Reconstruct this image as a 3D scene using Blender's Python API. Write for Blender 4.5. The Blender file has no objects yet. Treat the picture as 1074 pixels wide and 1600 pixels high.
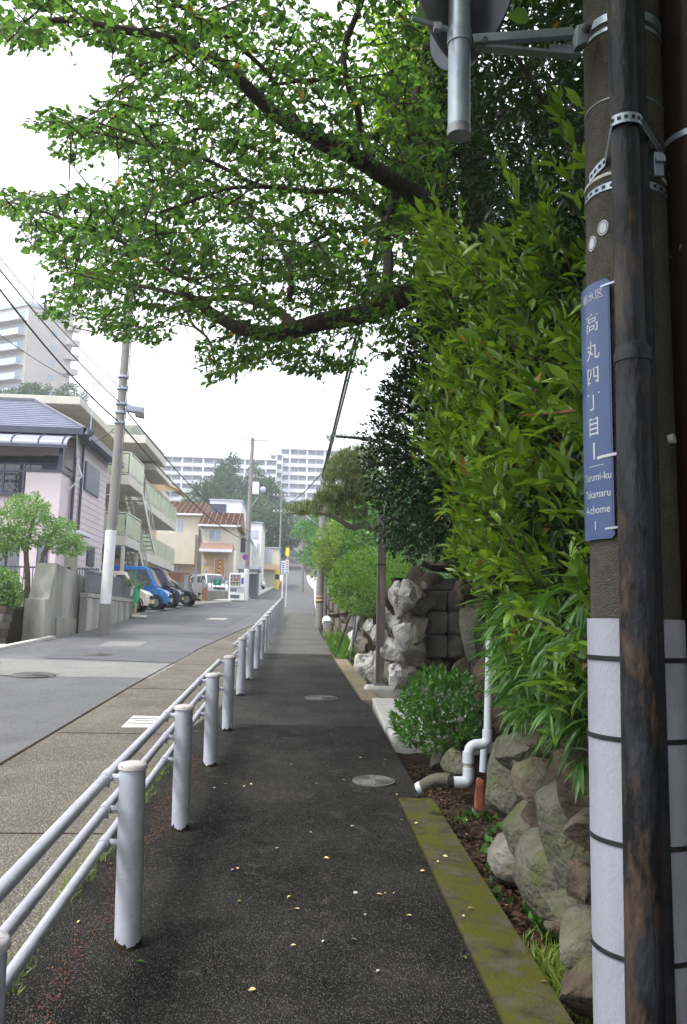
import bpy, math, random
import numpy as np
from mathutils import Vector, Matrix, noise

R = random.Random(11)
NR = np.random.RandomState(5)
C = bpy.context.scene.collection
SC = bpy.context.scene
rad = math.radians

# ------------------------------------------------------------------ camera, world, sun, exposure
YAW, PITCH, ROLL = 3.42, 7.75, 1.35
CAMPOS = Vector((0, 0, 1.62))
camd = bpy.data.cameras.new('camera'); cam = bpy.data.objects.new('camera', camd); C.objects.link(cam)
camd.sensor_fit = 'VERTICAL'; camd.sensor_height = 36; camd.sensor_width = 36
FPX = 1250.0
camd.lens = FPX / 1600 * 36
camd.clip_start = 0.05; camd.clip_end = 4000
CR = (Matrix.Rotation(rad(-YAW), 3, 'Z') @ Matrix.Rotation(rad(90 + PITCH), 3, 'X') @ Matrix.Rotation(rad(ROLL), 3, 'Z'))
cam.matrix_world = Matrix.Translation(CAMPOS) @ CR.to_4x4()
SC.camera = cam

SUN_EL, SUN_AZ = 58, -118           # azimuth measured from +Y towards +X: light comes from the open left side
w = bpy.data.worlds.new('World'); SC.world = w; w.use_nodes = True
nt = w.node_tree; nt.nodes.clear()
sky = nt.nodes.new('ShaderNodeTexSky'); sky.sky_type = 'NISHITA'; sky.sun_disc = False
sky.sun_elevation = rad(SUN_EL); sky.sun_rotation = rad(SUN_AZ); sky.dust_density = 6; sky.air_density = 1.0; sky.ozone_density = 1
hs = nt.nodes.new('ShaderNodeHueSaturation'); hs.inputs['Saturation'].default_value = 0.22
mixw = nt.nodes.new('ShaderNodeMix'); mixw.data_type = 'RGBA'; mixw.inputs[0].default_value = 0.55
mixw.inputs[7].default_value = (11.5, 12.0, 12.8, 1)     # cloud layer: even white veil over the sky
bg = nt.nodes.new('ShaderNodeBackground'); bg.inputs['Strength'].default_value = 0.092
wo = nt.nodes.new('ShaderNodeOutputWorld')
nt.links.new(sky.outputs[0], hs.inputs['Color']); nt.links.new(hs.outputs[0], mixw.inputs[6])
nt.links.new(mixw.outputs[2], bg.inputs['Color']); nt.links.new(bg.outputs[0], wo.inputs['Surface'])

sd = bpy.data.lights.new('sun', 'SUN'); sd.energy = 1.5; sd.angle = rad(10); sd.color = (1.0, .97, .92)
sun = bpy.data.objects.new('sun', sd); C.objects.link(sun)
az, el = rad(SUN_AZ), rad(SUN_EL)
sdir = Vector((math.sin(az) * math.cos(el), math.cos(az) * math.cos(el), math.sin(el)))
sun.rotation_euler = sdir.to_track_quat('Z', 'Y').to_euler(); sun.location = (-20, -10, 40)

SC.view_settings.view_transform = 'Standard'; SC.view_settings.look = 'None'
SC.view_settings.exposure = 1.62; SC.view_settings.gamma = 1; SC.view_settings.use_curve_mapping = False
SC.cycles.max_bounces = 8; SC.cycles.diffuse_bounces = 4; SC.cycles.glossy_bounces = 3
SC.cycles.transmission_bounces = 4; SC.cycles.volume_bounces = 0; SC.cycles.use_denoising = True

# ------------------------------------------------------------------ projection helpers (1074 x 1600 frame)
def ray(px, py):
    return CR @ Vector(((px - 537) / FPX, -(py - 800) / FPX, -1))
def at(px, py, Y):
    d = ray(px, py); return CAMPOS + d * ((Y - CAMPOS.y) / d.y)
def atX(px, py, X):
    d = ray(px, py); return CAMPOS + d * ((X - CAMPOS.x) / d.x)
CRN = np.array(CR); CPN = np.array(CAMPOS)
def projn(P):
    q = (np.asarray(P) - CPN) @ CRN
    dz = np.where(q[:, 2] < -0.05, -q[:, 2], np.nan)
    return 537 + FPX * q[:, 0] / dz, 800 - FPX * q[:, 1] / dz
GP = [(-60, -3.1), (0, 0), (60, 3.15), (85, 4.9), (100, 6.3), (130, 10.1), (180, 18), (230, 26.6), (262, 31), (330, 33), (2500, 40)]
_gx = np.linspace(-60, 400, 921); _gy = np.interp(_gx, [p[0] for p in GP], [p[1] for p in GP])
_k = np.ones(25) / 25; _gs = np.convolve(np.pad(_gy, 12, 'edge'), _k, 'valid'); _gs[_gx < 45] = _gx[_gx < 45] * .0525
def g(Y): return float(np.interp(Y, _gx, _gs))
def G(px, py):
    d = ray(px, py); t = 1.0; lo, hi = .5, 400
    for i in range(60):
        m = (lo + hi) / 2; p = CAMPOS + d * m
        if p.z > g(p.y): lo = m
        else: hi = m
    return CAMPOS + d * lo

# ------------------------------------------------------------------ mesh building
def wloc(o):
    v = Vector((0, 0, 0))
    while o is not None: v += o.location; o = o.parent
    return v
class MB:
    def __init__(s, M=None): s.v = []; s.f = []; s.M = M
    def add(s, vs, fs):
        b = len(s.v)
        s.v += [(s.M @ Vector(v)) if s.M else Vector(v) for v in vs]
        s.f += [tuple(b + i for i in f) for f in fs]; return s
    def box(s, x0, x1, y0, y1, z0, z1):
        return s.add([(x0, y0, z0), (x1, y0, z0), (x1, y1, z0), (x0, y1, z0), (x0, y0, z1), (x1, y0, z1), (x1, y1, z1), (x0, y1, z1)],
                     [(0, 3, 2, 1), (4, 5, 6, 7), (0, 1, 5, 4), (1, 2, 6, 5), (2, 3, 7, 6), (3, 0, 4, 7)])
    def hexa(s, b, t):
        return s.add(list(b) + list(t), [(0, 3, 2, 1), (4, 5, 6, 7), (0, 1, 5, 4), (1, 2, 6, 5), (2, 3, 7, 6), (3, 0, 4, 7)])
    def quad(s, a, b, c, d): return s.add([a, b, c, d], [(0, 1, 2, 3)])
    def tube(s, pts, r, n=8, cap=True):
        pts = [Vector(p) for p in pts]; m = len(pts)
        rs = r if isinstance(r, (list, tuple)) else [r] * m
        vs = []; up = None
        for i, p in enumerate(pts):
            t = (pts[min(i + 1, m - 1)] - pts[max(i - 1, 0)])
            t = t.normalized() if t.length > 1e-9 else Vector((0, 0, 1))
            if up is None: up = t.orthogonal().normalized()
            up = (up - t * up.dot(t)); up = up.normalized() if up.length > 1e-6 else t.orthogonal().normalized()
            sd_ = t.cross(up)
            for k in range(n):
                a = 2 * math.pi * k / n; vs.append(p + (up * math.cos(a) + sd_ * math.sin(a)) * rs[i])
        fs = [(i * n + k, i * n + (k + 1) % n, (i + 1) * n + (k + 1) % n, (i + 1) * n + k) for i in range(m - 1) for k in range(n)]
        if cap: fs += [tuple(range(n - 1, -1, -1)), tuple((m - 1) * n + k for k in range(n))]
        return s.add(vs, fs)
    def lathe(s, prof, c=(0, 0, 0), n=20, M=None):
        vs = []
        for r_, z in prof:
            for k in range(n):
                a = 2 * math.pi * k / n; p = Vector((r_ * math.cos(a), r_ * math.sin(a), z))
                if M: p = M @ p
                vs.append(p + Vector(c))
        m = len(prof)
        fs = [(i * n + k, i * n + (k + 1) % n, (i + 1) * n + (k + 1) % n, (i + 1) * n + k) for i in range(m - 1) for k in range(n)]
        fs += [tuple(range(n - 1, -1, -1)), tuple((m - 1) * n + k for k in range(n))]
        return s.add(vs, fs)
    def prism(s, poly, f0, f1):
        """poly: list of 2d points; f0/f1 map (a,b) to the two end positions"""
        n = len(poly); vs = [f0(*p) for p in poly] + [f1(*p) for p in poly]
        return s.add(vs, [tuple(range(n - 1, -1, -1)), tuple(range(n, 2 * n))] + [(i, (i + 1) % n, n + (i + 1) % n, n + i) for i in range(n)])
    def build(s, name, mat, parent=None, smooth=False, bevel=0, kind=None, label=None, ang=40):
        off = wloc(parent) if parent is not None else Vector((0, 0, 0))
        me = bpy.data.meshes.new(name); me.from_pydata([v - off for v in s.v], [], s.f); me.materials.append(mat); me.update()
        if smooth:
            me.shade_smooth(); me.set_sharp_from_angle(angle=rad(ang))
        o = bpy.data.objects.new(name, me); C.objects.link(o)
        if parent is not None: o.parent = parent
        if bevel:
            b = o.modifiers.new('bevel', 'BEVEL'); b.width = bevel; b.segments = 2; b.limit_method = 'ANGLE'
        if kind: o['kind'] = kind
        if label: o['label'] = label
        return o
def tag(o, label, cat, group=None):
    o['label'] = label; o['category'] = cat
    if group: o['group'] = group
    return o
def thing(name, label, cat, loc=(0, 0, 0), group=None):
    o = bpy.data.objects.new(name, None); C.objects.link(o); o.location = loc; o.empty_display_size = .1
    return tag(o, label, cat, group)
def share(src, name, parent, M):
    """another object on the same mesh, placed by a matrix"""
    o = bpy.data.objects.new(name, src.data if hasattr(src, 'data') else src); C.objects.link(o)
    if parent is not None: o.parent = parent
    o.matrix_basis = M; return o
def copy_tree(o, parent=None):
    c = o.copy(); C.objects.link(c); c.parent = parent
    for ch in list(o.children): copy_tree(ch, c)
    return c

# ------------------------------------------------------------------ materials
def newmat(name):
    m = bpy.data.materials.new(name); m.use_nodes = True; t = m.node_tree; t.nodes.clear()
    return m, t, t.nodes.new
def L(t, a, b): t.links.new(a, b)
def mat(name, c1, c2=None, scale=4, rough=.8, bump=0, bscale=60, spec=.16, metal=0, c3=None, s3=60, t3=(.55, .7), stretch=(1, 1, 1), coord='Position', speck=None, detail=6, contrast=(.35, .65), rvar=0, crack=None):
    m, t, N = newmat(name)
    out = N('ShaderNodeOutputMaterial'); b = N('ShaderNodeBsdfPrincipled'); L(t, b.outputs[0], out.inputs[0])
    b.inputs['Roughness'].default_value = rough; b.inputs['Metallic'].default_value = metal
    b.inputs['Specular IOR Level'].default_value = spec
    if coord == 'Position': src = N('ShaderNodeNewGeometry').outputs['Position']
    else: src = N('ShaderNodeTexCoord').outputs['Object']
    mp = N('ShaderNodeMapping'); mp.inputs['Scale'].default_value = stretch; L(t, src, mp.inputs[0])
    col = None
    c1 = (*c1, 1)
    if c2 is not None:
        n = N('ShaderNodeTexNoise'); n.inputs['Scale'].default_value = scale; n.inputs['Detail'].default_value = detail; n.inputs['Roughness'].default_value = .62
        L(t, mp.outputs[0], n.inputs['Vector'])
        mr = N('ShaderNodeMapRange'); mr.inputs[1].default_value = contrast[0]; mr.inputs[2].default_value = contrast[1]; L(t, n.outputs[0], mr.inputs[0])
        mx = N('ShaderNodeMix'); mx.data_type = 'RGBA'; mx.inputs[6].default_value = c1; mx.inputs[7].default_value = (*c2, 1)
        L(t, mr.outputs[0], mx.inputs[0]); col = mx.outputs[2]
        if rvar:
            r2 = N('ShaderNodeMapRange'); r2.inputs[3].default_value = rough - rvar; r2.inputs[4].default_value = rough + rvar; L(t, mr.outputs[0], r2.inputs[0]); L(t, r2.outputs[0], b.inputs['Roughness'])
    if c3 is not None:
        n = N('ShaderNodeTexNoise'); n.inputs['Scale'].default_value = s3; n.inputs['Detail'].default_value = 5; n.inputs['Roughness'].default_value = .65
        mp3 = N('ShaderNodeMapping'); mp3.inputs['Scale'].default_value = stretch; mp3.inputs['Location'].default_value = (7, 3, 5); L(t, src, mp3.inputs[0])
        L(t, mp3.outputs[0], n.inputs['Vector'])
        mr = N('ShaderNodeMapRange'); mr.inputs[1].default_value = t3[0]; mr.inputs[2].default_value = t3[1]; L(t, n.outputs[0], mr.inputs[0])
        mx = N('ShaderNodeMix'); mx.data_type = 'RGBA'; mx.inputs[7].default_value = (*c3, 1)
        if col is not None: L(t, col, mx.inputs[6])
        else: mx.inputs[6].default_value = c1
        L(t, mr.outputs[0], mx.inputs[0]); col = mx.outputs[2]
    if crack:   # (cells per metre, half width, colour)
        n4 = N('ShaderNodeTexNoise'); n4.inputs['Scale'].default_value = 3.5; n4.inputs['Detail'].default_value = 6; L(t, src, n4.inputs['Vector'])
        va = N('ShaderNodeVectorMath'); va.operation = 'MULTIPLY_ADD'; va.inputs[1].default_value = (.5, .5, 0); L(t, n4.outputs['Color'], va.inputs[0]); L(t, src, va.inputs[2])
        vc = N('ShaderNodeTexVoronoi'); vc.feature = 'DISTANCE_TO_EDGE'; vc.inputs['Scale'].default_value = crack[0]; L(t, va.outputs[0], vc.inputs['Vector'])
        n5 = N('ShaderNodeTexNoise'); n5.inputs['Scale'].default_value = .9; L(t, src, n5.inputs['Vector'])
        r5 = N('ShaderNodeMapRange'); r5.inputs[1].default_value = .48; r5.inputs[2].default_value = .6; L(t, n5.outputs[0], r5.inputs[0])
        r4 = N('ShaderNodeMapRange'); r4.inputs[1].default_value = 0; r4.inputs[2].default_value = crack[1]; r4.inputs[3].default_value = 1; r4.inputs[4].default_value = 0; L(t, vc.outputs[0], r4.inputs[0])
        m4 = N('ShaderNodeMath'); m4.operation = 'MULTIPLY'; L(t, r4.outputs[0], m4.inputs[0]); L(t, r5.outputs[0], m4.inputs[1])
        mx = N('ShaderNodeMix'); mx.data_type = 'RGBA'; mx.inputs[7].default_value = (*crack[2], 1); L(t, m4.outputs[0], mx.inputs[0]); L(t, col, mx.inputs[6]); col = mx.outputs[2]
    hgt = None
    if speck:   # (scale, light colour, dark colour, strength): aggregate seen grain by grain
        v = N('ShaderNodeTexVoronoi'); v.inputs['Scale'].default_value = speck[0]; L(t, mp.outputs[0], v.inputs['Vector'])
        sx = N('ShaderNodeSeparateColor'); L(t, v.outputs['Color'], sx.inputs[0])
        rmp = N('ShaderNodeValToRGB'); e = rmp.color_ramp.elements
        e[0].position = .0; e[0].color = (*speck[2], 1); e[1].position = 1; e[1].color = (*speck[1], 1)
        k = rmp.color_ramp.elements.new(.72); k.color = tuple((a + b_ * .0) for a, b_ in zip((*speck[2], 1), (*speck[1], 1)))
        L(t, sx.outputs[0], rmp.inputs[0])
        mx = N('ShaderNodeMix'); mx.data_type = 'RGBA'; mx.blend_type = 'MIX'; mx.inputs[0].default_value = speck[3]
        if col is not None: L(t, col, mx.inputs[6])
        else: mx.inputs[6].default_value = c1
        L(t, rmp.outputs[0], mx.inputs[7]); col = mx.outputs[2]; hgt = v.outputs['Distance']
    if col is not None: L(t, col, b.inputs['Base Color'])
    else: b.inputs['Base Color'].default_value = c1
    if bump:
        bp = N('ShaderNodeBump'); bp.inputs['Strength'].default_value = bump; bp.inputs['Distance'].default_value = .01 if bscale > 28 else .035
        if hgt is not None:
            bp.invert = True; n2 = N('ShaderNodeTexNoise'); n2.inputs['Scale'].default_value = 14; n2.inputs['Detail'].default_value = 3; L(t, mp.outputs[0], n2.inputs['Vector'])
            ad = N('ShaderNodeMath'); ad.operation = 'ADD'; L(t, hgt, ad.inputs[0]); L(t, n2.outputs[0], ad.inputs[1]); L(t, ad.outputs[0], bp.inputs['Height'])
        else:
            n = N('ShaderNodeTexNoise'); n.inputs['Scale'].default_value = bscale; n.inputs['Detail'].default_value = 6; L(t, mp.outputs[0], n.inputs['Vector']); L(t, n.outputs[0], bp.inputs['Height'])
        L(t, bp.outputs[0], b.inputs['Normal'])
    return m
def leafmat(name, c1, c2, tr=.35, rough=.42, spec=.4, trc=None):
    m, t, N = newmat(name)
    out = N('ShaderNodeOutputMaterial'); b = N('ShaderNodeBsdfPrincipled'); b.inputs['Roughness'].default_value = rough; b.inputs['Specular IOR Level'].default_value = spec
    ge = N('ShaderNodeNewGeometry'); oi = N('ShaderNodeObjectInfo')
    ad = N('ShaderNodeMath'); ad.operation = 'ADD'; L(t, ge.outputs['Random Per Island'], ad.inputs[0]); L(t, oi.outputs['Random'], ad.inputs[1])
    fr = N('ShaderNodeMath'); fr.operation = 'FRACT'; L(t, ad.outputs[0], fr.inputs[0])
    n = N('ShaderNodeTexNoise'); n.inputs['Scale'].default_value = 1.3; n.inputs['Detail'].default_value = 2; L(t, ge.outputs['Position'], n.inputs['Vector'])
    mm = N('ShaderNodeMath'); mm.operation = 'MULTIPLY_ADD'; mm.inputs[1].default_value = .65; L(t, fr.outputs[0], mm.inputs[0])
    m2 = N('ShaderNodeMath'); m2.operation = 'MULTIPLY_ADD'; m2.inputs[1].default_value = .8; m2.inputs[2].default_value = -.22; L(t, n.outputs[0], m2.inputs[0]); L(t, m2.outputs[0], mm.inputs[2])
    mx = N('ShaderNodeMix'); mx.data_type = 'RGBA'; mx.inputs[6].default_value = (*c1, 1); mx.inputs[7].default_value = (*c2, 1); L(t, mm.outputs[0], mx.inputs[0])
    gt_ = N('ShaderNodeMath'); gt_.operation = 'GREATER_THAN'; gt_.inputs[1].default_value = .994; L(t, fr.outputs[0], gt_.inputs[0])
    md = N('ShaderNodeMix'); md.data_type = 'RGBA'; md.inputs[7].default_value = (.20, .12, .035, 1); L(t, gt_.outputs[0], md.inputs[0]); L(t, mx.outputs[2], md.inputs[6]); mx = md
    L(t, mx.outputs[2], b.inputs['Base Color'])
    tl = N('ShaderNodeBsdfTranslucent'); ms = N('ShaderNodeMixShader'); ms.inputs[0].default_value = tr
    tc = N('ShaderNodeMix'); tc.data_type = 'RGBA'; tc.blend_type = 'MULTIPLY'; tc.inputs[0].default_value = 1; tc.inputs[7].default_value = (*(trc or (1.9, 1.9, .8)), 1)
    L(t, mx.outputs[2], tc.inputs[6]); L(t, tc.outputs[2], tl.inputs['Color'])
    L(t, b.outputs[0], ms.inputs[1]); L(t, tl.outputs[0], ms.inputs[2]); L(t, ms.outputs[0], out.inputs[0])
    return m
M = {}
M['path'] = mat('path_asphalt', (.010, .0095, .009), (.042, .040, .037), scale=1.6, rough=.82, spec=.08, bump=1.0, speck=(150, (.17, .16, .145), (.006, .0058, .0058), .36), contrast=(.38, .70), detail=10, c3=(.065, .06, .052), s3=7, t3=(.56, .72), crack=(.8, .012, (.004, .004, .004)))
M['path_half_shade'] = mat('path_asphalt_half_shade', (.017, .0165, .016), (.056, .054, .051), scale=1.3, spec=.08, rough=.82, bump=.9, speck=(150, (.22, .215, .2), (.016, .0155, .015), .36), contrast=(.36, .7), detail=10)
M['path_lit'] = mat('path_asphalt_lit', (.06, .059, .057), (.115, .112, .106), scale=1.3, rough=.75, bump=.8, speck=(120, (.3, .29, .27), (.07, .068, .066), .4), detail=10)  # path tones step lighter as canopy shade thins: shade put into the colour
M['road'] = mat('road_asphalt', (.085, .085, .09), (.125, .124, .127), scale=.8, rough=.8, bump=.4, speck=(95, (.27, .27, .26), (.075, .075, .08), .3), detail=8, c3=(.075, .075, .08), s3=1.4, t3=(.52, .72), crack=(.35, .008, (.04, .04, .045)))
M['road_dark'] = mat('road_patch_dark', (.062, .062, .07), (.09, .09, .098), scale=2, rough=.8, bump=.35, speck=(110, (.28, .28, .28), (.09, .09, .1), .3))
M['road_light'] = mat('road_patch_light', (.125, .125, .12), (.165, .165, .157), scale=2, rough=.85, bump=.35, speck=(90, (.5, .48, .45), (.18, .18, .18), .3))
M['apron'] = mat('exposed_aggregate', (.19, .172, .142), (.105, .096, .082), scale=1.7, rough=.85, bump=1.0, speck=(70, (.27, .245, .205), (.06, .053, .044), .45), detail=8)
M['kerb'] = mat('mossy_concrete', (.030, .028, .012), (.075, .068, .045), scale=9, rough=.9, bump=.6, bscale=90, c3=(.060, .060, .008), s3=6, t3=(.44, .56))
M['kerb2'] = mat('brown_kerb', (.24, .19, .13), (.17, .15, .11), scale=4, rough=.9, bump=.5, bscale=80, c3=(.13, .12, .06), s3=2.5)
M['concrete'] = mat('concrete', (.36, .35, .32), (.27, .265, .24), scale=2.2, rough=.88, bump=.35, bscale=45, c3=(.15, .145, .125), s3=1.6, t3=(.55, .75), stretch=(1, 1, .35))
M['concrete_stain'] = mat('stained_concrete', (.40, .39, .36), (.24, .235, .215), scale=1.3, rough=.9, bump=.3, bscale=30, c3=(.12, .12, .10), s3=1.1, t3=(.5, .72), stretch=(1.6, 1.6, .3))
M['pale_concrete'] = mat('pale_concrete', (.52, .51, .48), (.42, .41, .38), scale=6, rough=.85, bump=.3, bscale=70)
M['soil'] = mat('dark_soil', (.022, .016, .011), (.045, .033, .023), scale=9, rough=.95, spec=.02, bump=1, bscale=30, c3=(.025, .03, .01), s3=5)
M['terrain'] = mat('hillside_ground', (.06, .075, .03), (.13, .12, .08), scale=.2, rough=.95)
M['lot'] = mat('lot_concrete', (.36, .34, .31), (.27, .26, .24), scale=1.2, rough=.9, bump=.2)
M['paint'] = mat('white_painted_steel', (.38, .385, .445), (.30, .305, .36), scale=7, rough=.38, spec=.5, c3=(.20, .14, .10), s3=38, t3=(.64, .69), bump=.1, bscale=200)
M['paintcap'] = mat('weathered_white_cap', (.42, .41, .43), (.34, .31, .29), scale=16, rough=.6, c3=(.16, .085, .05), s3=34, t3=(.60, .70))
M['galv'] = mat('galvanised_steel', (.36, .41, .47), (.27, .31, .36), scale=12, rough=.42, metal=.75, spec=.5, bump=.1, bscale=120, c3=(.15, .15, .15), s3=9, t3=(.64, .75))
M['bracket'] = mat('dark_bracket', (.16, .16, .18), (.32, .32, .35), scale=20, rough=.5, metal=.4)
M['signback'] = mat('grey_sign_back', (.12, .135, .155), (.08, .09, .105), scale=3, rough=.5, metal=.35, c3=(.09, .095, .11), s3=4, t3=(.55, .7), stretch=(1, 1, .4))
M['signback2'] = mat('pale_sign_back', (.22, .235, .235), (.15, .16, .165), scale=3, rough=.55, metal=.2, c3=(.16, .17, .18), s3=5, t3=(.56, .7))
M['pole'] = mat('pole_concrete', (.13, .12, .105), (.08, .074, .063), scale=6, rough=.9, bump=.7, bscale=120, c3=(.085, .075, .06), s3=8, t3=(.5, .68), speck=(210, (.13, .12, .10), (.032, .03, .026), .35))
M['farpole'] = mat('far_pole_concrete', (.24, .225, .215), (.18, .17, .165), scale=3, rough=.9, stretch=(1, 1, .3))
M['wrap'] = mat('white_wrap_sheet', (.33, .33, .385), (.27, .27, .32), scale=3, rough=.55, bump=.35, bscale=160, c3=(.22, .215, .22), s3=5, t3=(.52, .8), stretch=(1, 1, .3))
M['whiteband'] = mat('white_pole_band', (.68, .68, .70), (.58, .58, .60), scale=3, rough=.6)
M['black'] = mat('black_rubber', (.015, .015, .018), (.03, .03, .034), scale=20, rough=.6)
M['rustpipe'] = mat('peeling_dark_pipe', (.006, .006, .0075), (.020, .022, .028), scale=9, rough=.5, spec=.25, bump=.8, bscale=45, c3=(.075, .048, .03), s3=7, t3=(.52, .66), stretch=(1.2, 1.2, .4), contrast=(.45, .58))
M['brownpole'] = mat('brown_steel_pole', (.008, .005, .004), (.018, .009, .007), scale=6, rough=.45, c3=(.22, .2, .2), s3=14, t3=(.68, .71), bump=.3, bscale=40, stretch=(1, 1, .5))
M['pvc'] = mat('pvc_pipe', (.46, .49, .54), (.40, .43, .47), scale=5, rough=.4, c3=(.3, .3, .26), s3=7, t3=(.6, .75))
M['pvcgrey'] = mat('pvc_grey', (.30, .30, .27), (.24, .24, .21), scale=8, rough=.6)
M['iron_light'] = mat('worn_iron', (.13, .128, .125), (.085, .083, .08), scale=30, rough=.6)
M['iron'] = mat('cast_iron', (.13, .125, .12), (.08, .078, .075), scale=20, rough=.75, metal=.0, bump=.5, bscale=90)
M['blue'] = mat('blue_enamel_sign', (.030, .062, .165), (.036, .07, .18), scale=4, rough=.35, spec=.5)
M['bluelight'] = mat('blue_sign_rim', (.08, .115, .23), None, rough=.35)
M['white'] = mat('white_print', (.48, .49, .52), None, rough=.5)
M['whitewall'] = mat('white_plaster', (.66, .66, .64), (.58, .58, .55), scale=1.5, rough=.85)
M['timber'] = mat('weathered_timber', (.17, .145, .135), (.10, .085, .078), scale=14, rough=.8, bump=.5, bscale=60, stretch=(1, 1, .08), c3=(.26, .23, .21), s3=12, t3=(.55, .7))
M['bark'] = mat('dark_bark', (.045, .036, .030), (.085, .07, .058), scale=18, rough=.95, bump=1, bscale=30, stretch=(1, 1, .5))
M['barkpale'] = mat('pale_bark', (.20, .17, .14), (.12, .10, .08), scale=14, rough=.95, bump=.8, bscale=30)
M['stone_grey'] = mat('grey_stone', (.135, .132, .10), (.065, .064, .045), scale=5, rough=.9, bump=1, bscale=26, c3=(.085, .095, .04), s3=4, t3=(.5, .68))
M['stone_brown'] = mat('brown_stone', (.10, .078, .056), (.045, .037, .027), scale=6, rough=.9, bump=.9, bscale=24, c3=(.09, .095, .045), s3=5, t3=(.52, .7))
M['stone_pale'] = mat('pale_stone', (.23, .21, .175), (.12, .11, .088), scale=4, rough=.85, bump=1, bscale=20, c3=(.14, .115, .08), s3=5, t3=(.56, .7))
M['stone_pink'] = mat('pinkish_stone', (.145, .11, .082), (.08, .07, .052), scale=5, rough=.88, bump=.9, bscale=24, c3=(.13, .13, .07), s3=4, t3=(.5, .7))
M['stone_white'] = mat('white_rock', (.58, .57, .55), (.26, .245, .22), scale=3.5, rough=.8, bump=1, bscale=18, c3=(.10, .09, .075), s3=5, t3=(.54, .64))
M['block'] = mat('dark_cut_stone', (.085, .08, .073), (.13, .122, .105), scale=7, rough=.9, bump=.8, bscale=40, c3=(.055, .055, .05), s3=4, t3=(.5, .7))
M['redstone'] = mat('red_brick_stone', (.28, .09, .055), (.18, .07, .05), scale=10, rough=.9, bump=.5)
M['cherry'] = leafmat('cherry_leaf', (.020, .052, .026), (.070, .135, .040), tr=.52, rough=.5, spec=.2, trc=(3.0, 3.0, 1.1))
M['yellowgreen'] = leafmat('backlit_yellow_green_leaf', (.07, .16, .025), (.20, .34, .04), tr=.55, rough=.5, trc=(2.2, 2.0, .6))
M['laurel'] = leafmat('laurel_leaf', (.016, .060, .010), (.20, .33, .045), tr=.30, rough=.32, spec=.38, trc=(1.9, 1.9, .6))
M['laurel_shaded'] = leafmat('shaded_laurel_leaf', (.008, .024, .008), (.022, .052, .014), tr=.22, rough=.4, spec=.2)  # darker laurel copy, shade of hedge interior and wood put into the colour
M['ever'] = leafmat('evergreen_leaf', (.011, .034, .010), (.032, .075, .020), tr=.15, rough=.36, spec=.25)
M['bamboo'] = leafmat('bamboo_grass_leaf', (.028, .09, .02), (.10, .20, .042), tr=.3, rough=.4)
M['azalea'] = leafmat('azalea_leaf', (.035, .11, .022), (.085, .20, .04), tr=.22, rough=.3, spec=.4)
M['bright'] = leafmat('bright_leaf', (.03, .10, .015), (.13, .235, .035), tr=.35, rough=.45)
M['lime'] = leafmat('lime_leaf', (.06, .14, .03), (.20, .28, .075), tr=.35, rough=.5)
M['pine'] = leafmat('pine_needle', (.045, .075, .025), (.14, .17, .055), tr=.15, rough=.5)
M['maple'] = leafmat('maple_leaf', (.06, .15, .07), (.10, .22, .09), tr=.35, rough=.5)
M['far'] = leafmat('far_tree_leaf', (.024, .06, .032), (.055, .12, .055), tr=.2, rough=.6)
M['garden'] = leafmat('garden_leaf', (.05, .13, .03), (.14, .25, .06), tr=.32, rough=.45)
M['grass'] = leafmat('grass_blade', (.10, .17, .03), (.22, .27, .05), tr=.3, rough=.5)
M['litter'] = leafmat('leaf_litter', (.028, .013, .008), (.085, .045, .022), tr=.1, rough=.8)
M['yellowleaf'] = leafmat('fallen_yellow_leaf', (.55, .32, .06), (.75, .60, .35), tr=.1, rough=.6)
M['catkin'] = leafmat('reddish_debris', (.085, .025, .018), (.16, .05, .03), tr=.05, rough=.9)
M['core'] = mat('core_inner_shade', (.012, .016, .009), (.022, .028, .014), scale=8, rough=.95, bump=1, bscale=12)
M['glass'] = mat('window_glass', (.05, .06, .075), (.09, .10, .12), scale=1, rough=.08, spec=.8)
M['bluewin'] = mat('far_window', (.24, .29, .39), (.31, .36, .45), scale=.3, rough=.2, spec=.5)
M['pink'] = mat('pink_siding', (.60, .52, .555), (.54, .465, .50), scale=1, rough=.7)
M['slate'] = mat('slate_roof', (.19, .20, .27), (.14, .15, .21), scale=3, rough=.6, stretch=(1, 1, 4))
M['navy'] = mat('dark_navy_metal', (.035, .04, .075), (.05, .055, .09), scale=4, rough=.4, spec=.5)
M['awning'] = mat('awning_polycarbonate', (.17, .18, .25), (.22, .23, .30), scale=3, rough=.3, spec=.5)
M['cream'] = mat('cream_render', (.56, .53, .46), (.50, .47, .40), scale=1.2, rough=.85)
M['aptwall'] = mat('apartment_peach_wall', (.66, .50, .34), (.58, .43, .29), scale=1, rough=.85)
M['aptslab'] = mat('apartment_slab_paint', (.56, .53, .48), (.48, .455, .41), scale=1.2, rough=.85, c3=(.33, .31, .28), s3=1.5, t3=(.6, .8))
M['railgreen'] = mat('pale_green_rail', (.52, .55, .49), None, rough=.5)
M['panelgreen'] = mat('pale_green_panel', (.42, .46, .33), (.37, .41, .29), scale=2, rough=.35)
M['tan'] = mat('tan_soffit', (.48, .36, .23), (.42, .31, .19), scale=2, rough=.8)
M['rooftile'] = mat('brown_roof_tile', (.27, .175, .13), (.17, .11, .085), scale=9, rough=.8)
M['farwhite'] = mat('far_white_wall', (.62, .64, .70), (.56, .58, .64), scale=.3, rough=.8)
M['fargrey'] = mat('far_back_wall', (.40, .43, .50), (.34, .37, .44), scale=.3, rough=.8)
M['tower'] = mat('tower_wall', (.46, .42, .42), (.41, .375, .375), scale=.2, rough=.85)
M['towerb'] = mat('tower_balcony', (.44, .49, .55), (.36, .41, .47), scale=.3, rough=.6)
M['wood_door'] = mat('orange_wood_door', (.55, .28, .09), (.45, .22, .07), scale=5, rough=.5)
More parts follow.
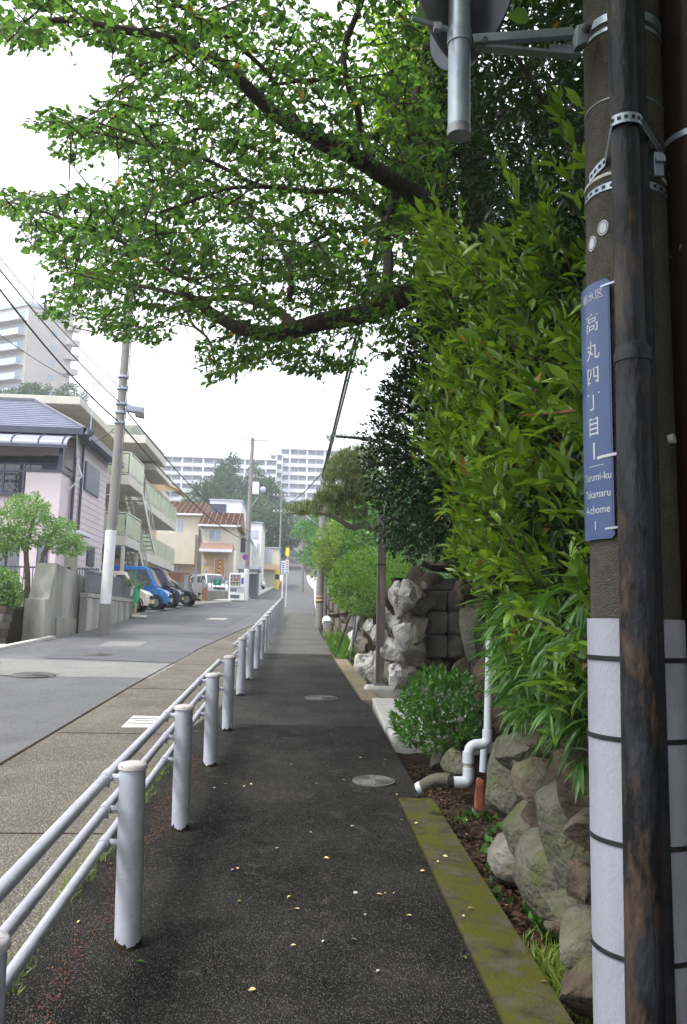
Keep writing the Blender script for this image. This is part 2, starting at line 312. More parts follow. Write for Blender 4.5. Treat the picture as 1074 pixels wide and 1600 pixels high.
M['brickred'] = mat('reddish_brick', (.40, .20, .13), (.30, .15, .10), scale=3, rough=.85)
M['fence'] = mat('grey_fence_metal', (.12, .125, .155), (.15, .155, .185), scale=3, rough=.5)
M['carblue'] = mat('blue_car_paint', (.012, .17, .52), None, rough=.22, spec=.6)
M['carbeige'] = mat('beige_car_paint', (.62, .58, .46), None, rough=.25, spec=.6)
M['carblack'] = mat('black_car_paint', (.018, .018, .025), None, rough=.18, spec=.6)
M['carpurple'] = mat('dark_purple_car_paint', (.035, .028, .06), None, rough=.2, spec=.6)
M['carwhite'] = mat('white_car_paint', (.70, .71, .72), None, rough=.25, spec=.6)
M['tyre'] = mat('tyre', (.015, .015, .015), None, rough=.8)
M['rim'] = mat('wheel_rim', (.35, .36, .38), None, rough=.3, metal=.7)
M['lamp'] = mat('headlight_glass', (.55, .58, .62), None, rough=.12, spec=.8)
M['yellow'] = mat('yellow_plate', (.72, .55, .05), None, rough=.5)
M['green'] = mat('green_net', (.02, .30, .16), (.03, .22, .12), scale=20, rough=.7)
M['red'] = mat('red_paint', (.55, .03, .03), None, rough=.5)
M['signblue'] = mat('sign_blue', (.03, .07, .40), None, rough=.4)
M['bag'] = mat('white_plastic_bag', (.70, .72, .76), (.58, .60, .64), scale=9, rough=.35, bump=.8, bscale=14)
M['wire'] = mat('black_cable', (.025, .026, .034), None, rough=.6)
M['haze'] = None

# ------------------------------------------------------------------ leaves
def tmpl(w, droop=.12, fold=.10, big=True):
    if big:
        v = np.array([(0, 0, 0), (-w * .42, .28, fold * w), (0, .28, 0), (w * .42, .28, fold * w), (-w * .46, .6, fold * w - droop * .35), (0, .6, -droop * .35),
                      (w * .46, .6, fold * w - droop * .35), (0, 1, -droop)], float)
        f = [(0, 2, 1), (0, 3, 2), (1, 2, 5), (1, 5, 4), (2, 3, 6), (2, 6, 5), (4, 5, 7), (5, 6, 7)]
    else:
        v = np.array([(0, 0, 0), (-w * .5, .5, fold * w), (w * .5, .5, fold * w), (0, 1, -droop)], float); f = [(0, 2, 1), (1, 2, 3)]
    return v, np.array(f)
T_CHERRY = tmpl(.58, .18, .18); T_LAUREL = tmpl(.34, .16, .25); T_BAMBOO = tmpl(.13, .35, .3); T_SMALL = tmpl(.5, .1, .2, False)
T_AZ = tmpl(.42, .05, .3, False); T_NEEDLE = tmpl(.09, 0, .2, False); T_GRASS = tmpl(.07, .35, .3, False)
def nrm(a): return a / np.maximum(np.linalg.norm(a, axis=1, keepdims=True), 1e-9)
def frames(D, U):
    D = nrm(D); S = nrm(np.cross(D, U)); Nn = np.cross(S, D); return S, D, Nn
def leafobj(name, P, D, U, Ln, T, mt, parent=None, single=0, leafname='leaf', kind='stuff', smooth=False):
    """Leaves growing from P along D with the upper side towards U. The `single` leaves that show largest are parts of their own."""
    P = np.asarray(P, float); Ln = np.asarray(Ln, float); S, D, Nn = frames(np.asarray(D, float), np.asarray(U, float))
    tv, tf = T; off = np.array(wloc(parent)) if parent is not None else np.zeros(3)
    keep = np.ones(len(P), bool)
    if single:
        u, v = projn(P); ok = (u > 5) & (u < 1069) & (v > 5) & (v < 1595)
        sc = np.where(ok, Ln / np.linalg.norm(P - CPN, axis=1), 0); idx = np.argsort(-sc)[:single]; idx = idx[sc[idx] > 0]
        me = bpy.data.meshes.new(leafname); me.from_pydata([tuple(a) for a in tv], [], [tuple(int(i) for i in a) for a in tf]); me.materials.append(mt); me.shade_smooth()
        for i in idx:
            mt4 = Matrix.Identity(4)
            for k in range(3):
                mt4[k][0] = S[i, k] * Ln[i]; mt4[k][1] = D[i, k] * Ln[i]; mt4[k][2] = Nn[i, k] * Ln[i]; mt4[k][3] = P[i, k] - off[k]
            share(me, leafname, parent, mt4)
        keep[idx] = False
    P, D, S, Nn, Ln = P[keep], D[keep], S[keep], Nn[keep], Ln[keep]
    V = P[:, None, :] + Ln[:, None, None] * (tv[None, :, 0, None] * S[:, None, :] + tv[None, :, 1, None] * D[:, None, :] + tv[None, :, 2, None] * Nn[:, None, :])
    n, k = len(P), len(tv); V = (V - off).reshape(-1, 3)
    Fc = (tf[None] + (np.arange(n) * k)[:, None, None]).reshape(-1)
    me = bpy.data.meshes.new(name); nf = len(Fc) // 3
    me.vertices.add(len(V)); me.vertices.foreach_set('co', V.ravel().astype(np.float32))
    me.loops.add(len(Fc)); me.loops.foreach_set('vertex_index', Fc.astype(np.int32))
    me.polygons.add(nf); me.polygons.foreach_set('loop_start', np.arange(0, nf * 3, 3, dtype=np.int32)); me.polygons.foreach_set('loop_total', np.full(nf, 3, np.int32))
    me.polygons.foreach_set('use_smooth', np.ones(nf, bool)); me.update(calc_edges=True); me.materials.append(mt)
    o = bpy.data.objects.new(name, me); C.objects.link(o); o.parent = parent
    if kind: o['kind'] = kind
    return o
def inpoly(u, v, poly):
    inside = np.zeros(len(u), bool); n = len(poly); j = n - 1
    for i in range(n):
        xi, yi = poly[i]; xj, yj = poly[j]
        c = ((yi > v) != (yj > v)) & (u < (xj - xi) * (v - yi) / ((yj - yi) + 1e-12) + xi)
        inside ^= c; j = i
    return inside
def sprays(tips, dirs, per, size, spread=.9, back=.25, jit=.3, up=.35):
    """leaves set alternately along the last stretch of each twig"""
    tips = np.asarray(tips, float); dirs = nrm(np.asarray(dirs, float)); n = len(tips)
    T = np.repeat(tips, per, 0); Dd = np.repeat(dirs, per, 0); m = len(T)
    t = np.tile(np.linspace(0, 1, per), n) + NR.uniform(-.08, .08, m)
    P = T - Dd * (t * back)[:, None]
    rnd = NR.normal(size=(m, 3)); side = nrm(np.cross(Dd, rnd))
    sp = (spread * (.35 + .65 * t))[:, None]
    D = Dd * (1 - .5 * sp) + side * sp + NR.normal(size=(m, 3)) * jit * .5; D[:, 2] += (up - .35) * .8
    U = np.tile([0, 0, 1.0], (m, 1)) + NR.normal(size=(m, 3)) * jit
    Ls = size * NR.uniform(.55, 1.2, m)
    return P, D, U, Ls
def crown(name, c, rr, n, size, mt, parent, clumps=24, T=T_SMALL, hollow=.55, clr=.42, per=6, flat=1.0, kind='stuff', seed=0):
    rs = np.random.RandomState(seed + 77)
    cc = nrm(rs.normal(size=(clumps, 3))) * (hollow + (1 - hollow) * rs.rand(clumps, 1)) * np.array(rr)
    w_ = np.array([max(.25, clr)] * clumps) * rs.uniform(.6, 1.25, clumps)
    k = rs.randint(0, clumps, n)
    q = nrm(rs.normal(size=(n, 3))) * (rs.rand(n, 1) ** .4)
    P = cc[k] + q * w_[k][:, None] * np.array(rr) * np.array([1, 1, flat]); P = P + np.array(c)
    D = q + nrm(P - np.array(c)) * .8 + rs.normal(size=(n, 3)) * .35; D[:, 2] -= .1
    U = np.tile([0, 0, 1.], (n, 1)) + rs.normal(size=(n, 3)) * .45
    return leafobj(name, P, D, U, size * rs.uniform(.6, 1.3, n), T, mt, parent, kind=kind)
def limb(p0, p1, r0, r1, bend=.1, n=7, seed=1):
    rs = random.Random(seed); p0 = Vector(p0); p1 = Vector(p1); ln = (p1 - p0).length; pts = []; k = rs.uniform(.5, 1)
    o1 = Vector((rs.uniform(-1, 1), rs.uniform(-1, 1), rs.uniform(-.3, .6))) * bend * ln
    for i in range(n):
        t = i / (n - 1); p = p0.lerp(p1, t) + o1 * math.sin(math.pi * t) + Vector((rs.uniform(-1, 1), rs.uniform(-1, 1), rs.uniform(-1, 1))) * bend * .18 * ln * (0 < i < n - 1)
        pts.append(p)
    return pts, [r0 + (r1 - r0) * i / (n - 1) for i in range(n)]

# ------------------------------------------------------------------ stones
def stone(name, c, r, mt, parent, seed, cuts=9, rough=.07, sub=3, rot=None, sq=.0, label=None):
    rs = random.Random(seed); import bmesh
    bm = bmesh.new(); bmesh.ops.create_icosphere(bm, subdivisions=sub, radius=1)
    pl = []
    for i in range(cuts):
        n = Vector((rs.gauss(0, 1), rs.gauss(0, 1), rs.gauss(0, 1))).normalized(); pl.append((n, rs.uniform(.50, .84)))
    Mr = rot or Matrix.Rotation(rs.uniform(-.3, .3), 3, 'X') @ Matrix.Rotation(rs.uniform(-.3, .3), 3, 'Z')
    offn = Vector((rs.uniform(0, 90), rs.uniform(0, 90), rs.uniform(0, 90)))
    cl = wloc(parent) if parent is not None else Vector((0, 0, 0))
    for v in bm.verts:
        p = v.co.copy()
        if sq: p = Vector([math.copysign(abs(a) ** (1 - sq), a) for a in p])
        for n, d in pl:
            e = p.dot(n) - d
            if e > 0: p -= n * e * .92
        p *= 1 + noise.fractal(p * 1.6 + offn, .9, 2.2, 4) * rough * 1.4 + noise.noise(p * 6 + offn) * rough * .35
        p = Vector((p.x * r[0], p.y * r[1], p.z * r[2]))
        v.co = (Mr @ p) + Vector(c) - cl
    me = bpy.data.meshes.new(name); bm.to_mesh(me); bm.free(); me.materials.append(mt); me.shade_smooth(); me.set_sharp_from_angle(angle=rad(38))
    o = bpy.data.objects.new(name, me); C.objects.link(o)
    if parent is not None: o.parent = parent
    if label: o['label'] = label
    return o
# ================================================================== SETTING: ground, road, path
def strip(name, xl, xr, ys, off, mt, kind='structure', parent=None, thick=.25, nx=1):
    mb = MB(); vs = []; n = len(ys)
    for Y in ys:
        a, b = xl(Y), xr(Y)
        for i in range(nx + 1): vs.append((a + (b - a) * i / nx, Y, g(Y) + off))
    k = nx + 1; fs = [(j * k + i, j * k + i + 1, (j + 1) * k + i + 1, (j + 1) * k + i) for j in range(n - 1) for i in range(nx)]
    base = len(vs)
    for Y in ys: vs += [(xl(Y), Y, g(Y) + off - thick), (xr(Y), Y, g(Y) + off - thick)]
    for j in range(n - 1):
        fs.append((j * k, (j + 1) * k, base + 2 * (j + 1), base + 2 * j)); fs.append((j * k + nx, base + 2 * j + 1, base + 2 * (j + 1) + 1, (j + 1) * k + nx))
    fs.append((0, base, base + 1, nx)); fs.append(((n - 1) * k, (n - 1) * k + nx, base + 2 * n - 1, base + 2 * n - 2))
    mb.add(vs, fs); return mb.build(name, mt, parent, kind=kind)
def li(pts):
    xs = [p[0] for p in pts]; ys = [p[1] for p in pts]
    return lambda Y: float(np.interp(Y, xs, ys))
def sst(a, b, x):
    t = min(1, max(0, (x - a) / (b - a))); return t * t * (3 - 2 * t)
fenceX = li([(0, -.78), (3.44, -.74), (8.4, -.68), (11, -.67), (14.2, -.60), (20, -.56), (34, -.44), (60, -.3)])
apL = li([(-3, -2.5), (5, -2.42), (12, -2.25), (18, -2.0), (24, -1.55), (30, -1.0), (36, -.60)])
pathR = li([(-3, .80), (6.05, .80), (6.1, .99), (10.5, 1.0), (10.6, .94), (16, .84), (24, .80), (36, .95)])
roadL = li([(-5, -6.1), (17, -5.85), (22, -5.6), (29, -5.7), (31, -6.0), (44, -5.2), (50, -3.9), (56, -3.1), (70, -2.55), (100, -1.5), (240, -1.6)])
roadR = li([(36, 1.0), (50, 1.3), (80, 2.0), (100, 1.7), (240, 1.4)])
apO = li([(0, -.33), (8.5, -.36), (10.6, -.12), (36, -.12)])
def apR(Y): return fenceX(Y) + apO(Y)
YS = lambda a, b, s: list(np.arange(a, b, s)) + [b]
strip('road', roadL, lambda Y: (apL(Y) - .012 if Y < 36 else roadR(Y)), YS(-4, 36, 1) + YS(36.02, 240, 3), .0, M['road'])
strip('gutter_apron', apL, lambda Y: apR(Y) - .012, YS(-4, 36, 1), .002, M['apron'])
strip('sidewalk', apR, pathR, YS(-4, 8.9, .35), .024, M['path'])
strip('sidewalk_middle', apR, pathR, YS(8.906, 17, .5), .022, M['path_half_shade'])
strip('sidewalk_far', apR, pathR, YS(17.006, 36, .5), .024, M['path_lit'])  # three sections, less shade painted into each one up the slope
# slab joints across the apron
for Yj in (2.1, 5.25, 8.4, 11.6, 14.8, 18, 21.2):
    strip('apron_joint', lambda Y: apL(Y) + .02, lambda Y: apR(Y) - .03, [Yj, Yj + .013], .0055, M['soil'], thick=.002)
# patches of newer and older asphalt
def patch(px4, mt, off, name='road_patch'):
    mb = MB(); v = []
    pp4 = [G(*a) for a in px4]; rj = random.Random(int(px4[0][0]) + int(px4[1][1]))
    for i_, p in enumerate(pp4):
        p2 = pp4[(i_ + 1) % len(pp4)]; ns_ = max(2, int((p2 - p).length / .18))
        for k_ in range(ns_):
            c_ = p.lerp(p2, k_ / ns_) + Vector((rj.gauss(0, .016), rj.gauss(0, .022), 0)); v.append(Vector((c_.x, c_.y, g(c_.y) + off)))
    mb.add(v, [tuple(range(len(v)))]); return mb.build(name, mt, kind='structure')
patch([(0, 1056), (236, 1060), (276, 1038), (0, 1029)], M['road_light'], .004)
patch([(66, 1028), (274, 1036), (303, 1019), (104, 1013)], M['road_dark'], .008)
patch([(212, 990), (324, 998), (346, 989), (244, 985)], M['road_dark'], .004)
patch([(262, 975), (352, 981), (394, 962), (300, 960)], M['road_dark'], .004)
patch([(150, 1010), (215, 1011), (232, 1003), (172, 1002)], M['road_light'], .004)
patch([(322, 968), (352, 969), (356, 966.5), (330, 966)], M['lot'], .011, 'road_marking')
patch([(0, 1046), (92, 1053), (80, 1059), (0, 1056)], M['road_light'], .012)
# dirt edge between road asphalt and apron
strip('road_seam', lambda Y: apL(Y) - .035, lambda Y: apL(Y) - .004, YS(-4, 34, .5), .006, M['soil'], thick=.002)
# right: kerbs and the earth gutter behind them
kr = lambda Y: .80 + .262
mk = strip('mossy_kerb', lambda Y: .812, kr, YS(-4, 6.02, .5), .035, M['kerb'], thick=.3)
strip('brown_kerb', lambda Y: pathR(Y) + .01, lambda Y: pathR(Y) + .25, YS(10.7, 16, .5), .035, M['kerb2'], thick=.3)
gut = MB(); gv = []; gx = np.linspace(1.06, 2.6, 12); gy = np.arange(-4, 11.2, .22)
for Y in gy:
    for X in gx:
        gv.append((X, Y, g(Y) - .10 + .03 * noise.noise(Vector((X * 6, Y * 6, 1))) - .03 * math.cos((X - 1.2) * 9)))
gut.add(gv, [(j * 12 + i, j * 12 + i + 1, (j + 1) * 12 + i + 1, (j + 1) * 12 + i) for j in range(len(gy) - 1) for i in range(11)])
gut.build('earth_gutter', M['soil'], smooth=True, kind='structure')
# terrain, one sheet to the horizon
def hill(X, Y):
    z = g(Y) - .35
    if X < -6.5: z += sst(-6.5, -7.5, X) * .25
    z += sst(-37, -52, X) * sst(70, 135, Y) * 26 + sst(-60, -140, X) * sst(40, 140, Y) * 8
    if X > 2.4: z += sst(2.4, 4.5, X) * 1.9 + sst(4.5, 14, X) * 2.6
    z += sst(238, 254, Y) * 6.5 + sst(400, 1500, Y) * -20
    return z
tx = sorted(set([-1800, -900, -450, -250, -160] + list(np.arange(-120, -8, 4)) + list(np.arange(-8, 12, .8)) + list(np.arange(12, 80, 4)) + [120, 200, 400, 900, 1800]))
ty = sorted(set([-900, -200, -60, -30] + list(np.arange(-20, 60, 2)) + list(np.arange(60, 300, 5)) + [340, 420, 600, 900, 1500, 2400]))
mb = MB(); mb.add([(x, y, hill(x, y)) for y in ty for x in tx], [(j * len(tx) + i, j * len(tx) + i + 1, (j + 1) * len(tx) + i + 1, (j + 1) * len(tx) + i) for j in range(len(ty) - 1) for i in range(len(tx) - 1)])
mb.build('terrain', M['terrain'], smooth=True, kind='structure')
# left edge: driveway slab with pale kerb line
strip('driveway', lambda Y: -9.5, lambda Y: roadL(Y) - .17, YS(9, 17.9, 1), .02, M['lot'])
strip('left_kerb', lambda Y: roadL(Y) - .165, lambda Y: roadL(Y) - .01, YS(8, 20, 1), .05, M['pale_concrete'])
strip('parking_lot', lambda Y: -9.4, lambda Y: roadL(Y) - .02, YS(29.2, 49.8, 1), .03, M['lot'])
for Yl in (34.6, 37.1, 39.6, 42.1, 44.6):
    strip('parking_line', lambda Y: -8.9, lambda Y: -5.75, [Yl, Yl + .12], .036, M['white'], thick=.004)
strip('left_pavement', lambda Y: roadL(Y) - 1.1, lambda Y: roadL(Y) - .02, YS(50, 110, 3), .09, M['pale_concrete'])
strip('right_pavement', lambda Y: roadR(Y) + .02, lambda Y: roadR(Y) + 1.0, YS(36.5, 110, 3), .09, M['pale_concrete'])

# ================================================================== manholes and hatch
def manhole(p, r, label, cat='manhole cover', off=.03, ribs=True):
    z = g(p.y) + off; sl = Matrix.Rotation(math.atan(.0525), 3, 'X'); t = thing('manhole_cover', label, cat, (p.x, p.y, z))
    MB().lathe([(r * 1.09, -.03), (r * 1.09, .004), (r * 1.02, .006), (r * 1.02, -.02)], (p.x, p.y, z), 40, sl).build('frame', M['iron'], t, True)
    MB().lathe([(r, -.03), (r, .002), (r * .985, .004)], (p.x, p.y, z), 40, sl).build('lid', M['iron'], t, True)
    mb = MB(sl.to_4x4()); mb.M = Matrix.Translation((p.x, p.y, z)) @ sl.to_4x4()
    for q in (.9, .76, .62, .48, .34, .2):
        for k in range(4):
            a0 = k * math.pi / 2 + .18; a1 = a0 + math.pi / 2 - .36
            pts = [(q * r * math.cos(a0 + (a1 - a0) * i / 10), q * r * math.sin(a0 + (a1 - a0) * i / 10), .006) for i in range(11)]
            mb.tube(pts, .006, 5)
    for k in range(4):
        a = k * math.pi / 2; mb.tube([(0, 0, .006), (r * .95 * math.cos(a), r * .95 * math.sin(a), .006)], .009, 5)
    mb.build('raised_pattern', M['iron_light'], t, True); return t
manhole(G(584, 1226), .155, 'small round iron drain cover with ring pattern at the end of the mossy kerb')
manhole(G(502, 1094), .20, 'round iron cover further up the sidewalk in front of the timber post')
pm = G(150, 1023); manhole(pm, .30, 'round iron cover set in the dark patch of the road', off=.014)
pm = G(52, 1056); manhole(pm, .3, 'round iron cover in the light patch at the left side of the road', off=.018)
a, b, c, d = [G(*q) for q in ((190, 1137), (241, 1138), (262, 1121), (208, 1120))]
t = thing('access_hatch', 'square pale metal hatch plate lying in the brown aggregate apron', 'access hatch', ((a.x + c.x) / 2, (a.y + c.y) / 2, g(a.y)))
def zz(p, o): return Vector((p.x, p.y, g(p.y) + o))
MB().hexa([zz(q, -.02) for q in (a, b, c, d)], [zz(q, .014) for q in (a, b, c, d)]).build('plate', M['pale_concrete'], t, bevel=.004)
mb = MB(); ab = (a + b + c + d) / 4
for (s_, w_) in ((-.22, .3), (.0, .2), (.2, .34)):
    q = ab + (d - a) * s_; u = (b - a).normalized(); v_ = (d - a).normalized()
    mb.hexa([zz(q + u * x + v_ * y, .0145) for x, y in ((-w_ / 2, -.01), (w_ / 2, -.01), (w_ / 2, .01), (-w_ / 2, .01))], [zz(q + u * x + v_ * y, .019) for x, y in ((-w_ / 2, -.01), (w_ / 2, -.01), (w_ / 2, .01), (-w_ / 2, .01))])
mb.build('raised_lettering', M['iron'], t)

# ================================================================== guard fences
def post_mb(p, h, r, lean):
    top = p + Vector((lean * h, 0, h)); return p, top
def guard_fence(posts, label, rails_h, h, r, detail=True, ext=None, lean=None, group='white guard fences'):
    t = thing('guard_fence', label, 'guard fence', posts[0], group)
    heads = []
    src = None
    for i, p in enumerate(posts):
        ln = lean[i] if lean else 0
        top = p + Vector((ln * h, 0, h)); heads.append((p, top))
        n = 24 if p.y < 9 else 12
        po = MB().tube([p - Vector((0, 0, .1)), p + Vector((0, 0, .02)), top], r, n).build('post', M['paint'], t, True)
        if p.y < 13:
            rj = random.Random(i + 5); nn_ = 36; vs_ = []
            for k_ in range(nn_):
                a_ = 2 * math.pi * k_ / nn_; c_ = Vector((math.cos(a_), math.sin(a_), 0)) * (r + .0012); hh_ = .02 + .022 * rj.random() ** 2 + .012 * math.sin(a_ * 3 + i)
                vs_ += [p + c_, p + c_ * .999 + Vector((ln * hh_, 0, hh_))]
            MB().add(vs_, [(2 * k_, 2 * ((k_ + 1) % nn_), 2 * ((k_ + 1) % nn_) + 1, 2 * k_ + 1) for k_ in range(nn_)]).build('rusty_base_stain', M['soil'], po)
        MB().lathe([(r * 1.0, 0), (r * 1.12, .003), (r * 1.12, .018), (r * 1.0, .027), (r * .6, .033), (.001, .034)], top, n).build('cap', M['paintcap'], po, True)
    ofs = .112
    for k, rh in enumerate(rails_h):
        pts = []
        for (p, top) in heads:
            q = p.lerp(top, rh / h); pts.append(q + Vector((-ofs, 0, 0)))
        rr = .0245 if k == 0 else .0215
        if ext: pts = [pts[0] + (pts[0] - pts[1]) * ext[0]] + pts + [pts[-1] + (pts[-1] - pts[-2]) * ext[1]]
        for i in range(len(pts) - 1):
            d = (pts[i + 1] - pts[i]).normalized()
            MB().tube([pts[i] + d * .004, pts[i + 1] - d * .004], rr, 14 if pts[i].y < 9 else 8).build('rail', M['paint'], t, True)
        if detail:
            for (p, top) in heads:
                q = p.lerp(top, rh / h)
                br = MB(); br.tube([q + Vector((-r * .9, 0, 0)), q + Vector((-ofs + rr, 0, 0))], .015, 8)
                br.tube([q + Vector((-ofs, -.045, -.0024)), q + Vector((-ofs, .045, .0024))], rr + .004, 14)
                o = br.build('bracket', M['paint'], t, True)
                MB().tube([q + Vector((-ofs + rr * .4, -.01, -rr - .016)), q + Vector((-ofs + rr * .4, -.01, -rr))], .009, 6).build('bolt', M['bracket'], o, True)
                MB().box(q.x - ofs + rr, q.x - r + .006, q.y - .022, q.y + .022, q.z - .014, q.z - .006).build('clip', M['bracket'], o)
    return t
zp = lambda Y, o=.02: g(Y) + o
P1 = [Vector((fenceX(Y), Y, zp(Y))) for Y in (1.84, 3.44, 5.07, 6.70, 8.34)]
for i, (px, py) in enumerate(((-8, 1800), (199, 1486), (282, 1302), (328, 1201), (355, 1145))):
    if i: q = G(px, py); P1[i] = Vector((q.x, q.y, zp(q.y)))
q = at(-16, 1500, 1.98); P1[0] = Vector((q.x, 1.98, zp(1.98)))
P1 = [P1[0] + (P1[0] - P1[1])] + P1
guard_fence(P1, 'near section of white three-rail guard fence, large at the lower left of the sidewalk', (.70, .565, .425), .735, .0571, True, (0.0, .05), [-.02, -.03, -.028, -.02, -.012, -.005])
ysf = [11.0 + 1.62 * i for i in range(15)]
P2 = [Vector((fenceX(Y), Y, zp(Y))) for Y in ysf]
guard_fence(P2, 'far section of white guard fence, its rusty-capped posts running up beside the road', (.66, .53, .40), .735, .0571, True, (.06, .05))

# ================================================================== near right: big pole, conduit, second pole, address plate, mirror bracket
cp = at(995, 968, 2.62); zb = g(cp.y) - .1
def polex(z): return Vector((cp.x, cp.y, z))
PR0 = .1545
def prad(z): return PR0 - (z - 0) * .0052
t = thing('utility_pole', 'near grey concrete utility pole wrapped in white sheet, right side of the sidewalk', 'utility pole', (cp.x, cp.y, zb))
MB().tube([polex(zb + i * .5) for i in range(20)], [prad(zb + i * .5) for i in range(20)], 48).build('shaft', M['pole'], t, True)
zt = atX(922, 966, cp.x - .1).z
zt = at(935, 966, 2.55).z
wrp = MB().tube([polex(z) for z in (zb + .1, .6, 1.2, zt)], [PR0 + .006] * 3 + [PR0 + .004], 48, cap=False).build('white_wrap', M['wrap'], t, True)
for py in (1027, 1149, 1308, 1480):
    z = at(925, py, 2.6).z
    MB().lathe([(PR0 + .0065, -.008), (PR0 + .0105, -.006), (PR0 + .0105, .006), (PR0 + .0065, .008)], polex(z), 48).build('wrap_band', M['black'], wrp, True)
def steelband(z, r, w_, tiltx, mt, parent, name='steel_band', slots=True):
    Mt = Matrix.Rotation(tiltx, 3, 'Y')
    o = MB().lathe([(r, -w_ / 2), (r + .003, -w_ / 2), (r + .003, w_ / 2), (r, w_ / 2)], polex(z), 48, Mt).build(name, mt, parent, True)
    if slots:
        mb = MB()
        for k in range(30):
            a = 2 * math.pi * k / 30; 
            vs = []
            for da, dz in ((-.045, -w_ * .22), (.045, -w_ * .22), (.045, w_ * .22), (-.045, w_ * .22)):
                vs.append(polex(z) + Mt @ Vector(((r + .0042) * math.cos(a + da), (r + .0042) * math.sin(a + da), dz)))
            mb.add(vs, [(0, 1, 2, 3)])
        mb.build('band_slot', M['black'], o, kind=None)
    return o
z1 = at(930, 300, 2.55).z; z2 = at(930, 262, 2.55).z
steelband(z1, prad(z1) + .001, .026, .10, M['galv'], t)
steelband(z1 + .045, prad(z1) + .001, .012, .10, M['pale_concrete'], t, slots=False)
z4 = at(930, 165, 2.55).z; steelband(z4, prad(z4), .004, .12, M['galv'], t, slots=False)
for (px, py) in ((943, 356), (926, 381)):
    # round white number tags
    d_ = ray(px, py); o_ = CAMPOS; dx, dy = d_.x, d_.y; ex, ey = o_.x - cp.x, o_.y - cp.y
    rr = prad(2.7) + .001; A_ = dx * dx + dy * dy; B_ = 2 * (dx * ex + dy * ey); C_ = ex * ex + ey * ey - rr * rr; tt = (-B_ - math.sqrt(max(0, B_ * B_ - 4 * A_ * C_))) / 2 / A_
    p = o_ + d_ * tt; nrm_ = Vector((p.x - cp.x, p.y - cp.y, 0)).normalized(); ux = Vector((-nrm_.y, nrm_.x, 0))
    if ux.x < 0: ux = -ux
    rt = .021
    mb = MB(); mb.prism([(rt * math.cos(a * math.pi / 10), rt * 1.3 * math.sin(a * math.pi / 10)) for a in range(20)], lambda a_, b_: p + ux * a_ + Vector((0, 0, b_)) - nrm_ * .004, lambda a_, b_: p + ux * a_ + Vector((0, 0, b_)) + nrm_ * .003)
    tg = mb.build('number_tag', M['white'], t)
    mb = MB(); pts = [(rt * .78 * math.cos(a * math.pi / 12), rt * 1.02 * math.sin(a * math.pi / 12)) for a in range(25)]
    mb.tube([p + ux * a_ + Vector((0, 0, b_)) + nrm_ * .0035 for a_, b_ in pts], .0012, 4, False); mb.build('tag_ring', M['black'], tg)
# small pegs (climbing bolts)
q = at(1046, 687, 2.50)
pg = MB(); pg.tube([q + Vector((-.03, .06, -.012)), q], .008, 8); pg.tube([q, q + Vector((.012, -.012, .003))], .017, 12); pg.build('step_bolt', M['pale_concrete'], t, True)
# earth wire up the pole's left side
pts = [at(917, py, 2.66) for py in (110, 180, 260, 310)]; MB().tube(pts, .004, 6).build('earth_wire', M['pale_concrete'], t, True)

# dark conduit strapped in front of the pole
pipe = at(1000, 968, 2.37); pr = .053
t = thing('conduit_pipe', 'dark peeling steel pipe strapped to the front of the near pole', 'pipe', (pipe.x, pipe.y, zb))
zj = at(985, 560, 2.385).z
topx = at(977, 30, 2.385)
MB().tube([(pipe.x - .024, pipe.y - .012, zb), (pipe.x, pipe.y, zj - .0)], pr, 32).build('lower_pipe', M['rustpipe'], t, True)
MB().tube([(pipe.x, pipe.y, zj - .02), (pipe.x, pipe.y, zj + .012), (pipe.x, pipe.y + .003, zj + .02), (pipe.x, pipe.y + .005, zj + .035)], [pr + .004, pr + .004, pr + .001, pr - .005], 32).build('pipe_joint', M['rustpipe'], t, True)
MB().tube([(pipe.x - .002, pipe.y + .006, zj + .02), (pipe.x - .008, pipe.y + .02, topx.z + 1.6)], pr - .008, 32).build('upper_pipe', M['rustpipe'], t, True)
mb = MB()
# perforated strap round pole and pipe
zc = at(990, 225, 2.45).z; pts = []; 
ring = []
cx2, cy2 = pipe.x - .004, pipe.y + .01
for k in range(29):
    a = math.pi * (1.0 + .0) + math.pi * k / 28
    ring.append(Vector((cx2 + (pr + .004) * 1.0 * math.cos(a), cy2 + (pr + .004) * math.sin(a), zc + .01)))
rp = prad(zc) + .004
pts = [Vector((cp.x + rp * math.cos(math.pi * (1.22 - .0) - .5), cp.y + rp * math.sin(math.pi * 1.22 - .5), zc - .05)), Vector((cp.x + rp * math.cos(math.pi * 1.22 - .25), cp.y + rp * math.sin(math.pi * 1.22 - .25), zc - .035)), Vector((cp.x + rp * math.cos(math.pi * 1.22), cp.y + rp * math.sin(math.pi * 1.22), zc - .02))] + ring[4:-4] + [Vector((cp.x + rp * math.cos(-.9), cp.y + rp * math.sin(-.9), zc)), Vector((cp.x + rp * math.cos(-.5), cp.y + rp * math.sin(-.5), zc - .02))]
def ribbon(mb, pts, w_, th, out):
    n = len(pts); vs = []
    for i, p in enumerate(pts):
        o = (p - out); o.z = 0; o.normalize()
        for s_, u_ in ((-1, 0), (1, 0), (1, 1), (-1, 1)): vs.append(p + Vector((0, 0, s_ * w_ / 2)) + o * th * u_)
    fs = [(i * 4 + k, i * 4 + (k + 1) % 4, (i + 1) * 4 + (k + 1) % 4, (i + 1) * 4 + k) for i in range(n - 1) for k in range(4)]
    mb.add(vs, fs + [(3, 2, 1, 0), ((n - 1) * 4, (n - 1) * 4 + 1, (n - 1) * 4 + 2, (n - 1) * 4 + 3)])
ctr = Vector((cp.x, cp.y, zc)); ribbon(mb, pts, .034, .003, ctr)
sb = mb.build('perforated_strap', M['galv'], t, True)
mb = MB()
L_ = [0]
for i in range(1, len(pts)): L_.append(L_[-1] + (pts[i] - pts[i - 1]).length)
s_ = .012
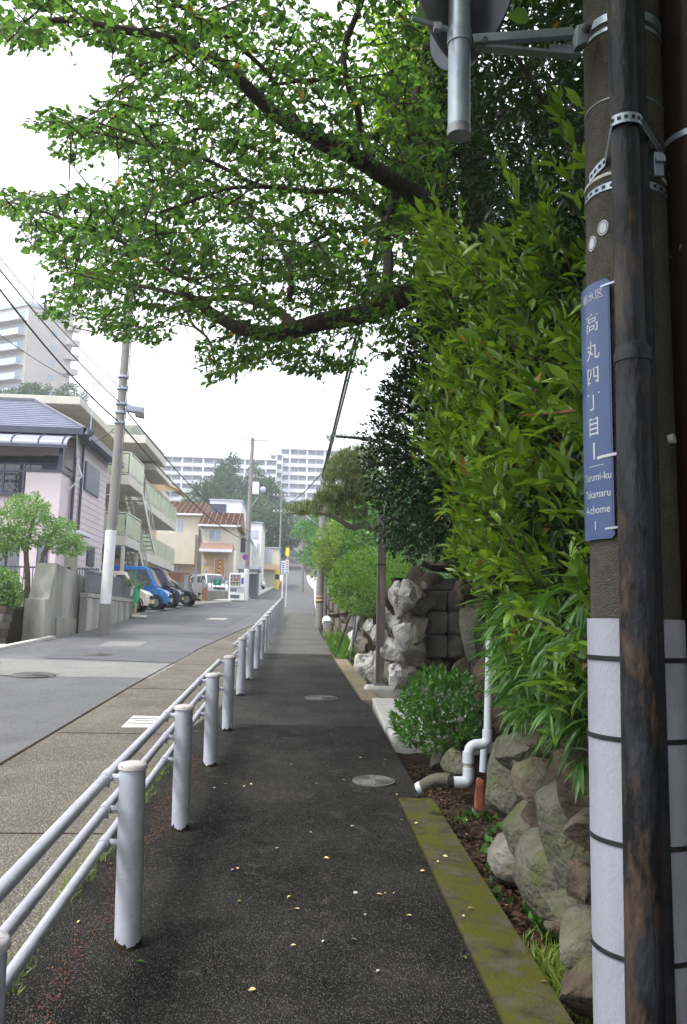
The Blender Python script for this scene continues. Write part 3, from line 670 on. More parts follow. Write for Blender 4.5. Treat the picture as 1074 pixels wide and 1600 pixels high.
while s_ < L_[-1] - .012:
    i = next(k for k in range(1, len(L_)) if L_[k] > s_) - 1; f = (s_ - L_[i]) / (L_[i + 1] - L_[i]); p = pts[i].lerp(pts[i + 1], f); tg = (pts[i + 1] - pts[i]).normalized(); o = p - ctr; o.z = 0; o.normalize()
    n_ = tg.cross(Vector((0, 0, 1))).normalized(); n_ = n_ if n_.dot(o) > 0 else -n_
    p = p + n_ * .0045; mb.add([p - tg * .006 - Vector((0, 0, .006)), p + tg * .006 - Vector((0, 0, .006)), p + tg * .006 + Vector((0, 0, .006)), p - tg * .006 + Vector((0, 0, .006))], [(0, 1, 2, 3)]); s_ += .021
mb.build('strap_slot', M['black'], sb)
q = at(1030, 250, 2.42); mb = MB(); mb.box(q.x - .016, q.x + .016, q.y, q.y + .03, q.z - .055, q.z + .03); mb.box(q.x - .014, q.x + .018, q.y - .012, q.y, q.z - .01, q.z + .012); mb.build('strap_clip', M['galv'], t, bevel=.002)

bp = at(1122, 968, 2.52); 
t = thing('steel_pole', 'dark brown steel pole at the very right edge of the photo', 'pole', (bp.x, bp.y, zb))
MB().tube([(bp.x, bp.y, zb), (bp.x, bp.y, 5.2)], .118, 40).build('shaft', M['brownpole'], t, True)
zc2 = at(1060, 222, 2.5).z; MB().lathe([(.119, -.011), (.1225, -.011), (.1225, .011), (.119, .011)], (bp.x, bp.y, zc2), 40).build('steel_band', M['galv'], t, True)
t = thing('pole_shade', 'black tube added right of the pipe, standing for the dark shade on the pole', 'black tube', (cp.x + .13, cp.y - .17, zb))
q = at(1052, 968, 2.5); qd = at(1020, 968, 2.44); MB().tube([(qd.x, qd.y, zb), (qd.x - .006, qd.y, 5)], .034, 18).build('shade_tube', M['black'], t, True)  # black tube added as painted shade beside the pipe

# blue address plate, bent round the pole
def glyphs(s, size, font=None):
    cu = bpy.data.curves.new('glyph', 'FONT'); cu.body = s; cu.size = size; cu.align_x = 'CENTER'; cu.align_y = 'CENTER'; cu.resolution_u = 3
    o = bpy.data.objects.new('glyph', cu); C.objects.link(o); bpy.context.view_layer.update()
    dg = bpy.context.evaluated_depsgraph_get(); me = bpy.data.meshes.new_from_object(o.evaluated_get(dg))
    vs = [v.co.copy() for v in me.vertices]; fs = [tuple(p.vertices) for p in me.polygons]
    bpy.data.objects.remove(o); bpy.data.curves.remove(cu); bpy.data.meshes.remove(me); return vs, fs
rA = PR0 + .001; 
zA0 = at(930, 838, 2.48).z; zA1 = at(930, 426, 2.48).z; Hs = zA1 - zA0; zc0 = (zA0 + zA1) / 2
t = thing('address_plate', 'tall blue curved plate with white Japanese street address on the near pole', 'address sign', (cp.x, cp.y, zc0))
AC = math.pi + .26; AW = .52          # centre angle of the plate and its half width
def onpole(a, z, o=0): return Vector((cp.x + (rA + o) * math.cos(a), cp.y + (rA + o) * math.sin(a), z))
def platewarp(x, z, o): # x along the pole's circumference, seen from outside, to the viewer's right
    return onpole(AC + x / rA, z, o)
def plate(hw, z0, z1, o0, o1, rc=.012, nn=16):
    mb = MB(); vs = []; cols = []
    for i in range(nn + 1):
        x = -hw + 2 * hw * i / nn; e = max(0, abs(x) - (hw - rc)); cut = rc - math.sqrt(max(0, rc * rc - e * e))
        for o in (o0, o1):
            vs += [platewarp(x, z0 + cut, o), platewarp(x, z1 - cut, o)]
    fs = []
    for i in range(nn):
        b0, b1 = i * 4, (i + 1) * 4
        fs += [(b0 + 2, b1 + 2, b1 + 3, b0 + 3), (b0, b0 + 1, b1 + 1, b1), (b0, b1, b1 + 2, b0 + 2), (b0 + 1, b0 + 3, b1 + 3, b1 + 1)]
    fs += [(0, 2, 3, 1), (nn * 4, nn * 4 + 1, nn * 4 + 3, nn * 4 + 2)]
    return mb.add(vs, fs)
hwA = AW * rA
plate(hwA, zA0, zA1, .002, .0045).build('plate_rim', M['bluelight'], t, True)
plate(hwA - .005, zA0 + .006, zA1 - .006, .0046, .0058).build('plate_face', M['blue'], t, True)
def word(s, size, fz, sx=1.0, xo=0.0, label=None):
    vs, fs = glyphs(s, size); zc = zA1 - fz * Hs; mb = MB()
    mb.add([platewarp(v.x * sx + xo, zc + v.y, .0068) for v in vs], fs); o = mb.build('lettering', M['white'], t); o['label'] = 'white lettering "%s"' % s; return o
rows = [('垂水区', .036, .055, .95, 0), ('高', .072, .165, .9, 0), ('丸', .072, .275, .9, 0), ('四', .072, .375, .9, 0), ('丁', .072, .475, .9, 0), ('目', .072, .575, .85, 0), ('1', .085, .668, .9, 0),
        ('Tarumi-ku', .037, .765, .80, .004), ('Takamaru', .037, .83, .78, .004), ('4-chome', .037, .89, .84, .004), ('1', .042, .95, .9, 0)]
for s, sz, fz, sx, xo in rows: word(s, sz, fz, sx, xo + .010)
zl = zA1 - .722 * Hs; mb = MB(); vs = []
for i in range(7): x = -.02 + .07 * i / 6; vs += [platewarp(x, zl - .001, .0068), platewarp(x, zl + .001, .0068)]
mb.add(vs, [(i * 2, i * 2 + 2, i * 2 + 3, i * 2 + 1) for i in range(6)]); mb.build('rule_line', M['white'], t)
for fz, hw_, mt in ((.03, .0035, 'galv'), (.695, .005, 'white'), (.965, .0035, 'galv')):
    zz_ = zA1 - fz * Hs; mb = MB(); vs = []
    x0 = hwA - .03 if fz != .695 else hwA - .055
    for i in range(9):
        x = x0 + .10 * i / 8; oo = .0075; vs += [platewarp(x, zz_ - hw_ + i * .001, oo), platewarp(x, zz_ + hw_ + i * .001, oo), platewarp(x, zz_ + hw_ + i * .001, oo + .0015), platewarp(x, zz_ - hw_ + i * .001, oo + .0015)]
    mb.add(vs, [(i * 4 + k, i * 4 + (k + 1) % 4, i * 4 + 4 + (k + 1) % 4, i * 4 + 4 + k) for i in range(8) for k in range(4)] + [(0, 1, 2, 3), (35, 34, 33, 32)]); mb.build('fixing_strap', M[mt], t)

# sign bracket arm, hanging sign post and round sign seen from behind
YA = 2.60
t = thing('sign_bracket_arm', 'galvanised bracket arm clamped to the near pole holding a sign post', 'bracket arm', at(925, 62, 2.6))
aR = at(925, 52, 2.56); aL = at(738, 66, 2.5)
mb = MB()
def barbox(p0, p1, hh, ww):
    d = (p1 - p0).normalized(); s_ = d.cross(Vector((0, 0, 1))).normalized(); u_ = s_.cross(d)
    c8 = lambda p: [p + s_ * a_ * ww + u_ * b_ * hh for a_, b_ in ((-1, -1), (1, -1), (1, 1), (-1, 1))]
    return c8(p0) + c8(p1)
def bar(mb, p0, p1, hh, ww):
    v = barbox(p0, p1, hh, ww); mb.add(v, [(3, 2, 1, 0), (4, 5, 6, 7), (0, 1, 5, 4), (1, 2, 6, 5), (2, 3, 7, 6), (3, 0, 4, 7)])
bar(mb, at(738, 63, 2.5), at(895, 52, 2.53), .016, .013); mb.build('upper_arm', M['galv'], t, bevel=.003)
mb = MB(); bar(mb, at(745, 74, 2.52), at(905, 88, 2.56), .006, .018); bar(mb, at(860, 76, 2.56), at(905, 78, 2.56), .017, .004); mb.build('lower_arm', M['galv'], t, bevel=.002)
mb = MB(); q = at(912, 58, 2.53); mb.hexa([q + Vector(v) for v in ((-.035, -.02, -.055), (.012, -.02, -.03), (.012, .02, -.03), (-.035, .02, -.055))], [q + Vector(v) for v in ((-.03, -.02, .03), (.03, -.02, .052), (.03, .02, .052), (-.03, .02, .03))])
mb.build('clamp_plate', M['galv'], t, bevel=.004)
MB().tube([q + Vector((.0, -.06, .012)), q + Vector((0, .03, .012))], .014, 8).build('bolt', M['iron'], t, True); MB().tube([at(758, 62, 2.44), at(758, 62, 2.56)], .011, 8).build('bolt', M['iron'], t, True)
zk = at(930, 40, 2.55).z
steelband(zk, prad(zk) + .002, .032, .12, M['galv'], t, 'pole_clamp', slots=False); steelband(zk - .045, prad(zk) + .002, .014, .12, M['galv'], t, 'pole_clamp', slots=False)
sp_ = at(718, 60, 2.5)
t = thing('sign_post', 'short galvanised post hanging from the bracket arm above the sidewalk', 'sign post', (sp_.x, sp_.y, sp_.z))
zbot = at(717, 208, 2.5).z
MB().tube([(sp_.x, sp_.y, zbot), (sp_.x, sp_.y, sp_.z + .9)], .0382, 32).build('tube', M['galv'], t, True)
MB().tube([(sp_.x, sp_.y, zbot - .012), (sp_.x, sp_.y, zbot + .022)], .0398, 32).build('end_cap', M['bracket'], t, True)
MB().tube([(sp_.x, sp_.y, sp_.z - .026), (sp_.x, sp_.y, sp_.z + .026)], .0425, 32).build('clamp_band', M['galv'], t, True)
def disc(name, c, rr, ry, rot, mt, parent, dish=.0):
    Mr_ = rot; prof = [(.001, -.002 + dish), (rr * .5, dish * .8 - .002), (rr * .9, dish * .25), (rr, 0), (rr, .008), (rr * .97, .01), (.001, .006 + dish)]
    return MB().lathe(prof, c, 64, Mr_).build(name, mt, parent, True, ang=50)
rt1 = (Matrix.Rotation(rad(-38), 3, 'Z') @ Matrix.Rotation(rad(90), 3, 'X'))
t = thing('round_road_sign', 'grey backs of round road sign plates fixed to the hanging post', 'road sign', (sp_.x, sp_.y, sp_.z))
c1 = at(738, 10, 2.62); disc('rear_plate', c1, .222, 0, Matrix.Rotation(rad(-58), 3, 'Z') @ Matrix.Rotation(rad(90), 3, 'X'), M['signback'], t)
c2 = at(698, -14, 2.60); disc('front_plate', c2, .262, 0, Matrix.Rotation(rad(50), 3, 'Z') @ Matrix.Rotation(rad(90), 3, 'X'), M['signback2'], t)
mb = MB(); bar(mb, at(643, 28, 2.44), at(700, 46, 2.47), .008, .006); mb.build('stiffener', M['galv'], t, bevel=.002)
mb = MB(); q = at(684, 43, 2.45); mb.box(q.x - .014, q.x + .014, q.y - .012, q.y + .012, q.z - .014, q.z + .014); mb.build('bolt', M['bracket'], t, bevel=.003)

# ================================================================== downpipe, elbow, ditch parts
t = thing('drain_pipe', 'white plastic drain pipe with double bend coming down the stone wall', 'drain pipe', G(740, 1215))
YP = 5.45
def pp(px, py, Y=YP): return at(px, py, Y)
MB().tube([pp(775, 700), pp(768, 900), pp(762, 1150)], .0265, 20).build('upright', M['pvc'], t, True)
def arc(pts, r, n=20):
    # smooth polyline by Chaikin
    for _ in range(3):
        q = [pts[0]]
        for i in range(len(pts) - 1): q += [pts[i].lerp(pts[i + 1], .25), pts[i].lerp(pts[i + 1], .75)]
        pts = q + [pts[-1]]
    return pts
MB().tube(arc([pp(762, 1140), pp(762, 1163), pp(735, 1163), pp(732, 1185)], 0), .0345, 20).build('upper_elbow', M['pvc'], t, True)
MB().tube([pp(732, 1174), pp(732, 1192)], .038, 20).build('socket', M['pvc'], t, True)
MB().tube([pp(732, 1185), pp(732, 1205)], .031, 20).build('grey_section', M['pvcgrey'], t, True)
MB().tube(arc([pp(732, 1199), pp(732, 1221), pp(722, 1222), pp(706, 1222)], 0), .037, 20).build('lower_elbow', M['pvc'], t, True)
MB().tube([pp(708, 1222), pp(700, 1222)], .041, 20).build('rubber_collar', M['black'], t, True)
MB().tube([pp(757, 1160, 5.7), pp(755, 1206, 5.7)], .026, 16).build('rear_pipe', M['pvc'], t, True)
mb = MB(); n = 34; pts = []; rs_ = []
A_, B_ = pp(704, 1219, 5.45), pp(656, 1225, 5.6)
for i in range(n): pts.append(A_.lerp(B_, i / (n - 1)) + Vector((0, 0, .02 * math.sin(i / (n - 1) * 3.1) - .03 * (i / n) ** 2))); rs_.append((.044 if i % 2 else .038) * (1 - .15 * (i / n) ** 3))
t2 = thing('corrugated_drain_hose', 'dark corrugated drain hose lying at the kerb end beside the iron cover', 'drain hose', B_)
MB().tube(pts, rs_, 20).build('hose', mat('weathered_hose', (.085, .08, .06), (.12, .115, .09), scale=20, rough=.8), t2, True)
MB().tube([pts[-3], pts[-1] + Vector((-.02, 0, -.004))], [.042, .036], 16).build('torn_white_end', M['pvc'], t2, True)

# ================================================================== timber post, slabs, leaning pipes, garbage bag
pb = G(593, 1080); zb2 = g(pb.y)
t = thing('timber_post', 'weathered square timber post standing on a concrete footing by the rocks', 'post', (pb.x, pb.y, zb2 + .1))
MB().box(pb.x - .06, pb.x + .06, pb.y - .06, pb.y + .06, zb2 + .10, zb2 + 2.55).build('shaft', M['timber'], t, bevel=.006)
MB().box(pb.x - .09, pb.x + .09, pb.y - .09, pb.y + .09, zb2 + .09, zb2 + .115).build('base_plate', M['bracket'], t)
zt_ = at(594, 882, pb.y - .06).z; MB().box(pb.x - .064, pb.x + .064, pb.y - .064, pb.y + .064, zt_ - .01, zt_ + .01).build('wire_tie', M['black'], t)
t = thing('threshold_kerb', 'rounded pale concrete kerb block under the timber post', 'kerb block', (pb.x, pb.y, zb2))
MB().box(pb.x - .22, pb.x + 1.3, pb.y - .13, pb.y + .17, zb2 - .2, zb2 + .088).build('block', M['pale_concrete'], t, bevel=.05)
t = thing('entrance_slab', 'flat pale concrete slab bridging the ditch below the timber post', 'slab', (1.5, 9.6, g(9.6)))
MB().hexa([(1.02, 8.75, g(8.75) - .2), (2.4, 8.75, g(8.75) - .2), (2.4, 10.75, g(10.75) - .2), (1.08, 10.75, g(10.75) - .2)], [(1.02, 8.75, g(8.75) + .055), (2.4, 8.75, g(8.75) + .055), (2.4, 10.75, g(10.75) + .06), (1.08, 10.75, g(10.75) + .06)]).build('slab', M['pale_concrete'], t, bevel=.012)
t = thing('slab_end_block', 'short rounded concrete end block peeking out beside the azalea', 'kerb block', (1.1, 8.5, g(8.5)))
MB().box(1.03, 2.3, 8.25, 8.66, g(8.4) - .2, g(8.4) + .085).build('block', M['pale_concrete'], t, bevel=.05)
q0 = G(543, 1030); q1 = at(561, 962, q0.y + .05)
t = thing('leaning_grey_pipe', 'thick grey drain pipe leaning out of the bush to the kerb', 'pipe', q0)
MB().tube(arc([q1 + Vector((.05, 0, .12)), q1, q0 + Vector((.06, 0, .10)), q0 + Vector((-.09, -.05, .04))], 0), .05, 14).build('pipe', M['pvcgrey'], t, True)
MB().tube([q1 + Vector((-.02, 0, -.10)), q1 + Vector((.01, 0, -.02))], .058, 14).build('coupling', M['pvc'], t, True)
q2 = G(524, 1026); q3 = at(549, 958, q2.y)
tag(MB().tube([q2, q3], .018, 8).build('leaning_stay_rod', M['black'], None, True), 'thin black rod leaning towards the sidewalk beside the grey pipe', 'rod')
q2 = G(548, 1032); q3 = at(556, 962, q2.y); tag(MB().tube([q2, q3], .022, 8).build('leaning_stay_rod', M['fence'], None, True), 'dark slanting rod between the black rod and the thick grey pipe', 'rod')
q = G(511, 982)
bb = stone('garbage_bag', q + Vector((0, 0, .2)), (.17, .17, .22), M['bag'], None, 4, cuts=3, rough=.16); tag(bb, 'white plastic garbage bag at the foot of the distant roadside pole', 'garbage bag')

# ================================================================== stone walls
SM = [M['stone_grey'], M['stone_brown'], M['stone_pale'], M['stone_pink']]
t = thing('rubble_stone_wall', 'low retaining wall of big mossy natural boulders beside the mossy kerb', 'stone wall', (1.5, 4, g(4)))
near = [(778, 1225, 40, 112, 0, .1), (802, 1180, 44, 74, 0, -.2), (853, 1164, 52, 58, 1, 0), (806, 1190, 22, 42, 2, 0), (826, 1232, 50, 78, 3, .2), (872, 1318, 62, 190, 0, -.42), (886, 1240, 60, 122, 1, .1),
        (808, 1300, 54, 88, 0, .1), (783, 1337, 48, 68, 2, 0), (848, 1372, 96, 108, 0, 0), (898, 1165, 46, 60, 1, 0), (912, 1300, 30, 70, 3, 0), (882, 1428, 60, 44, 0, 0), (906, 1480, 38, 96, 0, 0), (905, 1390, 30, 90, 1, -.2), (925, 1560, 46, 80, 1, 0)]
for i, (px, py, w_, h_, k, tl) in enumerate(near):
    Xp = 1.22 if py < 1410 else 1.16
    p = atX(px, py, Xp); Y = p.y; hx = w_ / 2 / FPX * Y; hz = h_ / 2 / FPX * Y
    if Y < 2.2 or Y > 7: continue
    stone('stone', p + Vector((.10, .05, 0)), (.21, hx * 2.5, hz * 1.34), SM[k], t, 100 + i, rot=Matrix.Rotation(tl, 3, 'X'), cuts=14, rough=.06)
rs = random.Random(3); k = 0
Y = 1.2
while Y < 5.0:
    z = g(Y)
    while z < g(Y) + .80:
        hz = rs.uniform(.09, .16); hy = rs.uniform(.11, .19)
        stone('stone', (1.40 + (z - g(Y)) * .12 + rs.uniform(-.03, .03), Y + rs.uniform(-.08, .08), z + hz * .8), (.17, hy, hz), SM[rs.choice([0, 1, 1, 0, 3])], t, 300 + k, cuts=12); k += 1; z += hz * 1.75
    Y += .26
mb = MB(); mb.box(1.62, 2.4, .5, 5.3, -.4, 1.0); mb.build('earth_core', M['soil'], t)
# stones of the recess behind the azalea and pipe
t = thing('recess_boulders', 'tall weathered boulders standing behind the white drain pipe', 'boulders', (2, 7.5, g(7.5)))
for i, (px, py, w_, h_, k, X, tl) in enumerate([(722, 919, 30, 46, 1, 1.9, 0), (746, 925, 26, 84, 1, 1.9, 0), (737, 1000, 48, 100, 0, 1.75, -.35), (752, 1080, 40, 90, 1, 1.7, 0), (713, 1050, 32, 46, 1, 2.05, 0), (704, 1194, 34, 42, 0, 1.25, 0), (678, 1190, 24, 30, 0, 1.3, 0), (745, 1130, 40, 80, 1, 1.75, 0), (772, 1010, 30, 120, 1, 1.85, 0), (775, 1120, 30, 90, 1, 1.8, 0), (720, 1150, 60, 60, 1, 1.7, 0)]):
    p = atX(px, py, X); Y = p.y; hx = w_ / 2 / FPX * Y; hz = h_ / 2 / FPX * Y
    stone('stone', p + Vector((.05, .05, 0)), (hx * 1.15 + .02, hx * 1.6, hz * 1.15), SM[k], t, 500 + i, rot=Matrix.Rotation(tl, 3, 'Y'), cuts=12)
p = atX(750, 1243, 1.38); stone('stone', p, (.06, .10, .13), M['redstone'], t, 77, label='red-brown brick-like stone')
# rockery facing the camera beyond the entrance
t = thing('rockery_wall', 'pile of big weathered rocks with a recess of cut stone behind the timber post', 'rock wall', (2, 11.8, g(11.8)))
YR = 11.7
for i, (px, py, w_, h_, k) in enumerate([(651, 905, 26, 44, 1), (700, 884, 84, 20, 1), (655, 938, 44, 44, 2), (645, 982, 50, 58, 2), (640, 1018, 54, 44, 2), (634, 1058, 50, 46, 2), (680, 1040, 46, 24, 1), (615, 940, 22, 46, 1), (614, 1050, 30, 50, 2), (665, 1085, 60, 34, 1), (700, 1070, 50, 34, 1), (722, 990, 20, 90, 1), (730, 900, 40, 40, 1), (612, 1085, 40, 24, 1)]):
    p = at(px, py, YR + (.25 if k == 1 else 0)); Y = p.y; hx = w_ / 2 / FPX * Y; hz = h_ / 2 / FPX * Y
    stone('stone', p, (hx * 1.28, .28, hz * 1.26), SM[k], t, 600 + i, cuts=15, rough=.15, sq=.15)
for i, (px, py, w_, h_) in enumerate([(677, 903, 34, 22), (720, 897, 18, 14)]):
    p = at(px, py, 11.2); stone('stone', p, (w_ / 2 / FPX * 11.2, .16, h_ / 2 / FPX * 11.2), M['stone_pale'] if i else M['stone_brown'], t, 640 + i, cuts=2, rough=.02)
p0, p1 = at(664, 921, 11.3), at(716, 908, 11.3); MB().box(p0.x, p1.x, 11.15, 11.7, p0.z, p1.z).build('dark_lintel_slab', M['block'], t, bevel=.03)
for r_, yc in enumerate((937, 973, 1009)):
    for c_, (xc, ww) in enumerate(((680, 32), (710, 26))):
        p = at(xc, yc, 12.0); hx = ww / 2 / FPX * 12; hz = 17.2 / FPX * 12
        stone('stone_block', p, (hx * 1.08, .2, hz * 1.08), M['block'], t, 660 + r_ * 2 + c_, cuts=0, rough=.05, sq=.62, rot=Matrix.Identity(3))
mb = MB(); mb.box(1.55, 3.6, 12.25, 12.7, .2, 2.3); mb.build('backing', M['soil'], t)
t = thing('white_rock_bank', 'bank of jagged bright white rocks along the brown kerb', 'rock bank', (1.4, 13.5, g(13.5)))
wl = [(620, 940, 26, 50), (611, 972, 22, 44), (588, 995, 26, 34), (566, 1012, 26, 34), (571, 1043, 34, 48), (609, 1020, 22, 40), (577, 980, 22, 34), (598, 1060, 28, 44), (613, 1056, 20, 48), (556, 1000, 20, 34), (556, 1028, 22, 30), (600, 1000, 24, 34), (590, 1030, 28, 38), (602, 950, 22, 34), (585, 1062, 26, 36), (549, 1010, 14, 24), (630, 925, 20, 36), (622, 990, 20, 40)]
for i, (px, py, w_, h_) in enumerate(wl):
    p = atX(px, py, 1.33 + .25 * ((1090 - py) / 160) * .6); Y = p.y; hx = w_ / 2 / FPX * Y; hz = h_ / 2 / FPX * Y
    stone('stone', p + Vector((.08, .1, 0)), (hx * 1.45 + .05, hx * 2.2, hz * 1.25), M['stone_white'] if i % 4 != 3 else M['stone_pale'], t, 700 + i, cuts=18, rough=.2)
mb = MB(); mb.box(1.5, 3.2, 12.6, 17, .2, 1.9); mb.build('earth_core', M['soil'], t)
# block wall further up, below the bushes
t = thing('boundary_wall', 'tan stone block garden wall under the bushes beside the distant pole', 'boundary wall', (1.2, 24, g(24)))
nY = 12
for j in range(nY):
    Ya = 17.5 + j * 1.6
    for r_ in range(3):
        o_ = .8 * (r_ % 2)
        MB().box(1.30, 1.55, Ya + o_ + .015, Ya + 1.585 + o_, g(Ya) - .1 + r_ * .33, g(Ya) + .215 + r_ * .33).build('block', M['stone_brown'] if (j + r_) % 2 else M['stone_pale'], t, bevel=.02)
MB().box(1.24, 1.62, 17.4, 38, g(17.5) + .88, g(17.5) + .90).build('mortar_line', M['soil'], t)

# ================================================================== loose things on the ground
q = [G(505, 1190), G(463, 1490), G(706, 1432)]
lf = [(468, 1432, 1), (463, 1490, 1), (455, 1411, 1), (552, 1407, 0), (588, 1408, 1), (601, 1407, 1), (615, 1407, 1), (644, 1443, 1), (664, 1371, 1), (731, 1434, 1), (726, 1448, 1), (485, 1308, 1), (506, 1350, 1), (535, 1225, 2), (562, 1190, 1), (601, 1195, 1), (599, 1200, 1), (724, 1507, 3), (504, 1485, 2), (588, 1532, 2), (547, 1480, 2), (570, 1442, 2), (548, 1300, 2), (683, 1358, 1), (689, 1260, 1), (630, 1290, 1), (654, 1297, 1), (692, 1350, 1), (382, 1235, 1), (390, 1232, 1), (349, 1232, 1), (371, 1368, 1), (362, 1370, 2), (400, 1560, 1), (333, 1238, 2), (377, 1420, 3), (388, 1328, 2), (212, 1516, 3), (170, 1360, 1), (126, 1450, 1), (855, 1552, 1), (790, 1430, 1), (620, 1248, 1), (644, 1340, 3), (520, 1152, 3), (497, 1231, 3), (430, 1335, 2), (455, 1200, 2)]
me_src = {}
for i, (px, py, k) in enumerate(lf):
    p = G(px, py); an = R.uniform(0, 6.28); ln = R.uniform(.018, .034) * (1.4 if k == 3 else 1)
    D = np.array([[math.cos(an), math.sin(an), .15]]); U = np.array([[R.uniform(-.5, .5), R.uniform(-.5, .5), 1]])
    onk = .045 if p.x > .82 else .034
    o = leafobj('fallen_leaf', [[p.x, p.y, g(p.y) + onk]], D, U, [ln], T_CHERRY, M[{0: 'white', 1: 'yellowleaf', 2: 'pale_concrete', 3: 'bright'}[k]], None, kind=None)
    tag(o, {0: 'tiny fallen leaf, curled and bright white, on the dark asphalt', 1: 'small fallen leaf, dry orange-yellow, lying on the sidewalk or kerb', 2: 'tiny pale dry leaf scrap lying on the dark asphalt', 3: 'small fallen leaf, still green, lying on the asphalt'}[k], 'fallen leaf', 'fallen leaves scattered on the sidewalk, colour %s' % ['white', 'orange', 'pale', 'green'][k])
# debris line and grass at the fence foot
n = 2600; yy = NR.uniform(1.2, 7.4, n) ** 1.0; 
xx = np.array([fenceX(y) for y in yy]) - .10 + np.abs(NR.normal(0, .035, n)) * NR.choice([-1, 1], n) + .03 * np.sin(yy * 5) 
P = np.stack([xx, yy, np.array([g(y) for y in yy]) + .030], 1); D = NR.normal(size=(n, 3)); D[:, 2] = np.abs(D[:, 2]) * .25
o = leafobj('dead_blossom_debris', P, D, np.tile([0, 0, 1.], (n, 1)) + NR.normal(size=(n, 3)) * .4, NR.uniform(.006, .016, n), T_SMALL, M['catkin'], None, kind='stuff'); o['label'] = 'line of reddish dead blossom debris at the foot of the guard fence'; o['category'] = 'debris'
def tufts(name, spots, per, h, mt, label, spread=.03, T=T_GRASS):
    Ps = []; Ds = []
    for (x, y, z) in spots:
        for k in range(per):
            a = R.uniform(0, 6.28); rr_ = R.uniform(0, spread); Ps.append((x + rr_ * math.cos(a), y + rr_ * math.sin(a), z)); Ds.append((math.cos(a) * .5 + R.gauss(0, .25), math.sin(a) * .5 + R.gauss(0, .25), 1))
    n = len(Ps); o = leafobj(name, Ps, Ds, NR.normal(size=(n, 3)), h * NR.uniform(.5, 1.3, n), T, mt, None, kind='stuff'); o['label'] = label; o['category'] = 'grass'; return o
sp = []
for i in range(620):
    y = R.choice([R.gauss(2.35, .28), R.gauss(2.7, .3), R.gauss(3.2, .25), R.gauss(4.5, .25), R.gauss(5.9, .12), R.gauss(6.9, .5)]); sp.append((apR(y) + R.gauss(.01, .03), y, g(y) + .016))
tufts('seam_grass', sp, 7, .045, M['grass'], 'thin yellow-green grass in the seam under the guard fence rails')
sp = []
for i in range(70):
    y = R.gauss(3.55, .16); sp.append((1.14 + R.uniform(-.03, .12), y, g(y) - .09))
tufts('gutter_grass', sp, 12, .12, M['grass'], 'tuft of fine green grass in the ditch beside the wall foot', .05)
sp = [(R.uniform(1.12, 1.5), R.uniform(1.9, 6), 0) for _ in range(60)]; sp = [(x, y, g(y) - .09) for x, y, z in sp]
tufts('ditch_weeds', sp, 6, .07, M['azalea'], 'scattered small weeds in the ditch', .04, T_SMALL)
sp = [(R.uniform(.95, 1.5), R.uniform(16, 21), 0) for _ in range(260)]; sp = [(x, y, g(y) + .0) for x, y, z in sp]
tufts('verge_grass', sp, 9, .28, M['bright'], 'bright green grass verge beyond the leaning pipes', .12)
n = 2200; yy = NR.uniform(1.8, 7.5, n); xx = 1.08 + np.abs(NR.normal(0, .22, n)); P = np.stack([xx, yy, np.array([g(y) for y in yy]) - .085 + NR.uniform(0, .04, n)], 1); D = NR.normal(size=(n, 3)); D[:, 2] *= .25
o = leafobj('leaf_litter', P, D, np.tile([0, 0, 1.], (n, 1)) + NR.normal(size=(n, 3)) * .5, NR.uniform(.02, .055, n), T_SMALL, M['litter'], None, kind='stuff'); o['label'] = 'brown and orange leaf litter lying in the ditch'; o['category'] = 'leaf litter'
# ================================================================== LEFT SIDE
# --- concrete stair wall
A = G(67, 1015); Bc = G(136, 1002); 
t = thing('stair_wall', 'stained concrete stair wall with sloping top beside the road, left', 'concrete wall', A)
xf, yf, zf = -5.93, 17.6, g(17.6)
def yz(px, py): p = atX(px, py, xf); return p.y, p.z
prof = [(36.5, 1020), (36.5, 935), (52, 935), (81, 888), (139, 906), (139, 1010)]
pts2 = []
for px, py in prof: pts2.append((px, py))
# side face polygon in the plane X = xf, from the front edge back along the road
y0 = yz(67, 1000)[0]; y1 = yz(138, 1000)[0]
zt1 = atX(67, 935, xf).z; 
zpk = at(81, 888, y0 + .9).z; zbk = at(139, 906, y1).z; zlow = at(45, 935, y0).z
poly = [(y0, zf - .3), (y0, zlow), (y0 + .45, zlow), (y0 + .9, zpk), (y1, zbk), (y1, zf - .3)]
ypk = yz(88, 900)[0]
poly = [(y0, zf - .3), (y0, zlow), (y0 + .25, zlow), (ypk, zpk + .12), (y1, zbk), (y1, zf - .3)]
MB().prism(poly, lambda a_, b_: Vector((xf - .50, a_, b_)), lambda a_, b_: Vector((xf, a_, b_))).build('wall', M['concrete_stain'], t, bevel=.015)
yq = yz(86, 980)[0]; MB().prism([(yq, zf - .2), (yq, zf + .62), (y1 + .02, zf + .55), (y1 + .02, zf - .2)], lambda a_, b_: Vector((xf + .001, a_, b_)), lambda a_, b_: Vector((xf + .05, a_, b_))).build('lower_course', M['concrete'], t, bevel=.008)
# --- dark steps left of it
t = thing('garden_steps', 'dark brick steps climbing to the left garden', 'steps', (-7.2, 18, g(18)))
for i in range(5):
    zb_ = g(17.5) + i * .17; yy0 = 17.9 + i * .10
    for j in range(9):
        MB().box(-9.6 + j * .36, -9.6 + j * .36 + .352, yy0, yy0 + .6, zb_, zb_ + .165).build('brick_step', M['block'] if (i + j) % 3 else M['stone_brown'], t, bevel=.01)
tag(MB().box(-16, -6.45, 18.5, 25.5, g(17) - .3, g(17.5) + .86).build('raised_garden_bed', M['soil'], None, kind='structure'), 'raised garden ground in front of the pink house', 'garden ground')
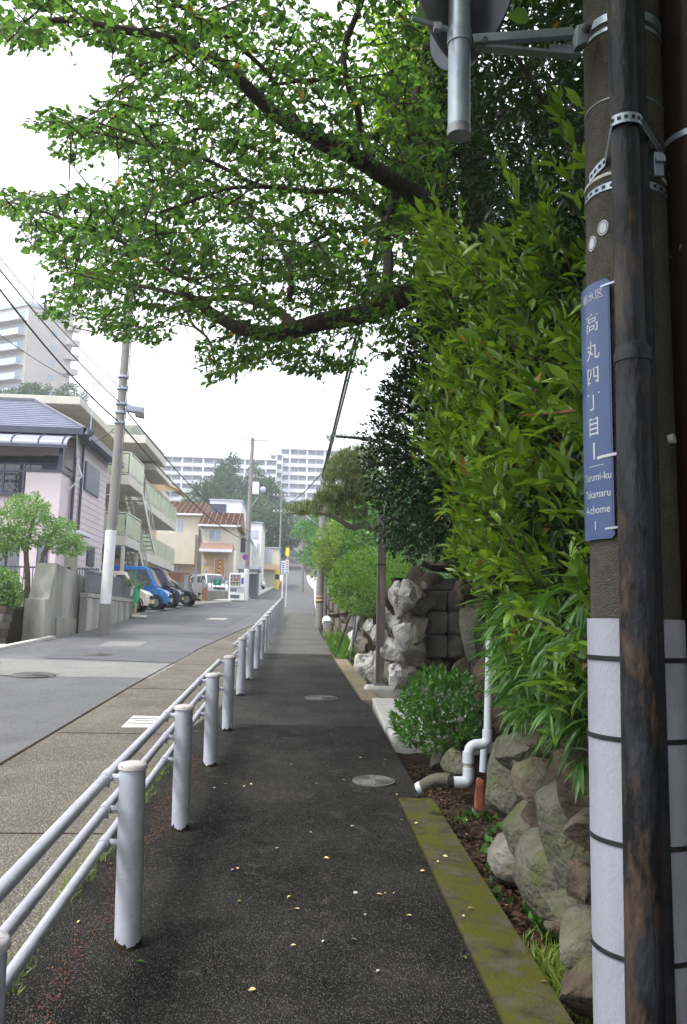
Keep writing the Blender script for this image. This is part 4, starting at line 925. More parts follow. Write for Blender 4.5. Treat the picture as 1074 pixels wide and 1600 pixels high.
# --- black fence behind the wall, gate pillar
def bar_fence(name, label, p0, p1, h, n, mt, cat='fence', panel=False, w_=.02, group=None):
    t = thing(name, label, cat, p0, group)
    p0 = Vector(p0); p1 = Vector(p1); d = p1 - p0
    for zz2 in (.04, h - .04):
        mb = MB(); bar(mb, p0 + Vector((0, 0, zz2)), p1 + Vector((0, 0, zz2)), .02, .02); mb.build('rail', mt, t)
    src = None
    for i in range(n + 1):
        q = p0 + d * i / n; q2 = p0 + d * (i + .78) / n
        if panel:
            mb = MB(); u = (q2 - q); nn = Vector((-d.y, d.x, 0)).normalized() * .008
            if i < n: mb.hexa([q - nn, q2 - nn, q2 + nn, q + nn], [a_ + Vector((0, 0, h)) for a_ in (q - nn, q2 - nn, q2 + nn, q + nn)]); mb.build('slat', mt, t)
        else: MB().box(q.x - w_ / 2, q.x + w_ / 2, q.y - w_ / 2, q.y + w_ / 2, q.z, q.z + h).build('baluster', mt, t)
    return t
bar_fence('garden_fence', 'black bar fence in front of the pink house behind the concrete wall', (-11, 23.0, 2.15), (-6.35, 23.0, 2.15), .8, 38, M['navy'])
bar_fence('side_gate_fence', 'black bar gate between the concrete wall and the white-banded pole', (-6.2, 22.3, 1.95), (-6.0, 25.0, 2.1), .95, 13, M['navy'])
t = thing('gate_pillar', 'grey gate pillar with intercom behind the stair wall', 'pillar', (-6.55, 22.4, 1.2)); MB().box(-6.26, -5.98, 22.2, 22.5, 1.0, 3.3).build('pillar', M['concrete'], t, bevel=.01); MB().box(-6.18, -6.08, 22.17, 22.2, 2.7, 2.9).build('intercom', M['navy'], t)
MB().box(-6.41, -5.95, 20.6, 25.5, g(21) - .2, 1.9).build('bank_wall', M['block'], t)
# --- retaining wall with slatted metal fence
ra, rb = G(170, 992), G(237, 973)
ra = Vector((-5.62, 22.4, g(22.4))); rb = Vector((-5.72, 29.2, g(29.2)))
t = thing('retaining_wall', 'low stained concrete retaining wall beside the road beyond the pole', 'retaining wall', ra)
zw = 2.22
nb = 9
for i in range(nb):
    a_ = ra.lerp(rb, i / nb); b_ = ra.lerp(rb, (i + 1) / nb - .006)
    MB().hexa([(a_.x - .2, a_.y, a_.z - .2), (a_.x, a_.y, a_.z - .2), (b_.x, b_.y, b_.z - .2), (b_.x - .2, b_.y, b_.z - .2)], [(a_.x - .2, a_.y, zw - .13), (a_.x, a_.y, zw - .13), (b_.x, b_.y, zw - .13), (b_.x - .2, b_.y, zw - .13)]).build('panel', M['concrete_stain'], t, bevel=.012)
    MB().box(a_.x - .21, a_.x + .015, a_.y, b_.y, zw - .125, zw).build('coping_block', M['concrete'], t, bevel=.01)
bar_fence('slatted_fence', 'dark grey vertical-slat metal fence on top of the retaining wall', (ra.x - .1, ra.y, zw + .02), (rb.x - .1, rb.y, zw + .02), .62, 46, M['fence'], panel=True)
MB().box(-9.4, -5.9, 22.5, 29.1, 1.2, 2.15).build('raised_lot', M['lot'], None, kind='structure')
q = atX(240, 940, -5.7); t = thing('green_net', 'green net bundle hanging at the end of the slatted fence', 'net', (q.x, q.y, q.z)); stone('net', (q.x, 29.5, q.z + .1), (.14, .16, .55), M['green'], t, 5, cuts=4, rough=.2)
MB().tube([(q.x + .02, 29.35, g(29.3)), (q.x + .02, 29.35, g(29.3) + .55)], .07, 8).build('orange_stub', M['tan'], t)
t = thing('kerb_pipe', 'pale pipe lying at the end of the retaining wall', 'pipe', rb); MB().tube([(rb.x - .05, 29.3, g(29.3) + .12), (rb.x + .1, 28.8, g(28.8) + .09), (rb.x + .5, 29.2, g(29.2) + .06)], .06, 8).build('pipe', M['pale_concrete'], t, True)

# --- pink house
XH, YH0, YH1 = -7.25, 26.0, 30.6
zB = 2.0; zE = 7.5
t = thing('pink_house', 'two-storey pink-sided house with blue-grey hipped roof at the left edge', 'house', (XH, YH0, zB))
MB().box(-17, XH, YH0, YH1, zB - 1, zE).build('wall', M['pink'], t)
for i in range(26):   # siding courses
    z = zB + i * .21
    MB().box(-17, XH + .012, YH0 - .012, YH1, z + .19, z + .2).build('siding_joint', M['navy'] if 0 else M['fargrey'], t)
rz = 9.1; ex, ey0, ey1 = XH + .42, YH0 - .55, YH1 + .5
rv = [(-17.5, ey0, zE), (ex, ey0, zE), (ex, ey1, zE), (-17.5, ey1, zE), (-17.5, (ey0 + ey1) / 2, rz), (ex - 2.55, (ey0 + ey1) / 2, rz)]
MB().add([(x, y, z - .08) for x, y, z in rv[:4]] + rv, [(0, 3, 2, 1), (0, 1, 5, 4), (1, 2, 6, 5), (2, 3, 7, 6), (4, 5, 9, 8), (5, 6, 9), (6, 7, 8, 9)]).build('roof', M['slate'], t)
rs_ = bpy.data.objects['roof']
# slate courses as raised strips on the visible slopes
for k in range(1, 14):
    f = k / 14; ya = ey0 + ((ey0 + ey1) / 2 - ey0) * f; z = zE + (rz - zE) * f; xr = ex - 2.55 * f
    MB().hexa([(-17.4, ya - .02, z - .02), (xr, ya - .02, z - .02), (xr, ya + .02, z + .012), (-17.4, ya + .02, z + .012)], [(-17.4, ya - .03, z + .012), (xr, ya - .03, z + .012), (xr, ya + .01, z + .03), (-17.4, ya + .01, z + .03)]).build('slate_course', M['slate'], t)
mb = MB(); bar(mb, Vector((ex, ey0, zE + .02)), Vector((ex - 2.55, (ey0 + ey1) / 2, rz + .03)), .05, .06); bar(mb, Vector((-17.4, (ey0 + ey1) / 2, rz + .03)), Vector((ex - 2.55, (ey0 + ey1) / 2, rz + .03)), .05, .07); mb.build('ridge_cap', M['fence'], t)
MB().box(-17.5, ex + .08, ey0 - .1, ey0, zE - .2, zE + .01).build('gutter', M['navy'], t); MB().box(ex, ex + .1, ey0 - .1, ey1, zE - .2, zE + .012).build('gutter', M['navy'], t)
# balcony bay and awning
bx1 = at(96, 740, YH0 - 1.1).x; zb0 = at(60, 800, YH0 - 1.1).z; zb1 = at(90, 738, YH0 - 1.1).z; bxl = at(41, 740, YH0 - 1.1).x
MB().box(bxl, bx1, YH0 - 1.1, YH0, zB, zb1).build('balcony_bay', M['pink'], t)
MB().box(-17, bxl, YH0 - .95, YH0, zB, zb1 - .75).build('lower_bay', M['pink'], t)
MB().box(bxl - .03, bx1 + .03, YH0 - 1.14, YH0 - .98, zb1, zb1 + .07).build('balcony_cap', M['navy'], t); MB().box(bx1 - .1, bx1 + .04, YH0 - .98, YH0, zb1, zb1 + .07).build('balcony_cap', M['navy'], t)
zr = at(60, 725, YH0 - 1.05).z
MB().tube([(-17, YH0 - 1.05, zr), (bx1, YH0 - 1.05, zr), (bx1, YH0, zr)], .035, 6).build('handrail', M['navy'], t)
for px in (-10, 6, 38, 46, 90):
    x = at(px, 740, YH0 - 1.05).x; MB().box(x - .03, x + .03, YH0 - 1.08, YH0 - 1.02, zb1 - .7, zr).build('rail_post', M['navy'], t)
for i in range(11):  # lattice
    x0 = bxl - 3 + i * .28; 
    if x0 + .55 < bxl: 
        MB().tube([(x0, YH0 - 1.05, zb1 - .62), (x0 + .55, YH0 - 1.05, zb1 - .02)], .011, 4).build('lattice_bar', M['fence'], t); MB().tube([(x0 + .55, YH0 - 1.04, zb1 - .62), (x0, YH0 - 1.04, zb1 - .02)], .011, 4).build('lattice_bar', M['fence'], t)
MB().box(-17, bxl, YH0 - 1.09, YH0 - 1.0, zb1 - .75, zb1 - .66).build('lattice_frame', M['navy'], t); MB().box(-17, bxl, YH0 - 1.09, YH0 - 1.0, zb1 - .02, zb1 + .05).build('lattice_frame', M['navy'], t)
xa1 = at(107, 690, YH0 - 1.3).x; za = at(60, 682, YH0 - .2).z; za0 = at(60, 694, YH0 - 1.35).z
ap = []
for i in range(8): f = i / 7; ap.append((YH0 - 1.45 * math.sin(f * math.pi / 2) * 1.0, za0 + (za - za0) * math.cos(f * math.pi / 2)))
mb = MB(); vs = [(-17, y, z) for y, z in ap] + [(xa1, y, z) for y, z in ap] + [(-17, y, z - .03) for y, z in ap] + [(xa1, y, z - .03) for y, z in ap]
mb.add(vs, [(i, i + 1, 8 + i + 1, 8 + i) for i in range(7)] + [(16 + i, 24 + i, 24 + i + 1, 16 + i + 1) for i in range(7)] + [(8 + i, 8 + i + 1, 24 + i + 1, 24 + i) for i in range(7)] + [(7, 15, 31, 23)[::-1]]); mb.build('balcony_awning', M['awning'], t, True)
for px in (20, 62, 100):
    x = at(px, 690, YH0 - 1.3).x; mb = MB(); mb.tube([(x, y, z + .02) for y, z in ap], .025, 5); mb.build('awning_rib', M['navy'], t)
MB().box(-17, xa1, YH0 - 1.5, YH0 - 1.42, za0 - .12, za0 - .02).build('awning_beam', M['navy'], t)
x = at(92, 720, YH0 - 1.3).x; MB().box(x - .06, x + .06, YH0 - 1.1, YH0 - .98, zb1, za0).build('awning_post', M['navy'], t)
for x0p, x1p in ((-60, -4), (-1, 33), (36, 68)):
    a_ = at(x0p, 712, YH0); b_ = at(x1p, 752, YH0); f = MB().box(a_.x, b_.x, YH0 - .03, YH0 + .0, b_.z - .4, a_.z).build('window', M['navy'], t); MB().box(a_.x + .06, b_.x - .06, YH0 - .04, YH0 - .03, b_.z - .34, a_.z - .06).build('pane', M['glass'], f)
a_ = at(70, 712, YH0); b_ = at(97, 752, YH0); MB().box(a_.x, b_.x, YH0 - .05, YH0, b_.z - .4, a_.z).build('shutter_box', M['navy'], t)
# louvred shutter window on the road side
ya, yb = atX(131, 750, XH).y, atX(154, 750, XH).y; zs0, zs1 = atX(142, 772, XH).z, atX(142, 727, XH).z
f = MB().box(XH - .1, XH + .05, ya, yb, zs0, zs1).build('shutter_window', M['navy'], t)
for i in range(12): z = zs0 + .05 + (zs1 - zs0 - .1) * i / 11.5; MB().box(XH + .05, XH + .075, ya + .06, yb - .06, z, z + .035).build('louvre', M['awning'], f)
ya, yb = atX(133, 900, XH).y, atX(144, 900, XH).y; zs0, zs1 = atX(138, 884, XH).z, atX(138, 853, XH).z
f = MB().box(XH - .1, XH + .05, ya, yb, zs0, zs1).build('lower_window', M['navy'], t)
for i in range(8): z = zs0 + .05 + (zs1 - zs0 - .1) * i / 7.5; MB().box(XH + .05, XH + .07, ya + .05, yb - .05, z, z + .03).build('louvre', M['fence'], f)
for px, r_ in ((-1, .045), (0, .05)):
    x = XH + .07; y = YH0 - .08 + (.9 if px else 0); MB().tube([(x, y, zB), (x, y, zE - .2)], r_, 8).build('drainpipe', M['navy'], t)
MB().tube([(XH + .2, ey0, zE - .15), (XH + .1, YH0 - .05, zE - .9), (XH + .4, YH0 - .4, zE - 1.5), (XH - .3, YH0 - .3, zE - 2.3)], .03, 6).build('service_conduit', M['farwhite'], t, True)
MB().box(XH - .4, XH + .5, YH0 - .5, YH0 + .9, 4.15, 4.25).build('porch_roof', M['farwhite'], t)
a_, b_ = at(0, 850, YH0 - .96), at(30, 895, YH0 - .96)
for x0p, x1p in ((-20, 8), (10, 40), (60, 74)):
    a_ = at(x0p, 838, YH0 - 1.1); b_ = at(x1p, 880, YH0 - 1.1); yy_ = YH0 - 1.1 if x0p > 38 else YH0 - .95
    f = MB().box(a_.x, b_.x, yy_ - .03, yy_, b_.z - .3, a_.z).build('window', M['navy'], t); MB().box(a_.x + .05, b_.x - .05, yy_ - .04, yy_ - .03, b_.z - .25, a_.z - .05).build('pane', M['glass'], f)
# tv aerial and meter bracket
q = at(143, 690, 25.3); t = thing('tv_aerial', 'thin tv aerial mast with cable bundle on the corner of the pink house', 'aerial', (q.x, q.y, zE))
q1 = at(147, 596, 25.3); MB().tube([(q.x - .05, q.y, zE - .4), q1], .018, 6).build('mast', M['galv'], t)
a_, b_ = at(118, 603, 25.3), at(186, 597, 25.3); mb = MB(); MB().tube([a_, b_], .012, 5).build('boom', M['galv'], t)
for i in range(13): p = a_.lerp(b_, (i + .5) / 13); MB().tube([p - Vector((0, .25 - .008 * i, 0)), p + Vector((0, .25 - .008 * i, .0))], .008, 4).build('element', M['wire'], t)
stone('cable_bundle', at(140, 676, 25.2), (.16, .1, .14), M['navy'], t, 9, cuts=3, rough=.3, sub=2)

# --- peach apartment block
t = thing('peach_apartment_block', 'three-storey peach apartment block with pale green balcony rails behind the parked cars', 'apartment building', (-9.6, 31.5, 2.2))
XB = -9.7; YA0, YA1 = 31.5, 56.5
FL = [2.35, 5.05, 7.72]; zR = 9.75
MB().box(-20, XB, YA0, YA1, 1.5, zR).build('wall', M['aptwall'], t)
MB().box(-21, -8.55, YA0 - .5, 38.4, zR, zR + .32).build('roof_slab', M['aptslab'], t, bevel=.02)
MB().box(-12, -7.35, 38.4, 44.7, zR + .15, zR + .55).build('roof_slab', M['aptslab'], t, bevel=.02)
MB().box(-12, -7.55, 42.8, 47.5, zR - .35, zR + .02).build('roof_slab', M['aptslab'], t, bevel=.02)
MB().box(-21, -9.0, 44.7, 57, zR + .03, zR + .3).build('roof_slab', M['aptslab'], t)
# tan gable canopy
MB().add([(-10, 49.5, 10.7), (-7.2, 49.5, 9.35), (-7.2, 52.8, 9.35), (-10, 52.8, 10.7), (-10, 49.5, 10.82), (-7.2, 49.5, 9.5), (-7.2, 52.8, 9.5), (-10, 52.8, 10.82)], [(0, 3, 2, 1), (4, 5, 6, 7), (0, 1, 5, 4), (1, 2, 6, 5), (2, 3, 7, 6), (3, 0, 4, 7)]).build('gable_canopy', M['tan'], t)
MB().add([(-10, 49.6, 10.65), (-7.3, 49.6, 9.35), (-10, 49.6, 9.35), (-10, 49.7, 10.65), (-7.3, 49.7, 9.35), (-10, 49.7, 9.35)], [(0, 1, 2), (5, 4, 3), (0, 3, 4, 1), (1, 4, 5, 2), (2, 5, 3, 0)]).build('gable_board', M['tan'], t)
def balcony(x1, y0, y1, z, sides=(1, 1)):
    s_ = MB().box(XB + .002, x1, y0, y1, z - .42, z).build('balcony_slab', M['aptslab'], t, bevel=.01)
    h = 1.05
    mb = MB(); mb.box(x1 - .05, x1 - .01, y0 + .02, y1 - .02, z + h - .05, z + h); mb.box(x1 - .05, x1 - .01, y0 + .02, y1 - .02, z + .06, z + .1)
    mb.box(XB, x1 - .05, y0 + .02, y0 + .06, z + h - .05, z + h); mb.box(XB, x1 - .05, y0 + .02, y0 + .06, z + .06, z + .1)
    mb.build('handrail', M['railgreen'], s_)
    n = max(2, int((y1 - y0) / 1.15))
    for i in range(n + 1):
        y = y0 + .04 + (y1 - y0 - .1) * i / n; MB().box(x1 - .055, x1 - .005, y - .02, y + .03, z, z + h).build('rail_post', M['railgreen'], s_)
        if i < n: MB().box(x1 - .035, x1 - .025, y + .07, y + (y1 - y0 - .1) / n - .05, z + .14, z + h - .1).build('rail_panel', M['panelgreen'], s_)
    for i in range(2):
        xx_ = XB + (x1 - XB) * (i * .5); MB().box(xx_ + .1, xx_ + (x1 - XB) * .5 - .1, y0 + .035, y0 + .045, z + .14, z + h - .1).build('rail_panel', M['panelgreen'], s_)
for z in (FL[1], FL[2]):
    balcony(-7.95, 42.3, 53.6, z - (.0 if z > 6 else .05)); balcony(-7.3, 35.0, 38.2, z); balcony(-8.6, 31.2, 34.8, z)
    MB().box(XB, -8.3, 38.2, 42.3, z - .25, z - .02).build('corridor_slab', M['aptslab'], t)
# doors, windows
for z in FL:
    for y in (33, 36.2, 40.2, 44.0, 47.2, 50.3, 53.0):
        f = MB().box(XB, XB + .04, y, y + .85, z, z + 2.0).build('door', M['farwhite'] if y > 39 else M['aptslab'], t); MB().box(XB + .04, XB + .07, y + .08, y + .14, z + .9, z + 1.1).build('handle', M['iron'], f)
        f = MB().box(XB, XB + .05, y + 1.2, y + 2.3, z + .9, z + 1.9).build('window', M['aptslab'], t); MB().box(XB + .05, XB + .06, y + 1.27, y + 2.23, z + .97, z + 1.83).build('pane', M['glass'], f)
        MB().box(XB, XB + .22, y + 1.0, y + 1.12, z + 1.5, z + 1.9).build('meter_box', M['iron'], t)
# stair flights
for (za_, zb_, y0_, y1_) in ((FL[2], FL[1], 38.2, 42.6), (FL[1], FL[0], 38.2, 42.3)):
    n = 14
    for xx_ in (-7.40, -8.25):
        mb = MB(); bar(mb, Vector((xx_, y0_, za_ - .12)), Vector((xx_, y1_, zb_ - .02)), .13, .025); mb.build('stringer', M['railgreen'], t)
        mb = MB(); bar(mb, Vector((xx_, y0_, za_ + .95)), Vector((xx_, y1_, zb_ + .95)), .03, .02); mb.build('stair_handrail', M['railgreen'], t)
        for i in range(6): f = (i + .5) / 6; y = y0_ + (y1_ - y0_) * f; z = za_ + (zb_ - za_) * f; MB().box(xx_ - .015, xx_ + .015, y - .015, y + .015, z, z + .95).build('baluster', M['railgreen'], t)
    for i in range(n): f = (i + .5) / n; y = y0_ + (y1_ - y0_) * f; z = za_ + (zb_ - za_) * f - .08; MB().box(-8.23, -7.42, y - .13, y + .13, z - .025, z + .02).build('tread', M['aptslab'], t)
for y in (35.1, 38.1): MB().box(-7.5, -7.36, y - .07, y + .07, 2.1, FL[1] - .42).build('column', M['aptslab'], t)

# --- left concrete utility pole (near) and others
def upole(px, pyb, ptop, label, r=.15, band=None, arm=None, Y=None, extra=0, mt='farpole'):
    b_ = G(px, pyb) if Y is None else at(px, pyb, Y); b_ = Vector((b_.x, b_.y, g(b_.y)))
    tp = at(ptop[0], ptop[1], b_.y); h = tp.z - b_.z + extra; tp = b_ + (tp - b_) * (h / (tp.z - b_.z))
    t = thing('utility_pole', label, 'utility pole', b_)
    MB().tube([b_ - Vector((0, 0, .2)), b_.lerp(tp, .5), tp], [r, r * .86, r * .72], 20).build('shaft', M[mt], t, True)
    if band: 
        MB().tube([b_.lerp(tp, band[0]), b_.lerp(tp, band[1])], r * 1.04, 20).build('white_band', M['whiteband'], t, True)
    return t, b_, tp
t, b1, t1 = upole(161, 992, (197, 540), 'concrete utility pole with white base band beside the left retaining wall', .135, band=(.085, .29), extra=1.6)
t1v = at(197, 540, b1.y)
# step bolts, bands, street light on it
for i in range(13):
    f = .30 + i * .045; p = b1.lerp(t1, f); s_ = 1 if i % 2 else -1
    MB().tube([p, p + Vector((s_ * .2, -.08, 0))], .012, 6).build('step_bolt', M['galv'], t)
for f in (.60, .63, .655, .70, .735):
    p = b1.lerp(t1, f); MB().tube([p - Vector((0, 0, .03)), p + Vector((0, 0, .03))], .15, 14).build('clamp_band', M['galv'], t, True)
q = at(213, 640, b1.y); lp = b1.lerp(t1, .66)
sl = thing('street_light', 'small grey street light fixed near the top of the left utility pole', 'street light', lp)
MB().tube([lp, q + Vector((0, 0, .05))], .03, 8).build('arm', M['galv'], sl, True); MB().hexa([q + Vector(v) for v in ((-.28, -.1, -.05), (.2, -.1, -.14), (.2, .1, -.14), (-.28, .1, -.05))], [q + Vector(v) for v in ((-.25, -.08, .1), (.22, -.08, .06), (.22, .08, .06), (-.25, .08, .1))]).build('lamp_head', M['awning'], sl, bevel=.02)
MB().hexa([q + Vector(v) for v in ((.0, -.12, -.2), (.22, -.12, -.24), (.22, .05, -.24), (.0, .05, -.2))], [q + Vector(v) for v in ((.0, -.12, -.06), (.22, -.12, -.1), (.22, .05, -.1), (.0, .05, -.06))]).build('control_box', M['iron'], sl)
cab = MB().tube([b1.lerp(t1, .3) + Vector((.16, -.08, 0)), b1.lerp(t1, .75) + Vector((.15, -.08, 0)), t1 + Vector((.13, -.05, 0))], .014, 6).build('riser_cable', M['fence'], t, True)

t, b2, t2 = upole(386, 884, (395, 684), 'tall utility pole with transformer box beside the vending machine', .17, band=(-.02, .19), Y=53.5)
for o_ in (.985,):
    p = b2.lerp(t2, o_); MB().box(p.x - .9, p.x + 1.2, p.y - .04, p.y + .04, p.z - .05, p.z + .03).build('crossarm', M['galv'], t)
    MB().tube([p + Vector((1.2, 0, 0)), p + Vector((1.35, 0, -.35)), p + Vector((2.1, 0, -.6))], .03, 6).build('arm_stay', M['galv'], t, True)
q = at(400, 763, 53.3); MB().box(q.x - .22, q.x + .22, q.y - .15, q.y + .15, q.z - .42, q.z + .42).build('equipment_box', M['farwhite'], t, bevel=.03)
q = at(411, 765, 53.3); stone('cable_closure', q, (.26, .14, .22), M['fargrey'], t, 3, cuts=2, rough=.1, sub=2); MB().tube([b2.lerp(t2, .55), q], .04, 6).build('side_arm', M['galv'], t)
q = at(383.5, 870.5, 52.8); ts = thing('no_parking_sign', 'round blue no-parking sign with red rim on the pole by the vending machine', 'road sign', q)
MB().tube([q + Vector((0, .02, 0)), q + Vector((0, -.01, 0))], .20, 24).build('red_rim', M['red'], ts); MB().tube([q + Vector((0, -.01, 0)), q + Vector((0, -.02, 0))], .155, 24).build('blue_face', M['signblue'], ts)
mb = MB(); bar(mb, q + Vector((-.1, -.024, .1)), q + Vector((.1, -.024, -.1)), .02, .003); mb.build('slash', M['red'], ts)
t, b3, t3 = upole(498.5, 981, (506, 735), 'slim utility pole with yellow-black band at the right edge of the sidewalk', .135, Y=26.5)
for i, (f0, f1, mm) in enumerate(((.155, .163, 'black'), (.163, .178, 'yellow'), (.178, .186, 'black'), (.186, .196, 'yellow'))): MB().tube([b3.lerp(t3, f0), b3.lerp(t3, f1)], .139, 16).build('reflective_band', M[mm] if mm != 'yellow' else M['tan'], t, True)
p = b3.lerp(t3, .62); q = at(485, 812, 26.3); sl = thing('street_light', 'small white street light on the slim pole under the pine branch', 'street light', p); MB().tube([p, q], .03, 6).build('arm', M['galv'], sl); MB().tube([q, q + (q - p) * .9], .045, 8).build('lamp_head', M['white'], sl, True)
for px, pyb, pt, Yp, lb in ((507, 975, (507, 905), 29.5, 'short grey pole just behind the slim banded pole'), (473, 912, (476, 780), 75, 'distant grey pole at the right of the steep road'), (437, 900, (440, 768), 95, 'distant utility pole on the left of the steep hill road'), (449, 880, (452, 800), 130, 'far thin utility pole higher on the hill road')):
    upole(px, pyb, pt, lb, .12, Y=Yp)
for k, (px, py, Yp) in enumerate(((440, 775, 95), (440, 800, 95), (452, 806, 130))):
    q = at(px, py, Yp); tp_ = thing('crossarm_assembly', ['upper', 'lower', 'smallest'][k] + ' crossarm with insulators on the distant hill poles', 'crossarm', q)
    MB().box(q.x - 1, q.x + 1, q.y - .05, q.y + .05, q.z - .05, q.z + .05).build('crossarm', M['farpole'], tp_)
    for j in range(5): MB().box(q.x - .95 + j * .45, q.x - .83 + j * .45, q.y - .06, q.y + .06, q.z + .051, q.z + .25).build('insulator', M['farwhite'], tp_)

# --- cables
def cable(p0, p1, sag, r, label, n=24, knots=0):
    pts = [p0.lerp(p1, i / n) - Vector((0, 0, sag * 4 * (i / n) * (1 - i / n))) for i in range(n + 1)]
    o = MB().tube(pts, r, 5).build('overhead_cable', M['wire'], None, True); tag(o, label, 'cable', 'overhead cables')
    return o
L0 = at(-330, 60, 9); 
cable(at(-160, 210, 12), b1.lerp(t1, .655) , .25, .016, 'thick overhead cable, upper one from the left edge to the near left pole')
cable(at(-160, 215, 12) + Vector((0, 0, -.1)), b1.lerp(t1, .60), .35, .020, 'thick overhead cable, lower one from the left edge to the near left pole')
cable(at(-160, 190, 12), b1.lerp(t1, .70), .3, .010, 'thin overhead cable joining the near left pole from the left')
cable(at(-200, 360, 14), at(105, 590, 25.4), .2, .010, 'thin ringed service cable sloping to the pink house')
cable(b1.lerp(t1, .655), b2.lerp(t2, .42), .55, .020, 'overhead cable from the street light down to the transformer pole')
cable(b1.lerp(t1, .60), b2.lerp(t2, .36), .55, .022, 'lowest overhead cable passing in front of the peach apartment')
cable(b1.lerp(t1, .60), b1.lerp(t1, .60) + (at(143, 690, 25.3) - b1.lerp(t1, .60)), .12, .010, 'service cable from the near left pole to the pink house corner')
for k, (f, s_) in enumerate(((.62, .6), (.56, .7), (.48, .6))):
    cable(b2.lerp(t2, f), at(440, 785 + k * 8, 95), s_, .02, ['upper', 'middle', 'lower'][k] + ' overhead cable from the transformer pole up the hill road')
for k, (x0_, y0_) in enumerate(((60, -40), (-20, 20), (150, -30))):
    cable(at(x0_ - 160, y0_ - 180, 30), at(x0_ + 160, y0_ + 330, 44), .3, .012, ['faint thin wire crossing the sky top left, middle', 'faint thin wire crossing the sky top left, lowest', 'faint thin wire crossing the sky top left, highest'][k])
cA = at(700, -120, 6.0); cB = at(640, -120, 6.0)
cable(t3 + Vector((-.05, 0, -.2)), at(622, 240, 8.6), .10, .030, 'left one of two thick twin cables rising from the slim pole to the tree')
cable(t3 + Vector((.05, 0, 0)), at(650, 160, 8.6), .10, .026, 'right one of two thick twin cables rising from the slim pole to the tree')
cable(t3, at(440, 780, 95), .7, .02, 'overhead cable from the slim pole away to the hill')

